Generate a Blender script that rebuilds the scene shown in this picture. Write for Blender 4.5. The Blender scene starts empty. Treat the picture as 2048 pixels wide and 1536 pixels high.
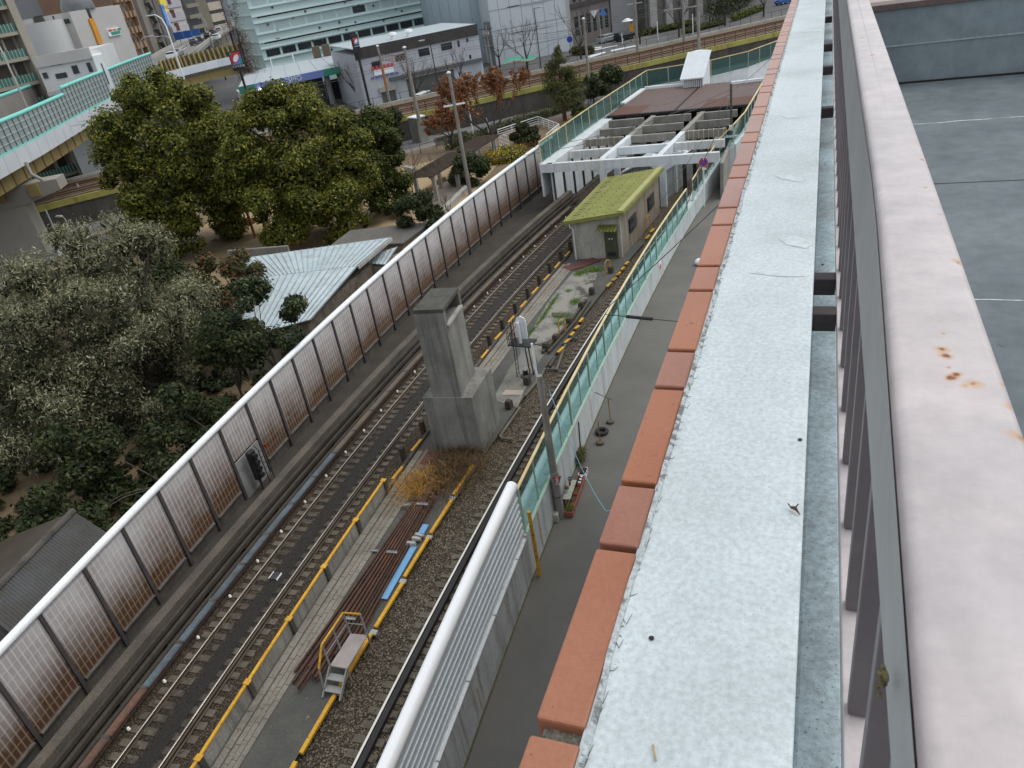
import bpy, math, random
import numpy as np
from mathutils import Vector, Matrix
random.seed(11)
RNG = np.random.default_rng(11)
SC = bpy.context.scene
COL = SC.collection
PI = math.pi
V3 = Vector

# ------------------------------------------------------------------ camera model (used for siting things on the ground)
H = 19.0
_v = np.array([456., 2632.]); _h = np.array([637., -987.])
FOC = math.sqrt(-float(_v @ _h))
_dn = np.array([_v[0], _v[1], FOC]); _dn /= np.linalg.norm(_dn)
_fy = np.array([_h[0], _h[1], FOC]); _fy /= np.linalg.norm(_fy)
_rx = np.cross(_fy, -_dn); _rx /= np.linalg.norm(_rx)
ROT = np.array([_rx, _fy, -_dn])

def ray(x, y):
    return ROT @ np.array([x - 1024., y - 768., FOC])
def P(x, y, z=0.0):
    d = ray(x, y); t = (z - H) / d[2]
    return V3((d[0] * t, d[1] * t, z))
def D(x, y, dist):
    d = ray(x, y); k = dist / math.hypot(d[0], d[1])
    return V3((d[0] * k, d[1] * k, H + d[2] * k))
def ZA(x, y, b):
    """height of the sight line over the plan point b"""
    return D(x, y, math.hypot(b[0], b[1])).z

# ------------------------------------------------------------------ mesh builder
class MB:
    def __init__(s):
        s.v = []; s.f = []
    def add(s, vs, fs):
        n = len(s.v)
        s.v.extend([tuple(p) for p in vs])
        s.f.extend([tuple(i + n for i in f) for f in fs])
        return s
    def box(s, x0, x1, y0, y1, z0, z1):
        return s.add([(x0, y0, z0), (x1, y0, z0), (x1, y1, z0), (x0, y1, z0), (x0, y0, z1), (x1, y0, z1), (x1, y1, z1), (x0, y1, z1)],
                     [(0, 3, 2, 1), (4, 5, 6, 7), (0, 1, 5, 4), (1, 2, 6, 5), (2, 3, 7, 6), (3, 0, 4, 7)])
    def obox(s, c, sx, sy, sz, rz=0.0, M=None):
        """oriented box, c = centre of its bottom"""
        R = Matrix.Rotation(rz, 3, 'Z') if M is None else M
        c = V3(c); pts = []
        for z in (0, sz):
            for (a, b) in ((-1, -1), (1, -1), (1, 1), (-1, 1)):
                pts.append(c + R @ V3((a * sx / 2, b * sy / 2, z)))
        return s.add(pts, [(0, 3, 2, 1), (4, 5, 6, 7), (0, 1, 5, 4), (1, 2, 6, 5), (2, 3, 7, 6), (3, 0, 4, 7)])
    def beam(s, p, q, w, h, up=(0, 0, 1)):
        p = V3(p); q = V3(q); d = (q - p).normalized(); up = V3(up)
        a = d.cross(up)
        if a.length < 1e-4: a = d.cross(V3((0, 1, 0)))
        a.normalize(); b = a.cross(d).normalized()
        pts = []
        for c in (p, q):
            for (i, j) in ((-1, -1), (1, -1), (1, 1), (-1, 1)):
                pts.append(c + a * (i * w / 2) + b * (j * h / 2))
        return s.add(pts, [(0, 1, 2, 3), (7, 6, 5, 4), (0, 4, 5, 1), (1, 5, 6, 2), (2, 6, 7, 3), (3, 7, 4, 0)])
    def tube(s, pts, r, n=8, cap=True):
        pts = [V3(p) for p in pts]; k = len(pts)
        rs = r if isinstance(r, (list, tuple)) else [r] * k
        t0 = (pts[1] - pts[0]).normalized()
        u = t0.cross(V3((0, 0, 1)))
        if u.length < 1e-3: u = t0.cross(V3((1, 0, 0)))
        u.normalize()
        vs = []; fs = []
        for i in range(k):
            t = (pts[min(i + 1, k - 1)] - pts[max(i - 1, 0)])
            if t.length < 1e-6: t = t0
            t.normalize()
            u = (u - t * u.dot(t))
            if u.length < 1e-5: u = t.orthogonal()
            u.normalize(); w = t.cross(u)
            for j in range(n):
                a = 2 * PI * j / n
                vs.append(pts[i] + (u * math.cos(a) + w * math.sin(a)) * rs[i])
        for i in range(k - 1):
            for j in range(n):
                a = i * n + j; b = i * n + (j + 1) % n
                fs.append((a, b, b + n, a + n))
        if cap:
            fs.append(tuple(range(n - 1, -1, -1))); fs.append(tuple(range((k - 1) * n, k * n)))
        return s.add(vs, fs)
    def cyl(s, c, r, h, n=16, r2=None):
        c = V3(c)
        return s.tube([c, c + V3((0, 0, h))], [r, r if r2 is None else r2], n)
    def prism(s, poly, z0, z1):
        n = len(poly)
        area = sum(poly[i][0] * poly[(i + 1) % n][1] - poly[(i + 1) % n][0] * poly[i][1] for i in range(n))
        if area < 0: poly = list(reversed(poly))
        f0 = (lambda p: z0) if not callable(z0) else z0
        f1 = (lambda p: z1) if not callable(z1) else z1
        vs = [(p[0], p[1], f0(p)) for p in poly] + [(p[0], p[1], f1(p)) for p in poly]
        fs = [tuple(range(n - 1, -1, -1)), tuple(range(n, 2 * n))]
        for i in range(n):
            j = (i + 1) % n
            fs.append((i, j, j + n, i + n))
        return s.add(vs, fs)
    def sweep(s, path, prof, closed=True, cap=True):
        """path: plan points (x,y[,z]); prof: (offset to the right, z)"""
        k = len(path); m = len(prof); vs = []; fs = []
        for i in range(k):
            a = path[max(i - 1, 0)]; b = path[min(i + 1, k - 1)]
            dx, dy = b[0] - a[0], b[1] - a[1]; L = math.hypot(dx, dy) or 1
            rx, ry = dy / L, -dx / L
            zz = path[i][2] if len(path[i]) > 2 else 0
            for (o, z) in prof:
                vs.append((path[i][0] + rx * o, path[i][1] + ry * o, z + zz))
        for i in range(k - 1):
            for j in range(m if closed else m - 1):
                a = i * m + j; b = i * m + (j + 1) % m
                fs.append((a, a + m, b + m, b))
        if closed and cap:
            fs.append(tuple(range(m))); fs.append(tuple(range(k * m - 1, (k - 1) * m - 1, -1)))
        return s.add(vs, fs)
    def quad(s, a, b, c, d):
        return s.add([a, b, c, d], [(0, 1, 2, 3)])
    def lathe(s, c, prof, n=16):
        vs = []; fs = []; m = len(prof)
        for (r, z) in prof:
            for j in range(n):
                a = 2 * PI * j / n
                vs.append((c[0] + r * math.cos(a), c[1] + r * math.sin(a), c[2] + z))
        for i in range(m - 1):
            for j in range(n):
                a = i * n + j; b = i * n + (j + 1) % n
                fs.append((a, b, b + n, a + n))
        fs.append(tuple(range(n - 1, -1, -1))); fs.append(tuple(range((m - 1) * n, m * n)))
        return s.add(vs, fs)
    def build(s, name, mat, parent=None, label=None, cat=None, group=None, kind=None, smooth=False, uv=None, bevel=0, sharp=35, origin=None):
        me = bpy.data.meshes.new(name)
        A = np.array(s.v, dtype=float)
        if origin is None:
            lo = A.min(0); hi = A.max(0); og = np.array([(lo[0] + hi[0]) / 2, (lo[1] + hi[1]) / 2, lo[2]])
        else: og = np.array(origin, dtype=float)
        B = A - og
        me.from_pydata([tuple(p) for p in B], [], s.f)
        if uv:
            ul = me.uv_layers.new(name='UVMap')
            li = np.zeros(len(me.loops), dtype=np.int32); me.loops.foreach_get('vertex_index', li)
            U = np.array([uv(p) for p in s.v]); ul.data.foreach_set('uv', U[li].astype(np.float32).ravel())
        me.materials.append(mat)
        if smooth:
            me.polygons.foreach_set('use_smooth', [True] * len(me.polygons))
            try: me.set_sharp_from_angle(angle=math.radians(sharp))
            except Exception: pass
        o = bpy.data.objects.new(name, me); COL.objects.link(o)
        o['_w'] = [float(x) for x in og]
        pw = np.array(parent['_w']) if parent is not None else np.zeros(3)
        o.location = og - pw
        if parent is not None: o.parent = parent
        setp(o, label, cat, group, kind)
        if bevel:
            b = o.modifiers.new('Bevel', 'BEVEL'); b.width = bevel; b.segments = 2; b.limit_method = 'ANGLE'; b.angle_limit = math.radians(40)
        return o

def setp(o, label=None, cat=None, group=None, kind=None):
    if label: o['label'] = label
    if cat: o['category'] = cat
    if group: o['group'] = group
    if kind: o['kind'] = kind
    return o

def thing(name, loc, label, cat, group=None):
    o = bpy.data.objects.new(name, None); COL.objects.link(o)
    o.empty_display_size = 0.3
    o.location = V3(loc); o['_w'] = [float(x) for x in loc]
    return setp(o, label, cat, group)

def dup(o, loc, rz=None, label=None, group=None):
    def rec(src, par):
        c = src.copy(); COL.objects.link(c)
        if par is not None: c.parent = par
        for ch in [x for x in COL.objects if x.parent == src]:
            rec(ch, c)
        return c
    r = rec(o, None)
    r.location = V3(loc)
    r['_w'] = [float(x) for x in loc]
    if rz is not None: r.rotation_euler = (0, 0, rz)
    if label: r['label'] = label
    if group: r['group'] = group
    return r

# ------------------------------------------------------------------ materials
def _mk(name):
    m = bpy.data.materials.new(name); m.use_nodes = True
    nt = m.node_tree; b = nt.nodes['Principled BSDF']
    return m, nt, b
def _node(nt, t, **kw):
    n = nt.nodes.new(t)
    for k, v in kw.items(): setattr(n, k, v)
    return n
def _col(c): return (c[0], c[1], c[2], 1.0)
def _mix(nt, fac, a, b, mode='MIX'):
    n = _node(nt, 'ShaderNodeMix', data_type='RGBA', blend_type=mode)
    for sock, val in ((n.inputs[0], fac), (n.inputs[6], a), (n.inputs[7], b)):
        if hasattr(val, 'is_linked') or hasattr(val, 'links'): nt.links.new(val, sock)
        else: sock.default_value = val if not isinstance(val, tuple) or len(val) == 4 else _col(val)
    return n.outputs[2]
def _noise(nt, vec, scale, detail=4, rough=.6):
    n = _node(nt, 'ShaderNodeTexNoise'); n.inputs['Scale'].default_value = scale
    n.inputs['Detail'].default_value = detail; n.inputs['Roughness'].default_value = rough
    nt.links.new(vec, n.inputs['Vector']); return n.outputs['Fac']
def _ramp(nt, fac, lo, hi):
    n = _node(nt, 'ShaderNodeMapRange'); n.inputs[1].default_value = lo; n.inputs[2].default_value = hi
    n.clamp = True
    nt.links.new(fac, n.inputs[0]); return n.outputs[0]
def _math(nt, op, a, b=None):
    n = _node(nt, 'ShaderNodeMath', operation=op)
    for i, x in enumerate((a, b)):
        if x is None: continue
        if hasattr(x, 'links'): nt.links.new(x, n.inputs[i])
        else: n.inputs[i].default_value = x
    return n.outputs[0]
def _map(nt, vec, scale):
    n = _node(nt, 'ShaderNodeMapping'); n.inputs['Scale'].default_value = scale
    nt.links.new(vec, n.inputs['Vector']); return n.outputs[0]

def M(name, c, c2=None, s=1.5, rough=.75, metal=0., fine=.18, fs=25., bump=.0, bs=40., streak=None, sk=.5, ss=3., spot=None, sps=30., spt=.62, cell=None, cs=30., coord='pos', spec=.4, contrast=(.35, .65), bd=.02):
    m, nt, b = _mk(name)
    if coord == 'pos': vec = _node(nt, 'ShaderNodeNewGeometry').outputs['Position']
    else: vec = _node(nt, 'ShaderNodeTexCoord').outputs['Object']
    col = _col(c)
    if c2 is not None:
        f = _ramp(nt, _noise(nt, vec, s, 5), *contrast)
        col = _mix(nt, f, col, _col(c2))
    if cell is not None:      # gravel-like cells of two further colours
        vo = _node(nt, 'ShaderNodeTexVoronoi'); vo.inputs['Scale'].default_value = cs
        nt.links.new(vec, vo.inputs['Vector'])
        sp = _node(nt, 'ShaderNodeSeparateColor'); nt.links.new(vo.outputs['Color'], sp.inputs[0])
        col = _mix(nt, _ramp(nt, sp.outputs[0], .3, .95), col, _col(cell[0]))
        col = _mix(nt, _ramp(nt, sp.outputs[1], .72, .8), col, _col(cell[1]))
        col = _mix(nt, _ramp(nt, vo.outputs['Distance'], .25, .75), col, _col(tuple(x * .25 for x in c)))
    if streak is not None:    # rain streaks running down the face
        f = _ramp(nt, _noise(nt, _map(nt, vec, (ss, ss, ss * .06)), 1.0, 6, .7), .5, .72)
        f = _math(nt, 'MULTIPLY', f, sk)
        col = _mix(nt, f, col, _col(streak))
    if fine:
        f = _noise(nt, vec, fs, 4, .7)
        g = _node(nt, 'ShaderNodeMapRange'); g.inputs[3].default_value = 1 - fine * 1.6; g.inputs[4].default_value = 1 + fine * 1.6
        g.inputs[1].default_value = .25; g.inputs[2].default_value = .75
        nt.links.new(f, g.inputs[0])
        cc = _node(nt, 'ShaderNodeCombineColor')
        for i in range(3): nt.links.new(g.outputs[0], cc.inputs[i])
        col = _mix(nt, 1.0, col, cc.outputs[0], 'MULTIPLY')
    if spot is not None:
        f = _ramp(nt, _noise(nt, vec, sps, 3, .55), spt, spt + .06)
        col = _mix(nt, f, col, _col(spot))
    if hasattr(col, 'links'): nt.links.new(col, b.inputs['Base Color'])
    else: b.inputs['Base Color'].default_value = col
    b.inputs['Roughness'].default_value = rough; b.inputs['Metallic'].default_value = metal
    b.inputs['Specular IOR Level'].default_value = spec
    if bump:
        bn = _node(nt, 'ShaderNodeBump'); bn.inputs['Strength'].default_value = bump; bn.inputs['Distance'].default_value = bd
        src = _noise(nt, vec, bs, 5, .65)
        if cell is not None: src = _math(nt, 'SUBTRACT', src, vo.outputs['Distance'])
        nt.links.new(src, bn.inputs['Height']); nt.links.new(bn.outputs[0], b.inputs['Normal'])
    return m

def leafmat(name, c1, c2, c3=None, s=.35, trans=.25):
    m, nt, b = _mk(name)
    geo = _node(nt, 'ShaderNodeNewGeometry')
    r = geo.outputs['Random Per Island']
    f = _ramp(nt, _noise(nt, geo.outputs['Position'], s, 3), .38, .62)
    a = _mix(nt, f, _col(c1), _col(c2))
    col = _mix(nt, _ramp(nt, r, .55, .95), a, _col(c3 or c2))
    v = _node(nt, 'ShaderNodeHueSaturation'); nt.links.new(col, v.inputs['Color'])
    g = _node(nt, 'ShaderNodeMapRange'); g.inputs[3].default_value = .6; g.inputs[4].default_value = 1.4
    nt.links.new(r, g.inputs[0]); nt.links.new(g.outputs[0], v.inputs['Value'])
    nt.links.new(v.outputs[0], b.inputs['Base Color'])
    b.inputs['Roughness'].default_value = .6; b.inputs['Specular IOR Level'].default_value = .25
    t = _node(nt, 'ShaderNodeBsdfTranslucent'); nt.links.new(v.outputs[0], t.inputs['Color'])
    mx = _node(nt, 'ShaderNodeMixShader'); mx.inputs[0].default_value = trans
    nt.links.new(b.outputs[0], mx.inputs[1]); nt.links.new(t.outputs[0], mx.inputs[2])
    nt.links.new(mx.outputs[0], nt.nodes['Material Output'].inputs['Surface'])
    return m

def glass(name, tint, alpha, rough=.15, through=(.8, .9, .9)):
    m, nt, b = _mk(name)
    b.inputs['Base Color'].default_value = _col(tint); b.inputs['Roughness'].default_value = rough
    t = _node(nt, 'ShaderNodeBsdfTransparent'); t.inputs[0].default_value = _col(through)
    mx = _node(nt, 'ShaderNodeMixShader'); mx.inputs[0].default_value = alpha
    nt.links.new(t.outputs[0], mx.inputs[1]); nt.links.new(b.outputs[0], mx.inputs[2])
    nt.links.new(mx.outputs[0], nt.nodes['Material Output'].inputs['Surface'])
    return m

def emis(name, c, k):
    m, nt, b = _mk(name)
    b.inputs['Base Color'].default_value = _col(c); b.inputs['Emission Color'].default_value = _col(c); b.inputs['Emission Strength'].default_value = k
    return m

def text(body, name, mat, parent, origin, xdir, updir, size, thick=.01, align='CENTER'):
    cu = bpy.data.curves.new(name, 'FONT'); cu.body = body; cu.size = size; cu.extrude = thick
    cu.align_x = align; cu.align_y = 'CENTER'; cu.resolution_u = 3
    tmp = bpy.data.objects.new(name, cu); COL.objects.link(tmp)
    dg = bpy.context.evaluated_depsgraph_get()
    me = bpy.data.meshes.new_from_object(tmp.evaluated_get(dg)); COL.objects.unlink(tmp); bpy.data.objects.remove(tmp)
    x = V3(xdir).normalized(); u = V3(updir); u = (u - x * u.dot(x)).normalized(); n = x.cross(u)
    R = Matrix((x, u, n)).transposed()
    me.transform(R.to_4x4())
    me.materials.clear(); me.materials.append(mat)
    o = bpy.data.objects.new(name, me); COL.objects.link(o)
    pw = V3(parent['_w']) if parent is not None else V3((0, 0, 0))
    o.location = V3(origin) - pw; o.parent = parent; o['_w'] = [float(q) for q in origin]
    return o

# ------------------------------------------------------------------ foliage
def leaves(blobs, n, size, aspect=.5, inner=.55, up=.35, jit=.5, seed=1, droop=0.):
    """blobs: (x,y,z,rx,ry,rz); returns an MB full of small leaf faces spread through the outer shell of each blob"""
    r = np.random.default_rng(seed)
    B = np.array(blobs, dtype=float)
    w = (B[:, 3] * B[:, 4] * B[:, 5]) ** (2 / 3.); w /= w.sum()
    k = r.choice(len(B), n, p=w)
    d = r.normal(size=(n, 3)); d /= np.linalg.norm(d, axis=1)[:, None]
    rad = inner + (1 - inner) * r.random(n) ** .6
    rad *= 1 + .12 * r.normal(size=n)
    C = B[k, :3] + d * B[k, 3:] * rad[:, None]
    nrm = d * .8 + r.normal(size=(n, 3)) * jit + np.array([0, 0, up]); nrm /= np.linalg.norm(nrm, axis=1)[:, None]
    t = r.normal(size=(n, 3)); t[:, 2] -= droop; t -= nrm * (t * nrm).sum(1)[:, None]; t /= np.linalg.norm(t, axis=1)[:, None] + 1e-9
    b = np.cross(nrm, t)
    s = size * (.6 + .8 * r.random(n))
    a0 = C - t * s[:, None]; a2 = C + t * s[:, None]
    a1 = C + b * (s * aspect)[:, None]; a3 = C - b * (s * aspect)[:, None]
    Vt = np.stack([a0, a1, a2, a3], 1).reshape(-1, 3)
    mb = MB(); mb.v = [tuple(p) for p in Vt]; mb.f = [(4 * i, 4 * i + 1, 4 * i + 2, 4 * i + 3) for i in range(n)]
    return mb

def crown(c, rx, ry, rz, m, rr, seed=1, low=-.5):
    """clumps over an ellipsoid: list of blobs"""
    r = np.random.default_rng(seed); out = []
    i = 0
    while len(out) < m and i < 4000:
        i += 1
        d = r.normal(size=3); d /= np.linalg.norm(d)
        if d[2] < low: continue
        q = .55 + .45 * r.random() ** .5
        s = rr * (.65 + .7 * r.random())
        out.append((c[0] + d[0] * (rx - s * .6) * q, c[1] + d[1] * (ry - s * .6) * q, c[2] + d[2] * (rz - s * .5) * q, s, s, s * .78))
    return out

def branching(mb, p, d, L, r, depth, rng, spread=.55, n=5, shrink=.72, kids=(2, 3), up=.15):
    q = [V3(p)]; dd = V3(d).normalized()
    for i in range(3):
        dd = (dd + V3(rng.normal(size=3) * .10) + V3((0, 0, up * .3))).normalized()
        q.append(q[-1] + dd * L / 3)
    mb.tube(q, [r, r * .88, r * .76, r * .64], n, cap=False)
    if depth == 0: return
    for j in range(rng.integers(kids[0], kids[1] + 1)):
        s = V3(rng.normal(size=3)).normalized()
        e = (dd + s * spread * (.7 + .6 * rng.random()) + V3((0, 0, up))).normalized()
        st = q[2 if rng.random() < .4 else 3]
        branching(mb, st, e, L * shrink * (.8 + .4 * rng.random()), r * .58, depth - 1, rng, spread, max(3, n - 1), shrink, kids, up)

def tree(name, label, base, hgt, blobs, leafm, nl, size, trunk_r=.3, cat='tree', group=None, aspect=.5, seed=1, nb=7, lean=(0, 0), inner=.5, bark=None, up=.35, droop=0., jit=.5):
    t = thing(name, base, label, cat, group)
    b = V3(base); rg = random.Random(seed)
    mb = MB()
    cz = sum(q[2] for q in blobs) / len(blobs); cx = sum(q[0] for q in blobs) / len(blobs); cy = sum(q[1] for q in blobs) / len(blobs)
    fork = b + V3((lean[0] * .4, lean[1] * .4, (cz - b.z) * .45))
    mb.tube([b - V3((0, 0, .1)), b + (fork - b) * .5 + V3((.08, -.05, 0)), fork], [trunk_r * 1.25, trunk_r, trunk_r * .85], 9)
    mb.build('trunk', bark or MAT['bark'], t, smooth=True)
    lm = MB()
    pick = rg.sample(list(blobs), min(nb, len(blobs)))
    for q in pick:
        e = V3(q[:3]); m_ = fork + (e - fork) * .5 + V3((rg.uniform(-.3, .3), rg.uniform(-.3, .3), .25 * (e - fork).length * .3))
        lm.tube([fork - V3((0, 0, .15)), m_, e], [trunk_r * .55, trunk_r * .32, trunk_r * .1], 6, cap=False)
    lm.build('limbs', bark or MAT['bark'], t, smooth=True)
    leaves(blobs, nl, size, aspect, inner, up, jit, seed, droop).build('crown', leafm, t)
    return t
MAT = {}
# ------------------------------------------------------------------ camera, sky, sun
cam = bpy.data.cameras.new('camera'); co = bpy.data.objects.new('camera', cam); COL.objects.link(co)
cam.sensor_width = 36; cam.lens = FOC / 2048 * 36; cam.clip_start = .02; cam.clip_end = 6000
Rm = Matrix(((ROT[0][0], -ROT[0][1], -ROT[0][2]), (ROT[1][0], -ROT[1][1], -ROT[1][2]), (ROT[2][0], -ROT[2][1], -ROT[2][2])))
co.matrix_world = Matrix.Translation((0, 0, H)) @ Rm.to_4x4()
cam.dof.use_dof = True; cam.dof.focus_distance = 30
cam.dof.aperture_fstop = 30.0
SC.camera = co
SUN_EL, SUN_AZ = math.radians(60), math.radians(60)   # azimuth measured from +y towards +x
w = bpy.data.worlds.new('World'); SC.world = w; w.use_nodes = True
nt = w.node_tree; bg = nt.nodes['Background']
sky = _node(nt, 'ShaderNodeTexSky', sky_type='NISHITA')
sky.sun_disc = False; sky.sun_elevation = SUN_EL; sky.sun_rotation = SUN_AZ
sky.air_density = 1.0; sky.dust_density = 2.5; sky.ozone_density = 1.0
hs = _node(nt, 'ShaderNodeHueSaturation'); hs.inputs['Saturation'].default_value = .28
nt.links.new(sky.outputs[0], hs.inputs['Color'])
tc = _node(nt, 'ShaderNodeTexCoord')
cl = _noise(nt, _map(nt, tc.outputs['Generated'], (2, 2, 5)), 1.6, 5, .6)
cm = _node(nt, 'ShaderNodeMapRange'); cm.inputs[1].default_value = .3; cm.inputs[2].default_value = .7; cm.inputs[3].default_value = .9; cm.inputs[4].default_value = 1.25
nt.links.new(cl, cm.inputs[0])
cc = _node(nt, 'ShaderNodeCombineColor')
for i in range(3): nt.links.new(cm.outputs[0], cc.inputs[i])
nt.links.new(_mix(nt, 1.0, _mix(nt, .55, hs.outputs[0], (4.9, 5.15, 5.4, 1)), cc.outputs[0], 'MULTIPLY'), bg.inputs['Color'])
bg.inputs['Strength'].default_value = .15
sl = bpy.data.lights.new('sun', 'SUN'); sl.energy = 1.1; sl.angle = math.radians(40); sl.color = (1, .96, .9)
so = bpy.data.objects.new('sun', sl); COL.objects.link(so)
sd = V3((math.sin(SUN_AZ) * math.cos(SUN_EL), math.cos(SUN_AZ) * math.cos(SUN_EL), math.sin(SUN_EL)))
so.rotation_euler = sd.to_track_quat('Z', 'Y').to_euler(); so.location = (0, 0, 60)
vs = SC.view_settings; vs.view_transform = 'Standard'; vs.look = 'None'; vs.exposure = .36; vs.gamma = 1.0

# ------------------------------------------------------------------ shared materials
m_ = MAT
m_['bark'] = M('bark', (.055, .045, .035), (.10, .085, .065), 4, .9, fine=.3, fs=18, bump=.4)
m_['conc'] = M('weathered_concrete', (.25, .245, .225), (.17, .165, .15), .7, .9, fine=.18, fs=20, streak=(.05, .05, .045), sk=.75, ss=2.2, bump=.15)
m_['conc_dark'] = M('dark_concrete', (.06, .055, .048), (.10, .092, .08), .8, .9, fine=.25, fs=14, streak=(.025, .022, .02), sk=.7)
m_['conc_lt'] = M('light_concrete', (.42, .41, .38), (.30, .29, .27), .6, .85, fine=.12, fs=15, streak=(.16, .15, .13), sk=.5, ss=2.5)
m_['white'] = M('white_paint', (.72, .76, .78), (.60, .64, .66), .9, .55, fine=.08, fs=10, streak=(.33, .33, .32), sk=.45, ss=3.5)
m_['white_clean'] = M('white_metal', (.80, .83, .85), (.72, .75, .77), .8, .35, fine=.05, fs=8)
m_['steel_dk'] = M('dark_steel', (.035, .033, .034), (.06, .052, .048), 2, .55, fine=.2)
m_['black'] = M('black_paint', (.012, .012, .013), (.025, .025, .025), 3, .5, fine=.1)
m_['yellow'] = M('yellow_paint', (.60, .33, .02), (.48, .25, .02), 2.2, .5, fine=.2, fs=12, spot=(.12, .08, .03), sps=9, spt=.64)
m_['rust'] = M('rusty_steel', (.10, .045, .025), (.055, .03, .022), 2.5, .85, fine=.3, fs=16, bump=.2)
m_['rust_dk'] = M('dark_rusty_steel', (.05, .028, .021), (.075, .038, .025), 2.0, .8, fine=.3, fs=16)
m_['rail'] = M('railhead', (.50, .48, .44), (.34, .30, .26), 1.2, .28, .9, fine=.1)
m_['pole'] = M('concrete_pole', (.27, .26, .235), (.20, .19, .17), 1.0, .85, fine=.12, streak=(.1, .09, .08), sk=.5)
m_['green_fence'] = M('green_steel', (.30, .42, .36), (.36, .44, .36), 1.4, .55, fine=.15, spot=(.25, .14, .06), sps=3.5, spt=.66)
m_['cream'] = M('yellowed_rail_paint', (.66, .58, .34), (.60, .44, .2), 1.1, .5, fine=.15)
m_['mesh'] = glass('green_mesh', (.18, .29, .28), .16, .5, (.72, .86, .84))
m_['mesh2'] = glass('tinted_panel', (.12, .21, .20), .32, .3, (.55, .72, .70))
m_['window'] = M('window_glass', (.02, .025, .03), (.035, .045, .05), .5, .12, fine=0, spec=.6)

# ------------------------------------------------------------------ the building we stand on
DP = 1.05; ZP = H - DP
bx0, bx1, bz0, bz1 = -.354 * DP, -.277 * DP, .008, .096
Y0, Y1 = -2.5, 26.0
mt_par = M('parapet_paint', (.60, .67, .69), (.43, .48, .485), 1.3, .75, fine=.13, fs=85, spot=(.26, .28, .27), sps=330, spt=.66, bump=.15, bs=200, bd=.004, contrast=(.42, .78))
mt_ledge = M('ledge_paint', (.36, .45, .49), (.19, .22, .225), 2.2, .7, fine=.22, fs=55, spot=(.10, .10, .09), sps=150, spt=.62, bump=.35, bs=70, bd=.006)
mt_tile = M('terracotta_coping', (.32, .12, .065), (.36, .155, .09), 1.6, .28, fine=.08, fs=120, spot=(.10, .05, .035), sps=85, spt=.69)
mt_facade = M('facade_tile', (.40, .33, .28), (.34, .28, .24), .8, .7, fine=.1)
mt_deck = M('roof_waterproofing', (.135, .165, .178), (.085, .108, .12), .9, .6, fine=.16, fs=7, spot=(.05, .055, .06), sps=16, spt=.71)
mt_crack = M('old_sealant', (.48, .53, .54), (.20, .21, .21), 30, .9, fine=.3, fs=90, contrast=(.5, .58), bump=.5, bs=90)
bld = thing('apartment_building', (6, 11, 0), 'building the photo is taken from, white painted parapet with terracotta coping along its roof edge', 'building')
MB().box(bx0 + .03, 12, Y0, Y1, 0, H - 2.05).build('wall', mt_facade, bld)
MB().box(bx1 - .004, bz0, Y0, Y1, H - 2.0, ZP).build('parapet', mt_par, bld, bevel=.006)
MB().box(bx0 + .02, bx1 - .005, Y0, Y1, H - 2.0, ZP - .03).build('coping_bed', M('mortar_bed', (.13, .12, .10), (.2, .18, .15), 60, .95, fine=.3, fs=120), bld)
MB().box(bz0 + .001, bz1, Y0, 22, H - 2.0, ZP - .29).build('ledge', mt_ledge, bld, bevel=.008)
MB().box(bz1 + .002, .155, Y0, 22, H - 2.0, ZP - .37).build('gutter', mt_ledge, bld)
mb = MB()
r = random.Random(3)
path = []
y = Y0
while y < 20:
    path.append((bx1 + .004 + r.uniform(-.003, .004), y)); y += .09
mb.sweep(path, [(-.004, ZP - .004), (.009, ZP - .004), (.007, ZP + .004), (-.002, ZP + .007)])
mb.build('sealant_bead', mt_crack, bld)
mb = MB()
yy = .35
while yy < 5.5:                                     # short cracks that branch off the bead
    L = r.uniform(.004, .014)
    x0_ = bx1 + .010
    a = (x0_, yy, ZP + .0015); b_ = (x0_ + L * .6, yy + r.uniform(-.012, .006), ZP + .0015); c_ = (x0_ + L, yy + r.uniform(-.004, .02), ZP + .0015)
    mb.tube([a, b_, c_], [.0007, .0006, .0003], 4, False); yy += r.uniform(.012, .06) * (1 + yy * .3)
mb.build('paint_crack', M('paint_crack', (.03, .03, .03), rough=.9, fine=0), bld)
# coping tiles: a long and a short one alternate
y = .656 * DP; seq = []; k = 0
ys = [y]
while ys[-1] < 24:
    ys.append(ys[-1] + (.387 if k % 2 == 0 else .193) * DP); k += 1
yb = [.628 * DP]; k = 0
while yb[-1] > Y0 + .3:
    yb.append(yb[-1] - (.193 if k % 2 == 0 else .387) * DP); k += 1
spans = [(ys[i], ys[i + 1] - .017) for i in range(len(ys) - 1)] + [(yb[i + 1] + .017, yb[i]) for i in range(len(yb) - 1)]
tilemats = [mt_tile, M('terracotta_coping_pale', (.32, .15, .105), (.27, .11, .072), 2.2, .26, fine=.08, fs=120, spot=(.5, .42, .36), sps=18, spt=.70),
            M('terracotta_coping_orange', (.36, .14, .07), (.32, .115, .058), 2.0, .28, fine=.10, fs=110, spot=(.12, .06, .04), sps=40, spt=.67)]
for i, (a, b_) in enumerate(spans[:100]):
    q = MB(); q.box(bx0, bx1, a, b_, ZP - .075, ZP + .004)
    q.build('coping_tile', tilemats[(i * 7 + i // 3) % 3], bld, bevel=.005)
MB().box(bx0 + .012, bx1, .626 * DP, .658 * DP, ZP - .09, ZP - .018).build('mortar_joint', M('mortar', (.13, .12, .10), (.22, .20, .16), 60, .95, fine=.3, fs=120, bump=.6, bs=120), bld)
ZD = H - 1.8
MB().box(.156, 11.8, Y0, 9.06, ZD - .25, ZD).build('roof_deck', mt_deck, bld)
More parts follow.
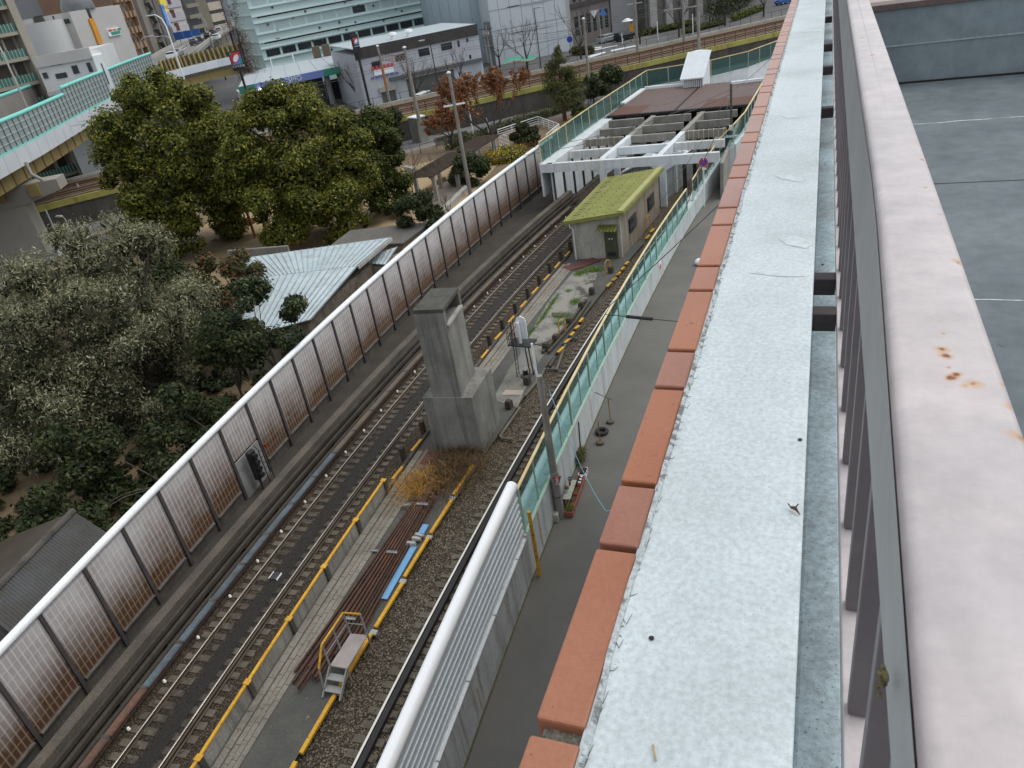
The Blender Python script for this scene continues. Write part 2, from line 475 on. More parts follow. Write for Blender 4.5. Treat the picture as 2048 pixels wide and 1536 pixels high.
mb = MB(); mb.box(.17, 11.8, 9.062, 9.28, ZD - .2, ZD + .70); mb.build('deck_wall', M('deck_wall_paint', (.21, .255, .275), (.165, .20, .22), .7, .6, fine=.12, fs=6, streak=(.09, .1, .1), sk=.35), bld)
MB().box(.16, 11.8, 9.03, 9.32, ZD + .702, ZD + .76).build('wall_cap', M('brown_cap', (.10, .07, .065), (.13, .09, .08), 3, .5), bld, bevel=.006)
mb = MB(); mb.sweep([(.2 + .35 * i, 9.045 + r.uniform(-.012, .004)) for i in range(33)], [(-.02, ZD + .001), (.02, ZD + .001), (.02, ZD + .02)])
mb.build('dirt_seam', M('black_dirt', (.02, .02, .018), rough=.95), bld)
seal = M('white_sealant', (.5, .53, .52), (.2, .24, .25), 5, .7, fine=.2, contrast=(.5, .6))
for (yy, x0_, x1_) in ((7.35, .5, 7.5), (3.85, .5, 6.5)):
    pth = [(x0_ + .15 * i, yy + r.uniform(-.018, .018)) for i in range(int((x1_ - x0_) / .15))]
    MB().sweep(pth, [(-.006, ZD + .001), (.006, ZD + .001), (0, ZD + .004)]).build('sealant_line', seal, bld)
MB().box(.2, 11.7, 5.69, 5.70, ZD + .001, ZD + .003).build('sheet_joint', M('sheet_joint', (.07, .08, .085), rough=.8), bld)
for fl in range(5):                                  # facade windows, seen only from the alley side
    for j in range(7):
        yc = 0 + j * 3.6
        q = MB(); q.box(bx0 - .004, bx0 + .05, yc, yc + 1.7, 1.0 + fl * 3.2, 2.3 + fl * 3.2)
        q.build('window', m_['window'], bld)
# railing
DR = .35
mt_rail = M('worn_railing_paint', (.47, .425, .425), (.40, .37, .375), 5, .36, fine=.10, fs=22, bump=.05, bs=30)
def rustspots(m, pts):
    nt = m.node_tree; b = nt.nodes['Principled BSDF']; lk = b.inputs['Base Color'].links[0]; col = lk.from_socket
    geo = _node(nt, 'ShaderNodeNewGeometry').outputs['Position']; nz = _node(nt, 'ShaderNodeTexNoise'); nz.inputs['Scale'].default_value = 60; nz.inputs['Detail'].default_value = 4; nt.links.new(geo, nz.inputs['Vector'])
    for (p, r_) in pts:
        vm = _node(nt, 'ShaderNodeVectorMath', operation='DISTANCE'); nt.links.new(geo, vm.inputs[0]); vm.inputs[1].default_value = tuple(p)
        d = _math(nt, 'ADD', vm.outputs['Value'], _math(nt, 'MULTIPLY', _math(nt, 'SUBTRACT', nz.outputs['Fac'], .5), r_ * 3.2))
        col = _mix(nt, _math(nt, 'MULTIPLY', _ramp(nt, d, r_ * 1.7, r_ * .7), .7), col, (.45, .25, .10)); col = _mix(nt, _ramp(nt, d, r_ * .75, r_ * .3), col, (.16, .055, .02))
    nt.links.new(col, b.inputs['Base Color'])
rustspots(mt_rail, [(P(x, y, H - DR), r_) for x, y, r_ in [(1883, 698, .0045), (1893, 712, .004), (1902, 755, .004), (1912, 748, .003), (1945, 768, .005), (1930, 772, .003), (2008, 763, .003), (2025, 810, .005), (2042, 872, .006), (2030, 790, .0035), (1917, 522, .005), (1909, 475, .003), (1903, 460, .002), (1880, 428, .0015), (1886, 667, .0018), (1845, 318, .003), (1850, 375, .002), (1745, 110, .006), (1725, 75, .005), (1898, 735, .0022)]])
mt_bar = M('brown_grey_bar', (.115, .098, .105), (.14, .12, .125), 3, .45, fine=.06)
rl = thing('roof_railing', (.10, 6, ZD), 'pale pink painted steel railing with rust spots running along the roof edge', 'railing')
mb = MB()
yy = [-.6, 0, .15, .3, .45, .6, .8, 1.0, 1.2, 1.6, 2, 3, 4, 6, 9.0, 12, 16]
vsn = []; n_ = 0
def xl(y): return DR * (.160 + .055 * min(1, max(0, (y / DR - .5) / 2.6)))
prof_n = 8
for y in yy:
    a = xl(y); b_ = DR * .424; zt = H - DR; zb = zt - .153; e = .010
    af = DR * .188
    for (x, z) in ((a + e, zt), (b_ - e, zt), (b_ - .003, zt - .003), (b_, zt - e), (b_, zb), (af, zb), (a, zt - e), (a + .003, zt - .003)): vsn.append((x, y, z))
fs = []
for i in range(len(yy) - 1):
    for j in range(8):
        p0 = i * 8 + j; p1 = i * 8 + (j + 1) % 8
        fs.append((p0, p0 + 8, p1 + 8, p1))
fs.append(tuple(range(8))); fs.append(tuple(range(len(yy) * 8 - 1, len(yy) * 8 - 9, -1)))
mb.add(vsn, fs); mb.build('top_rail', mt_rail, rl, smooth=True, sharp=50)
mb = MB()
for i, y in enumerate(yy):
    a, c, zb = vsn[i * 8 + 6], vsn[i * 8 + 5], 0; mb.v += [(a[0] - .0012, y, a[2] - .002), (c[0] - .0012, y, c[2])]
mb.f = [(2 * i, 2 * i + 1, 2 * i + 3, 2 * i + 2) for i in range(len(yy) - 1)]
mb.build('rail_side', M('rail_side_grey', (.33, .345, .35), (.29, .305, .31), 4, .45, fine=.06, fs=18), rl)  # left face gets a greyer colour than the rail top
MB().tube([(DR * .322, .8, H - DR - .0022), (DR * .316, 3, H - DR - .0008), (DR * .312, 15, H - DR - .0008)], .0022, 6).build('weld_seam', mt_rail, rl)
MB().box(.079, .128, -.6, 16, H - 1.175, H - 1.125).build('bottom_rail', mt_rail, rl, bevel=.003)
mb = MB(); y = .87 - 4 * .221
proto = None
for i in range(72):
    yb_ = y + i * .2215
    q = MB(); q.box(.086, .116, yb_ - .013, yb_ + .013, H - 1.122, H - DR - .150)
    q.build('baluster', mt_bar, rl, bevel=.002)
for yb_ in (-.3, 2.34, 2.61, 5.18, 6.55, 7.6, 9.4, 12.2):
    MB().box(bz0 + .002, .0785, yb_ - .03, yb_ + .03, H - 1.19, H - 1.13).build('bracket', M('bracket_brown', (.035, .028, .03), (.05, .04, .04), 4, .6), rl, bevel=.002)
for px_ in ([(1560, 478), (1590, 470), (1630, 486), (1612, 497), (1572, 489)], [(1548, 349), (1580, 350), (1612, 358), (1600, 364), (1560, 357)], [(1494, 545), (1545, 542), (1618, 553), (1560, 553)], [(1603, 60), (1645, 58), (1643, 63), (1606, 64)], [(1563, 231), (1590, 229), (1602, 234), (1575, 238)]):
    q_ = [P(x, y, ZP + .0015) for x, y in px_]; mb = MB(); mb.v = [tuple(v) for v in q_]; mb.f = [tuple(range(len(q_)))]; mb.build('paint_smear', M('fresh_white_smear', (.62, .69, .71), (.55, .61, .63), 25, .6) if 'fresh_white_smear' not in bpy.data.materials else bpy.data.materials['fresh_white_smear'], bld)
MB().box(.2, 11.7, 9.050, 9.0605, ZD + .36, ZD + .375).build('wall_ledge', M('pale_ledge', (.30, .35, .37)), bld)
# litter lying on the parapet
mt_twig = M('dry_twig', (.16, .10, .06), (.08, .05, .03), 30, .9)
mb = MB(); a = P(1582, 1015, ZP + .008); b_ = P(1600, 1030, ZP + .004)
mb.tube([a, a.lerp(b_, .4) + V3((0, .004, .004)), b_], [.003, .004, .001], 5); mb.tube([a.lerp(b_, .3), a.lerp(b_, .3) + V3((.008, .012, .006))], .0015, 4)
mb.tube([a, a + V3((-.006, .008, .003))], .0015, 4)
setp(mb.build('twig', mt_twig), 'small dry brown twig lying on the white parapet beside the railing', 'twig')
mb = MB(); a = P(1306, 1490, ZP + .006); b_ = P(1312, 1522, ZP + .004); mb.tube([a, b_], [.002, .0015], 5)
setp(mb.build('grass_stalk', M('straw', (.45, .32, .18), rough=.9)), 'dry straw coloured stalk lying on the white parapet near the open coping joint', 'stalk')
mb = MB(); a = P(1768, 1365, H - .44)
for k in range(14): mb.obox(a + V3((RNG.normal() * .0015 - .001, RNG.normal() * .003, RNG.normal() * .006)), .0026, .003, .003, RNG.random() * 3)
setp(mb.build('cocoon', M('insect_cocoon', (.22, .19, .09), (.05, .045, .03), 120, .95)), 'small mottled insect cocoon stuck to the side of the railing', 'cocoon')
for i, (px, py, zz) in enumerate([(1303, 1277, ZP), (1645, 530, ZP), (1600, 880, ZP)]):
    mb = MB(); a = P(px, py, zz + .001); mb.lathe(a, [(.0045, 0), (.005, .002), (.002, .004)], 7)
    setp(mb.build('pebble', m_['black']), ['dark speck of grit on the parapet near the terracotta coping', 'dark speck of grit on the far white parapet edge', 'dark speck of grit in the middle of the white parapet'][i], 'grit')
# ------------------------------------------------------------------ plan curves of the railway
def xL(y): return .002066 * y * y - .118162 * y - 17.72505
def xLr(y): return xL(y) + 1.505
def xR2(y): return .001664 * y * y - .071111 * y - 10.767
def xB(y): return 1e-6 * y ** 3 + .001919 * y * y - .165021 * y - 20.2202
def xY(y): return .002115 * y * y - .12385 * y - 14.60
def xWL(y): return xY(y) + .10
def xWR(y): return .001646 * y * y - .095414 * y - 13.868
def xK(y): return .001969 * y * y - .062195 * y - 12.68
def xW(y): return .001445 * y * y - .092353 * y - 7.3897
def path(f, a, b, st=1.5, off=0.):
    n = max(2, int((b - a) / st) + 1)
    return [(f(a + (b - a) * i / (n - 1)) + off, a + (b - a) * i / (n - 1)) for i in range(n)]
def strip(f, g, a, b, z, st=1.5):
    p, q = path(f, a, b, st), path(g, a, b, st); mb = MB()
    for i in range(len(p) - 1): mb.quad((*p[i], z), (*q[i], z), (*q[i + 1], z), (*p[i + 1], z))
    return mb
def tang(f, y):
    return math.atan2(f(y + .1) - f(y - .1), .2)      # turn of the curve away from +y, positive towards +x

YA, YB = 3.0, 62.0
def oilmat():
    m, nt, b = _mk('oily_grime'); geo = _node(nt, 'ShaderNodeNewGeometry').outputs['Position']
    f = _ramp(nt, _noise(nt, geo, 1.7, 5, .65), .40, .58); g = _ramp(nt, _noise(nt, geo, 14, 4, .7), .3, .55)
    tcx = _node(nt, 'ShaderNodeUVMap'); sp = _node(nt, 'ShaderNodeSeparateXYZ'); nt.links.new(tcx.outputs[0], sp.inputs[0])
    d = _math(nt, 'ABSOLUTE', _math(nt, 'SUBTRACT', sp.outputs[0], .60)); band = _ramp(nt, d, .30, .17)
    a = _math(nt, 'MULTIPLY', _math(nt, 'MAXIMUM', band, _math(nt, 'MULTIPLY', f, .45)), _math(nt, 'ADD', _math(nt, 'MULTIPLY', g, .35), .6))
    b.inputs['Base Color'].default_value = (.014, .011, .009, 1); b.inputs['Roughness'].default_value = .7
    nt.links.new(a, b.inputs['Alpha']); return m
# ------------------------------------------------------------------ ground
mt_city = M('city_asphalt', (.075, .075, .078), (.10, .10, .10), .08, .9, fine=.12, fs=4)
gb = MB()
YF = 108.0
ysn = [-60 + i * 3.0 for i in range(57)]
for i in range(len(ysn) - 1):
    a, b_ = ysn[i], ysn[i + 1]
    ca, cb = max(3, min(64, a)), max(3, min(64, b_))
    gb.quad((-2500, a, -.012), (xB(ca) - .35, a, -.012), (xB(cb) - .35, b_, -.012), (-2500, b_, -.012))
    gb.quad((xW(ca) - .45, a, -.012), (2500, a, -.012), (2500, b_, -.012), (xW(cb) - .45, b_, -.012))
gb.quad((-2500, ysn[-1], -.012), (2500, ysn[-1], -.012), (2500, 4000, -.012), (-2500, 4000, -.012))
gb.quad((-2500, -1500, -.012), (2500, -1500, -.012), (2500, ysn[0], -.012), (-2500, ysn[0], -.012))
gb.build('ground', mt_city, kind='structure')
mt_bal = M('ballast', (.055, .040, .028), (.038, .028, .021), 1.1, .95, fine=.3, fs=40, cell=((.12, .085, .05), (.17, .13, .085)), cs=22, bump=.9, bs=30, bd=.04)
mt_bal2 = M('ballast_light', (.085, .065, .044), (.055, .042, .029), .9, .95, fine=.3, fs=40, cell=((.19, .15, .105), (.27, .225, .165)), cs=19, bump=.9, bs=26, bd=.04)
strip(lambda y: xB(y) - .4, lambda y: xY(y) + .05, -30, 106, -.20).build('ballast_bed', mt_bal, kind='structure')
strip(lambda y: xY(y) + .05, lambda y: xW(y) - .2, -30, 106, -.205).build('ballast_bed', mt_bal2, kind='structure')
strip(xY, xK, -10, 50, -.012).build('platform_island', M('island_asphalt', (.085, .085, .075), (.060, .060, .054), .7, .85, fine=.2, fs=22, spot=(.14, .135, .12), sps=5, spt=.68), kind='structure')
strip(lambda y: xB(y) - .3, lambda y: xL(y) - 1.75, -10, 70, -.15).build('service_path', M('sooty_path', (.038, .034, .029), (.055, .048, .04), .9, .95, fine=.3, fs=14), kind='structure')
strip(lambda y: xL(y) + .12, lambda y: xL(y) + 1.36, -10, 64, -.1585, .5).build('oil_stain', oilmat(), kind='structure', uv=lambda v: ((v[0] - xL(v[1]) - .12) / 1.24, v[1]))

# ------------------------------------------------------------------ tracks
RAILP = [(-.065, -.15), (.065, -.15), (.065, -.135), (.012, -.118), (.012, -.045), (.036, -.035), (.036, 0), (-.036, 0), (-.036, -.035), (-.012, -.045), (-.012, -.118), (-.065, -.135)]
def railmesh(f, off, a=YA, b=YB, dz=0.): return MB().sweep(path(f, a, b, 1.0, off), [(o, z + dz) for o, z in RAILP])
def headstrip(f, off, a=YA, b=YB, dz=0.): return MB().sweep(path(f, a, b, 1.0, off), [(-.024, .0 + dz), (.024, .0 + dz), (.018, .004 + dz), (-.018, .004 + dz)])
mt_slp = M('concrete_sleeper', (.125, .108, .083), (.075, .062, .046), 1.6, .9, fine=.25, fs=18, spot=(.04, .03, .024), sps=4, spt=.58)
mt_side = M('brown_rail_side', (.055, .042, .030), (.075, .055, .036), 2, .7, fine=.2)
def sleepers(t, f, gauge, ys, z=-.165, w=.25):
    rest = MB()
    for i, y in enumerate(ys):
        a = tang(f, y); c = V3((f(y) + gauge / 2, y, z - .10))
        q = MB() if i < 100 else rest
        for s, L in ((-1, .98), (1, .98)):
            q.obox(c + V3((s * .76 * math.cos(a), -s * .62 * math.sin(a), 0)), L, w, .10, -a)
        q.obox(c, .52, w * .8, .06, -a)
        for s in (-1, 1):     # rail seat and clips
            for e in (-.095, .095):
                o_ = s * gauge / 2 + e
                q.obox(c + V3((o_ * math.cos(a), -o_ * math.sin(a), .10)), .05, .10, .035, -a)
        if i < 100: q.build('sleeper', mt_slp, t)
    if rest.f:
        o = rest.build('sleeper', mt_slp, t); o['kind'] = 'stuff'
tl = thing('railway_track', (xL(30) + .75, 30, -.2), 'running track beside the noise barrier, dark oily ballast between its rails', 'track')
for nm, off in (('rail', 0), ('rail', 1.505)):
    rr_ = railmesh(xL, off).build(nm, mt_side, tl)
    headstrip(xL, off).build('railhead', m_['rail'], rr_)
railmesh(xL, 1.505 + .135, dz=.01).build('check_rail', M('check_rail_steel', (.10, .085, .06), (.07, .05, .035), 1.5, .5, .4, fine=.2), tl)
sleepers(tl, xL, 1.505, [5.2 + .465 * i for i in range(122)])
ms = V3((xL(14.35) + 0, 14.35, 0))
tr = thing('railway_track', (xR2(30) + .75, 30, -.2), 'running track beside the white retaining wall, one rail polished bright on lighter ballast', 'track')
for off in (0, 1.505):
    rr_ = railmesh(xR2, off, YA, 60).build('rail', m_['steel_dk'], tr)
    MB().sweep(path(xR2, YA, 60, 1., off), [(-.037, .0), (.037, .0), (.03, .006), (-.03, .006)]).build('railhead', m_['rail'] if off else M('bright_railhead', (.78, .76, .70), (.70, .66, .58), 1.5, .45, .35, fine=.05), rr_)
MB().sweep(path(xR2, YA, 60, 1., .16), [(-.10, -.15), (.10, -.15), (.085, -.02), (-.06, -.02)]).build('check_rail', M('oily_check_rail', (.014, .013, .014), (.02, .018, .018), 2, .5, fine=.1), tr)  # solid black bar along the inner side of the bright rail
sleepers(tr, xR2, 1.505, [4.6 + .475 * i for i in range(108)])
# track magnet and rail joints
mb = MB(); c = P(551, 1153, -.16); mb.obox(c, .32, .36, .05, -tang(xL, 15)); mo = mb.build('track_magnet', m_['steel_dk'], label='small dark signalling plate with white edges lying between the rails', cat='track plate')
q = MB()
for s in (-1, 1): q.obox(c + V3((s * .18, 0, 0)), .03, .36, .055, -tang(xL, 15))
q.build('white_edge', m_['white_clean'], mo)

# ------------------------------------------------------------------ conductor rail with cover boards, left of the track
mt_cov = [M('cover_board_brown', (.15, .075, .05), (.10, .065, .05), 1.6, .7, fine=.2, fs=9), M('cover_board_blue', (.10, .135, .155), (.075, .085, .095), 1.4, .6, fine=.18, fs=9), M('cover_board_grey', (.10, .09, .075), (.13, .10, .07), 1.2, .8, fine=.2, fs=9)]
cr = thing('conductor_rail', (xL(30) - .7, 30, -.2), 'third rail with brown and blue cover boards on white insulators beside the left track', 'conductor rail')
MB().sweep(path(xL, YA, 58, 1., -.68), [(-.05, .02), (.05, .02), (.03, .1), (.04, .17), (-.04, .17), (-.03, .1)]).build('power_rail', m_['rust_dk'], cr)
insp = [(246, 1451), (317, 1356), (386, 1269), (450, 1187), (506, 1117), (554, 1058), (601, 999), (642, 947), (682, 900), (720, 857), (755, 817), (787, 779)]
yi = [P(x, y, -.02).y for x, y in insp]
while yi[-1] < 56: yi.append(yi[-1] + 2.05)
yi = [yi[0] - 1.95, yi[0] - 3.9] + yi; yi.sort()
for i in range(len(yi) - 1):
    a, b_ = yi[i] + .03, yi[i + 1] - .03; yc = (a + b_) / 2
    k = 0 if yc < 10.6 else (1 if yc < 23.5 else 2)
    MB().sweep(path(xL, a - .55, b_ - .55, .6, -.70), [(-.13, .27), (.09, .27), (.11, .22), (.11, .18), (-.13, .22)]).build('cover_board', mt_cov[k], cr)
    MB().sweep(path(xL, a - .68, a - .56, .1, -.70), [(-.15, .20), (.10, .20), (.10, .285), (-.15, .285)]).build('board_clip', m_['conc_dark'], cr)
ins_m = M('white_porcelain', (.75, .77, .74), (.68, .68, .62), 3, .3, fine=.05)
for y in yi:
    o = MB(); c = V3((xL(y) - .52, y, -.17)); o.lathe(c, [(.05, 0), (.058, .02), (.036, .04), (.055, .06), (.034, .08), (.045, .10), (.02, .12)], 10)
    o.build('insulator', ins_m, cr, smooth=True)
# cable troughs stacked between the third rail and the barrier
ct = thing('cable_trough', (xL(30) - 1.4, 30, -.2), 'stacked dark cable troughs running along the foot of the noise barrier', 'cable trough')
mt_tr = M('trough_grime', (.060, .050, .040), (.040, .034, .028), 1.2, .9, fine=.3, fs=20, streak=(.03, .022, .015), sk=.5)
MB().sweep(path(xL, YA, 60, 1.2, -1.62), [(-.30, -.2), (.10, -.2), (.10, .80), (-.30, .80)]).build('trough_lid', M('trough_lid_concrete', (.11, .095, .075), (.07, .06, .05), .9, .9, fine=.25, fs=14), ct)
for (o_, zt, mm) in ((-1.42, .58, mt_tr), (-1.25, .38, mt_tr), (-1.07, .16, mt_tr)):
    MB().sweep(path(xL, YA, 60, 1.2, o_), [(-.07, zt - .15), (.07, zt - .15), (.07, zt), (-.07, zt)]).build('cable_tray', mm, ct)
for i, y in enumerate([5 + 2.4 * k for k in range(23)]):
    MB().box(xL(y) - 1.50, xL(y) - 1.0, y - .03, y + .03, -.22, .10).build('tray_bracket', m_['steel_dk'], ct)

# ------------------------------------------------------------------ noise barrier, left
def panelmat(name='translucent_panel', soot=True):
    m, nt, b = _mk(name)
    uvn = _node(nt, 'ShaderNodeUVMap'); sp = _node(nt, 'ShaderNodeSeparateXYZ'); nt.links.new(uvn.outputs[0], sp.inputs[0])
    geo = _node(nt, 'ShaderNodeNewGeometry').outputs['Position']
    def line(sock, pitch, wd):
        f = _math(nt, 'FRACT', _math(nt, 'DIVIDE', sock, pitch)); d = _math(nt, 'ABSOLUTE', _math(nt, 'SUBTRACT', f, .5))
        return _ramp(nt, d, .5 - wd, .5 - wd * .45)
    gv = line(sp.outputs[0], .205, .17); gh = line(sp.outputs[1], .36, .10)
    big = _noise(nt, geo, .55, 4); fin = _noise(nt, _map(nt, geo, (6, 6, .8)), 1.2, 5, .7)
    # soot thrown up from the track, thickest at the foot of each panel, with ragged streaky edge
    hgt = _math(nt, 'ADD', sp.outputs[1], _math(nt, 'MULTIPLY', _math(nt, 'SUBTRACT', fin, .5), 1.5))
    hgt = _math(nt, 'ADD', hgt, _math(nt, 'MULTIPLY', _math(nt, 'SUBTRACT', big, .5), 1.6))
    dirt = _ramp(nt, hgt, 3.2, .45)
    base = _mix(nt, _ramp(nt, big, .4, .6), (.47, .435, .43), (.54, .52, .52))
    cell = _mix(nt, _math(nt, 'POWER', dirt, 1.15), base, (.075, .042, .027))
    rib = _mix(nt, _math(nt, 'POWER', dirt, 2.2), (.68, .68, .70), (.31, .22, .14))
    hl = _mix(nt, dirt, (.62, .60, .60), (.20, .12, .07))
    c = _mix(nt, _math(nt, 'MULTIPLY', gh, .85), cell, hl); c = _mix(nt, _math(nt, 'MULTIPLY', gv, .6), c, rib)
    nt.links.new(c, b.inputs['Base Color']); b.inputs['Roughness'].default_value = .5
    bn = _node(nt, 'ShaderNodeBump'); bn.inputs['Strength'].default_value = .5; bn.inputs['Distance'].default_value = .02
    nt.links.new(_math(nt, 'MAXIMUM', gv, _math(nt, 'MULTIPLY', gh, .5)), bn.inputs['Height']); nt.links.new(bn.outputs[0], b.inputs['Normal'])
    return m
mt_pan = panelmat()
nb_ = thing('noise_barrier', (xB(30), 30, -.6), 'long noise barrier of soot stained ribbed panels under a white tubular cap', 'barrier')
# posts stand at measured spots near the camera and every 2 m beyond
yp = [P(x, y, 3.5).y for x, y in [(72, 1230), (160, 1137), (241, 1058), (315, 985)]]
yp = [yp[0] - 2 * k for k in range(4, 0, -1)] + yp
while yp[-1] < 66.6: yp.append(yp[-1] + 2.03)
mt_post = M('barrier_post_paint', (.055, .050, .055), (.075, .065, .062), 1.5, .6, fine=.15, fs=9)
SIGI = max(i for i, y in enumerate(yp) if y < P(535, 905, 1.5).y + 8 and y < 20.6)
for i, y in enumerate(yp):
    a = tang(xB, y); c = V3((xB(y), y, -.6)); q = MB()
    q.obox(c, .17, .016, 4.18, -a)
    q.obox(c + V3((.085, 0, 0)), .014, .14, 4.18, -a); q.obox(c + V3((-.085, 0, 0)), .014, .14, 4.18, -a)
    q.build('post', mt_post, nb_)
    if i == len(yp) - 1: break
    y2 = yp[i + 1]; p = V3((xB(y), y, 0)); q2 = V3((xB(y2), y2, 0)); d = (q2 - p).normalized(); p = p + d * .075; e = q2 - d * .075
    zb = 1.75 if i == SIGI else .46
    mb = MB(); n_ = V3((d.y, -d.x, 0))
    for o_ in (.030, -.03):
        pass
    A = [p + n_ * .03, e + n_ * .03, e - n_ * .03, p - n_ * .03]
    mb.prism([(v.x, v.y) for v in A], zb, 3.56)
    mb.build('panel', mt_pan, nb_, uv=lambda v, p=p, d=d, z0=.46: ((V3(v) - p).dot(d) + .1, v[2] - z0))
MB().sweep(path(xB, yp[0] - .1, yp[-1] + .1, 1.5), [(.15 * math.cos(t * PI / 6), 3.66 + .15 * math.sin(t * PI / 6)) for t in range(12)]).build('cap', m_['white_clean'], nb_, smooth=True)
MB().sweep(path(xB, yp[0], yp[-1] + .1, 1.5), [(-.25, -.8), (-.02, -.8), (-.02, .44), (-.25, .44)]).build('foot_wall', m_['conc_dark'], nb_)
for i, y in enumerate(yp[:-1]):
    yc = y + 1.0; a = tang(xB, yc); q = MB()
    q.obox((xB(yc) + .05, yc, .36), .10, 1.72, .07, -a)
    q.build('flashing', M('grimy_flashing', (.16, .15, .14), (.10, .085, .07), 2, .6, fine=.2) if i == 0 else bpy.data.materials['grimy_flashing'], nb_)
# dark wall recess and signal in front of the shortened panel
y0, y1 = yp[SIGI], yp[SIGI + 1]; yc = (y0 + y1) / 2
sg = thing('track_signal', (xB(yc) + .5, yc - .25, -.15), 'black colour light signal standing in the gap under a shortened barrier panel', 'signal')
c = V3((xB(yc) + .5, yc - .25, 0)); mb = MB()
mb.obox(c + V3((0, 0, .45)), .26, .42, 1.5, -.1); mb.build('signal_head', m_['black'], sg, bevel=.08)
for k in range(4):
    q = MB(); z = .72 + k * .33; q.tube([c + V3((.12, 0, z)), c + V3((.30, 0, z - .02))], [.10, .11], 12); q.build('hood', m_['black'], sg)
MB().tube([c + V3((-.05, .02, -.15)), c + V3((-.05, .02, .5))], .06, 8).build('mast', m_['steel_dk'], sg)
q = MB()
for s in (.38, .72): q.tube([c + V3((.1, s, -.1)), c + V3((.1, s, 1.75)), c + V3((-.05, s, 1.95))], .022, 6)
for k in range(6): q.tube([c + V3((.1, .38, .1 + k * .3)), c + V3((.1, .72, .1 + k * .3))], .016, 5)
q.build('ladder', m_['black'], sg)
q = MB(); q.obox(c + V3((.05, .95, 1.5)), .10, .12, .16); q.build('red_lamp', M('red_lamp', (.25, .03, .02), rough=.4), sg)
MB().obox(c + V3((-.42, .2, -.5)), .06, 1.8, 2.2, -tang(xB, yc)).build('backboard', M('grey_board', (.28, .28, .27), (.2, .2, .2), 2), sg)

# ------------------------------------------------------------------ island: low wall with yellow cap, walkway, kerb bars
yw = thing('platform_wall', (xY(12), 12, -.1), 'low concrete plate wall with bright yellow top rail along the island walkway', 'wall')
ypx = [(495, 1364), (575, 1237), (646, 1132), (709, 1039), (765, 960)]
yps = [P(x, y, .66).y for x, y in ypx]; d0 = yps[1] - yps[0]; yps = [yps[0] - d0, yps[0] - 2 * d0] + yps; yps.sort()
mt_plate = M('plate_concrete', (.30, .29, .26), (.20, .19, .17), 1.0, .9, fine=.2, fs=14, streak=(.05, .05, .045), sk=.8, ss=4)
for i, y in enumerate(yps):
    q = MB(); q.box(xY(y) - .09, xY(y) + .11, y - .09, y + .09, -.2, .655); q.build('post', m_['conc_dark'], yw, bevel=.01)
    q = MB(); q.box(xY(y) - .10, xY(y) + .12, y - .10, y + .10, .657, .675); q.build('post_cap', m_['yellow'], yw)
    if i < len(yps) - 1:
        a, b_ = y + .095, yps[i + 1] - .095
        MB().sweep(path(xY, a, b_, .6), [(-.04, -.2), (.02, -.2), (.02, .60), (-.04, .60)]).build('plate', mt_plate, yw)
        MB().sweep(path(xY, a, b_, .6), [(-.06, .602), (.045, .602), (.045, .655), (-.06, .655)]).build('yellow_rail', m_['yellow'], yw)
# stub posts and yellow dashes further along
stub = [(802, 895), (842, 843), (977, 670), (1003, 639), (1029, 606), (1054, 576), (1077, 550), (1098, 525), (1120, 502), (1139, 483)]
for k, (x, y) in enumerate(stub):
    p = P(x, y, .72); q = MB(); q.box(p.x - .10, p.x + .10, p.y - .11, p.y + .11, -.2, .72)
    labs = ['dark square stub post beside the foot of the concrete tower, nearest the stored rails', 'dark square stub post close against the concrete tower wall']
    setp(q.build('stub_post', m_['steel_dk'] if False else M('tarred_timber', (.035, .028, .022), (.055, .042, .032), 3, .85, fine=.25) if k == 0 else bpy.data.materials['tarred_timber'], bevel=.012),
         labs[k] if k < 2 else 'dark square stub post between the left track and the walkway to the hut', 'post', 'stub posts along the island edge')
MB().sweep(path(xY, yps[-1] + .2, 47.5, 1.), [(-.10, -.2), (.06, -.2), (.06, .12), (-.10, .12)]).build('kerb', m_['conc_dark'], label='low dark concrete kerb carrying the stub posts beyond the tower', cat='kerb')
dash = [((822, 902), (841, 879)), ((784, 958), (804, 933)), ((962, 716), (975, 700)), ((989, 679), (1002, 665)), ((1016, 645), (1027, 632)), ((1040, 615), (1052, 602)), ((1063, 588), (1075, 575)), ((1087, 561), (1098, 549)), ((1109, 536), (1119, 524)), ((1129, 513), (1139, 503))]
for k, (a, b_) in enumerate(dash):
    p, q = P(*a, .13), P(*b_, .13); mb = MB(); mb.beam(p + V3((.03, 0, .012)), q + V3((.03, 0, .012)), .13, .03)
    setp(mb.build('yellow_bar', m_['yellow']), ['yellow painted bar on the kerb just before the concrete tower', 'yellow painted bar on the kerb at the end of the low plate wall'][k] if k < 2 else 'short yellow bar on the kerb between two stub posts beyond the tower', 'marker bar', 'yellow bars on the left island kerb')
mt_walk = M('walkway_slab', (.235, .215, .18), (.16, .145, .12), .8, .9, fine=.2, fs=16, spot=(.07, .065, .055), sps=7, spt=.66)
wk = thing('walkway', (xWR(18) - .5, 18, 0), 'concrete slab walkway of four lid rows running along the island to the hut', 'walkway')
LANES = [(.02, .29), (.36, .55), (.575, .765), (.79, .99)]
rest = 0
for j, (u0, u1) in enumerate(LANES):
    y = 3.2 + j * .17; mb = MB(); L = .62
    while y < 45.6:
        if not (23.9 < y < 27.2):
            def X(u, yy): return xWL(yy) + (xWR(yy) - xWL(yy)) * u
            e = y + L - .014
            h = .03 + RNG.random() * .008
            mb.prism([(X(u0, y), y), (X(u1, y), y), (X(u1, e), e), (X(u0, e), e)], -.06, h)
        elif mb.f: mb.build('slab_row', mt_walk, wk); mb = MB()
        y += L
    mb.build('slab_row', mt_walk, wk)
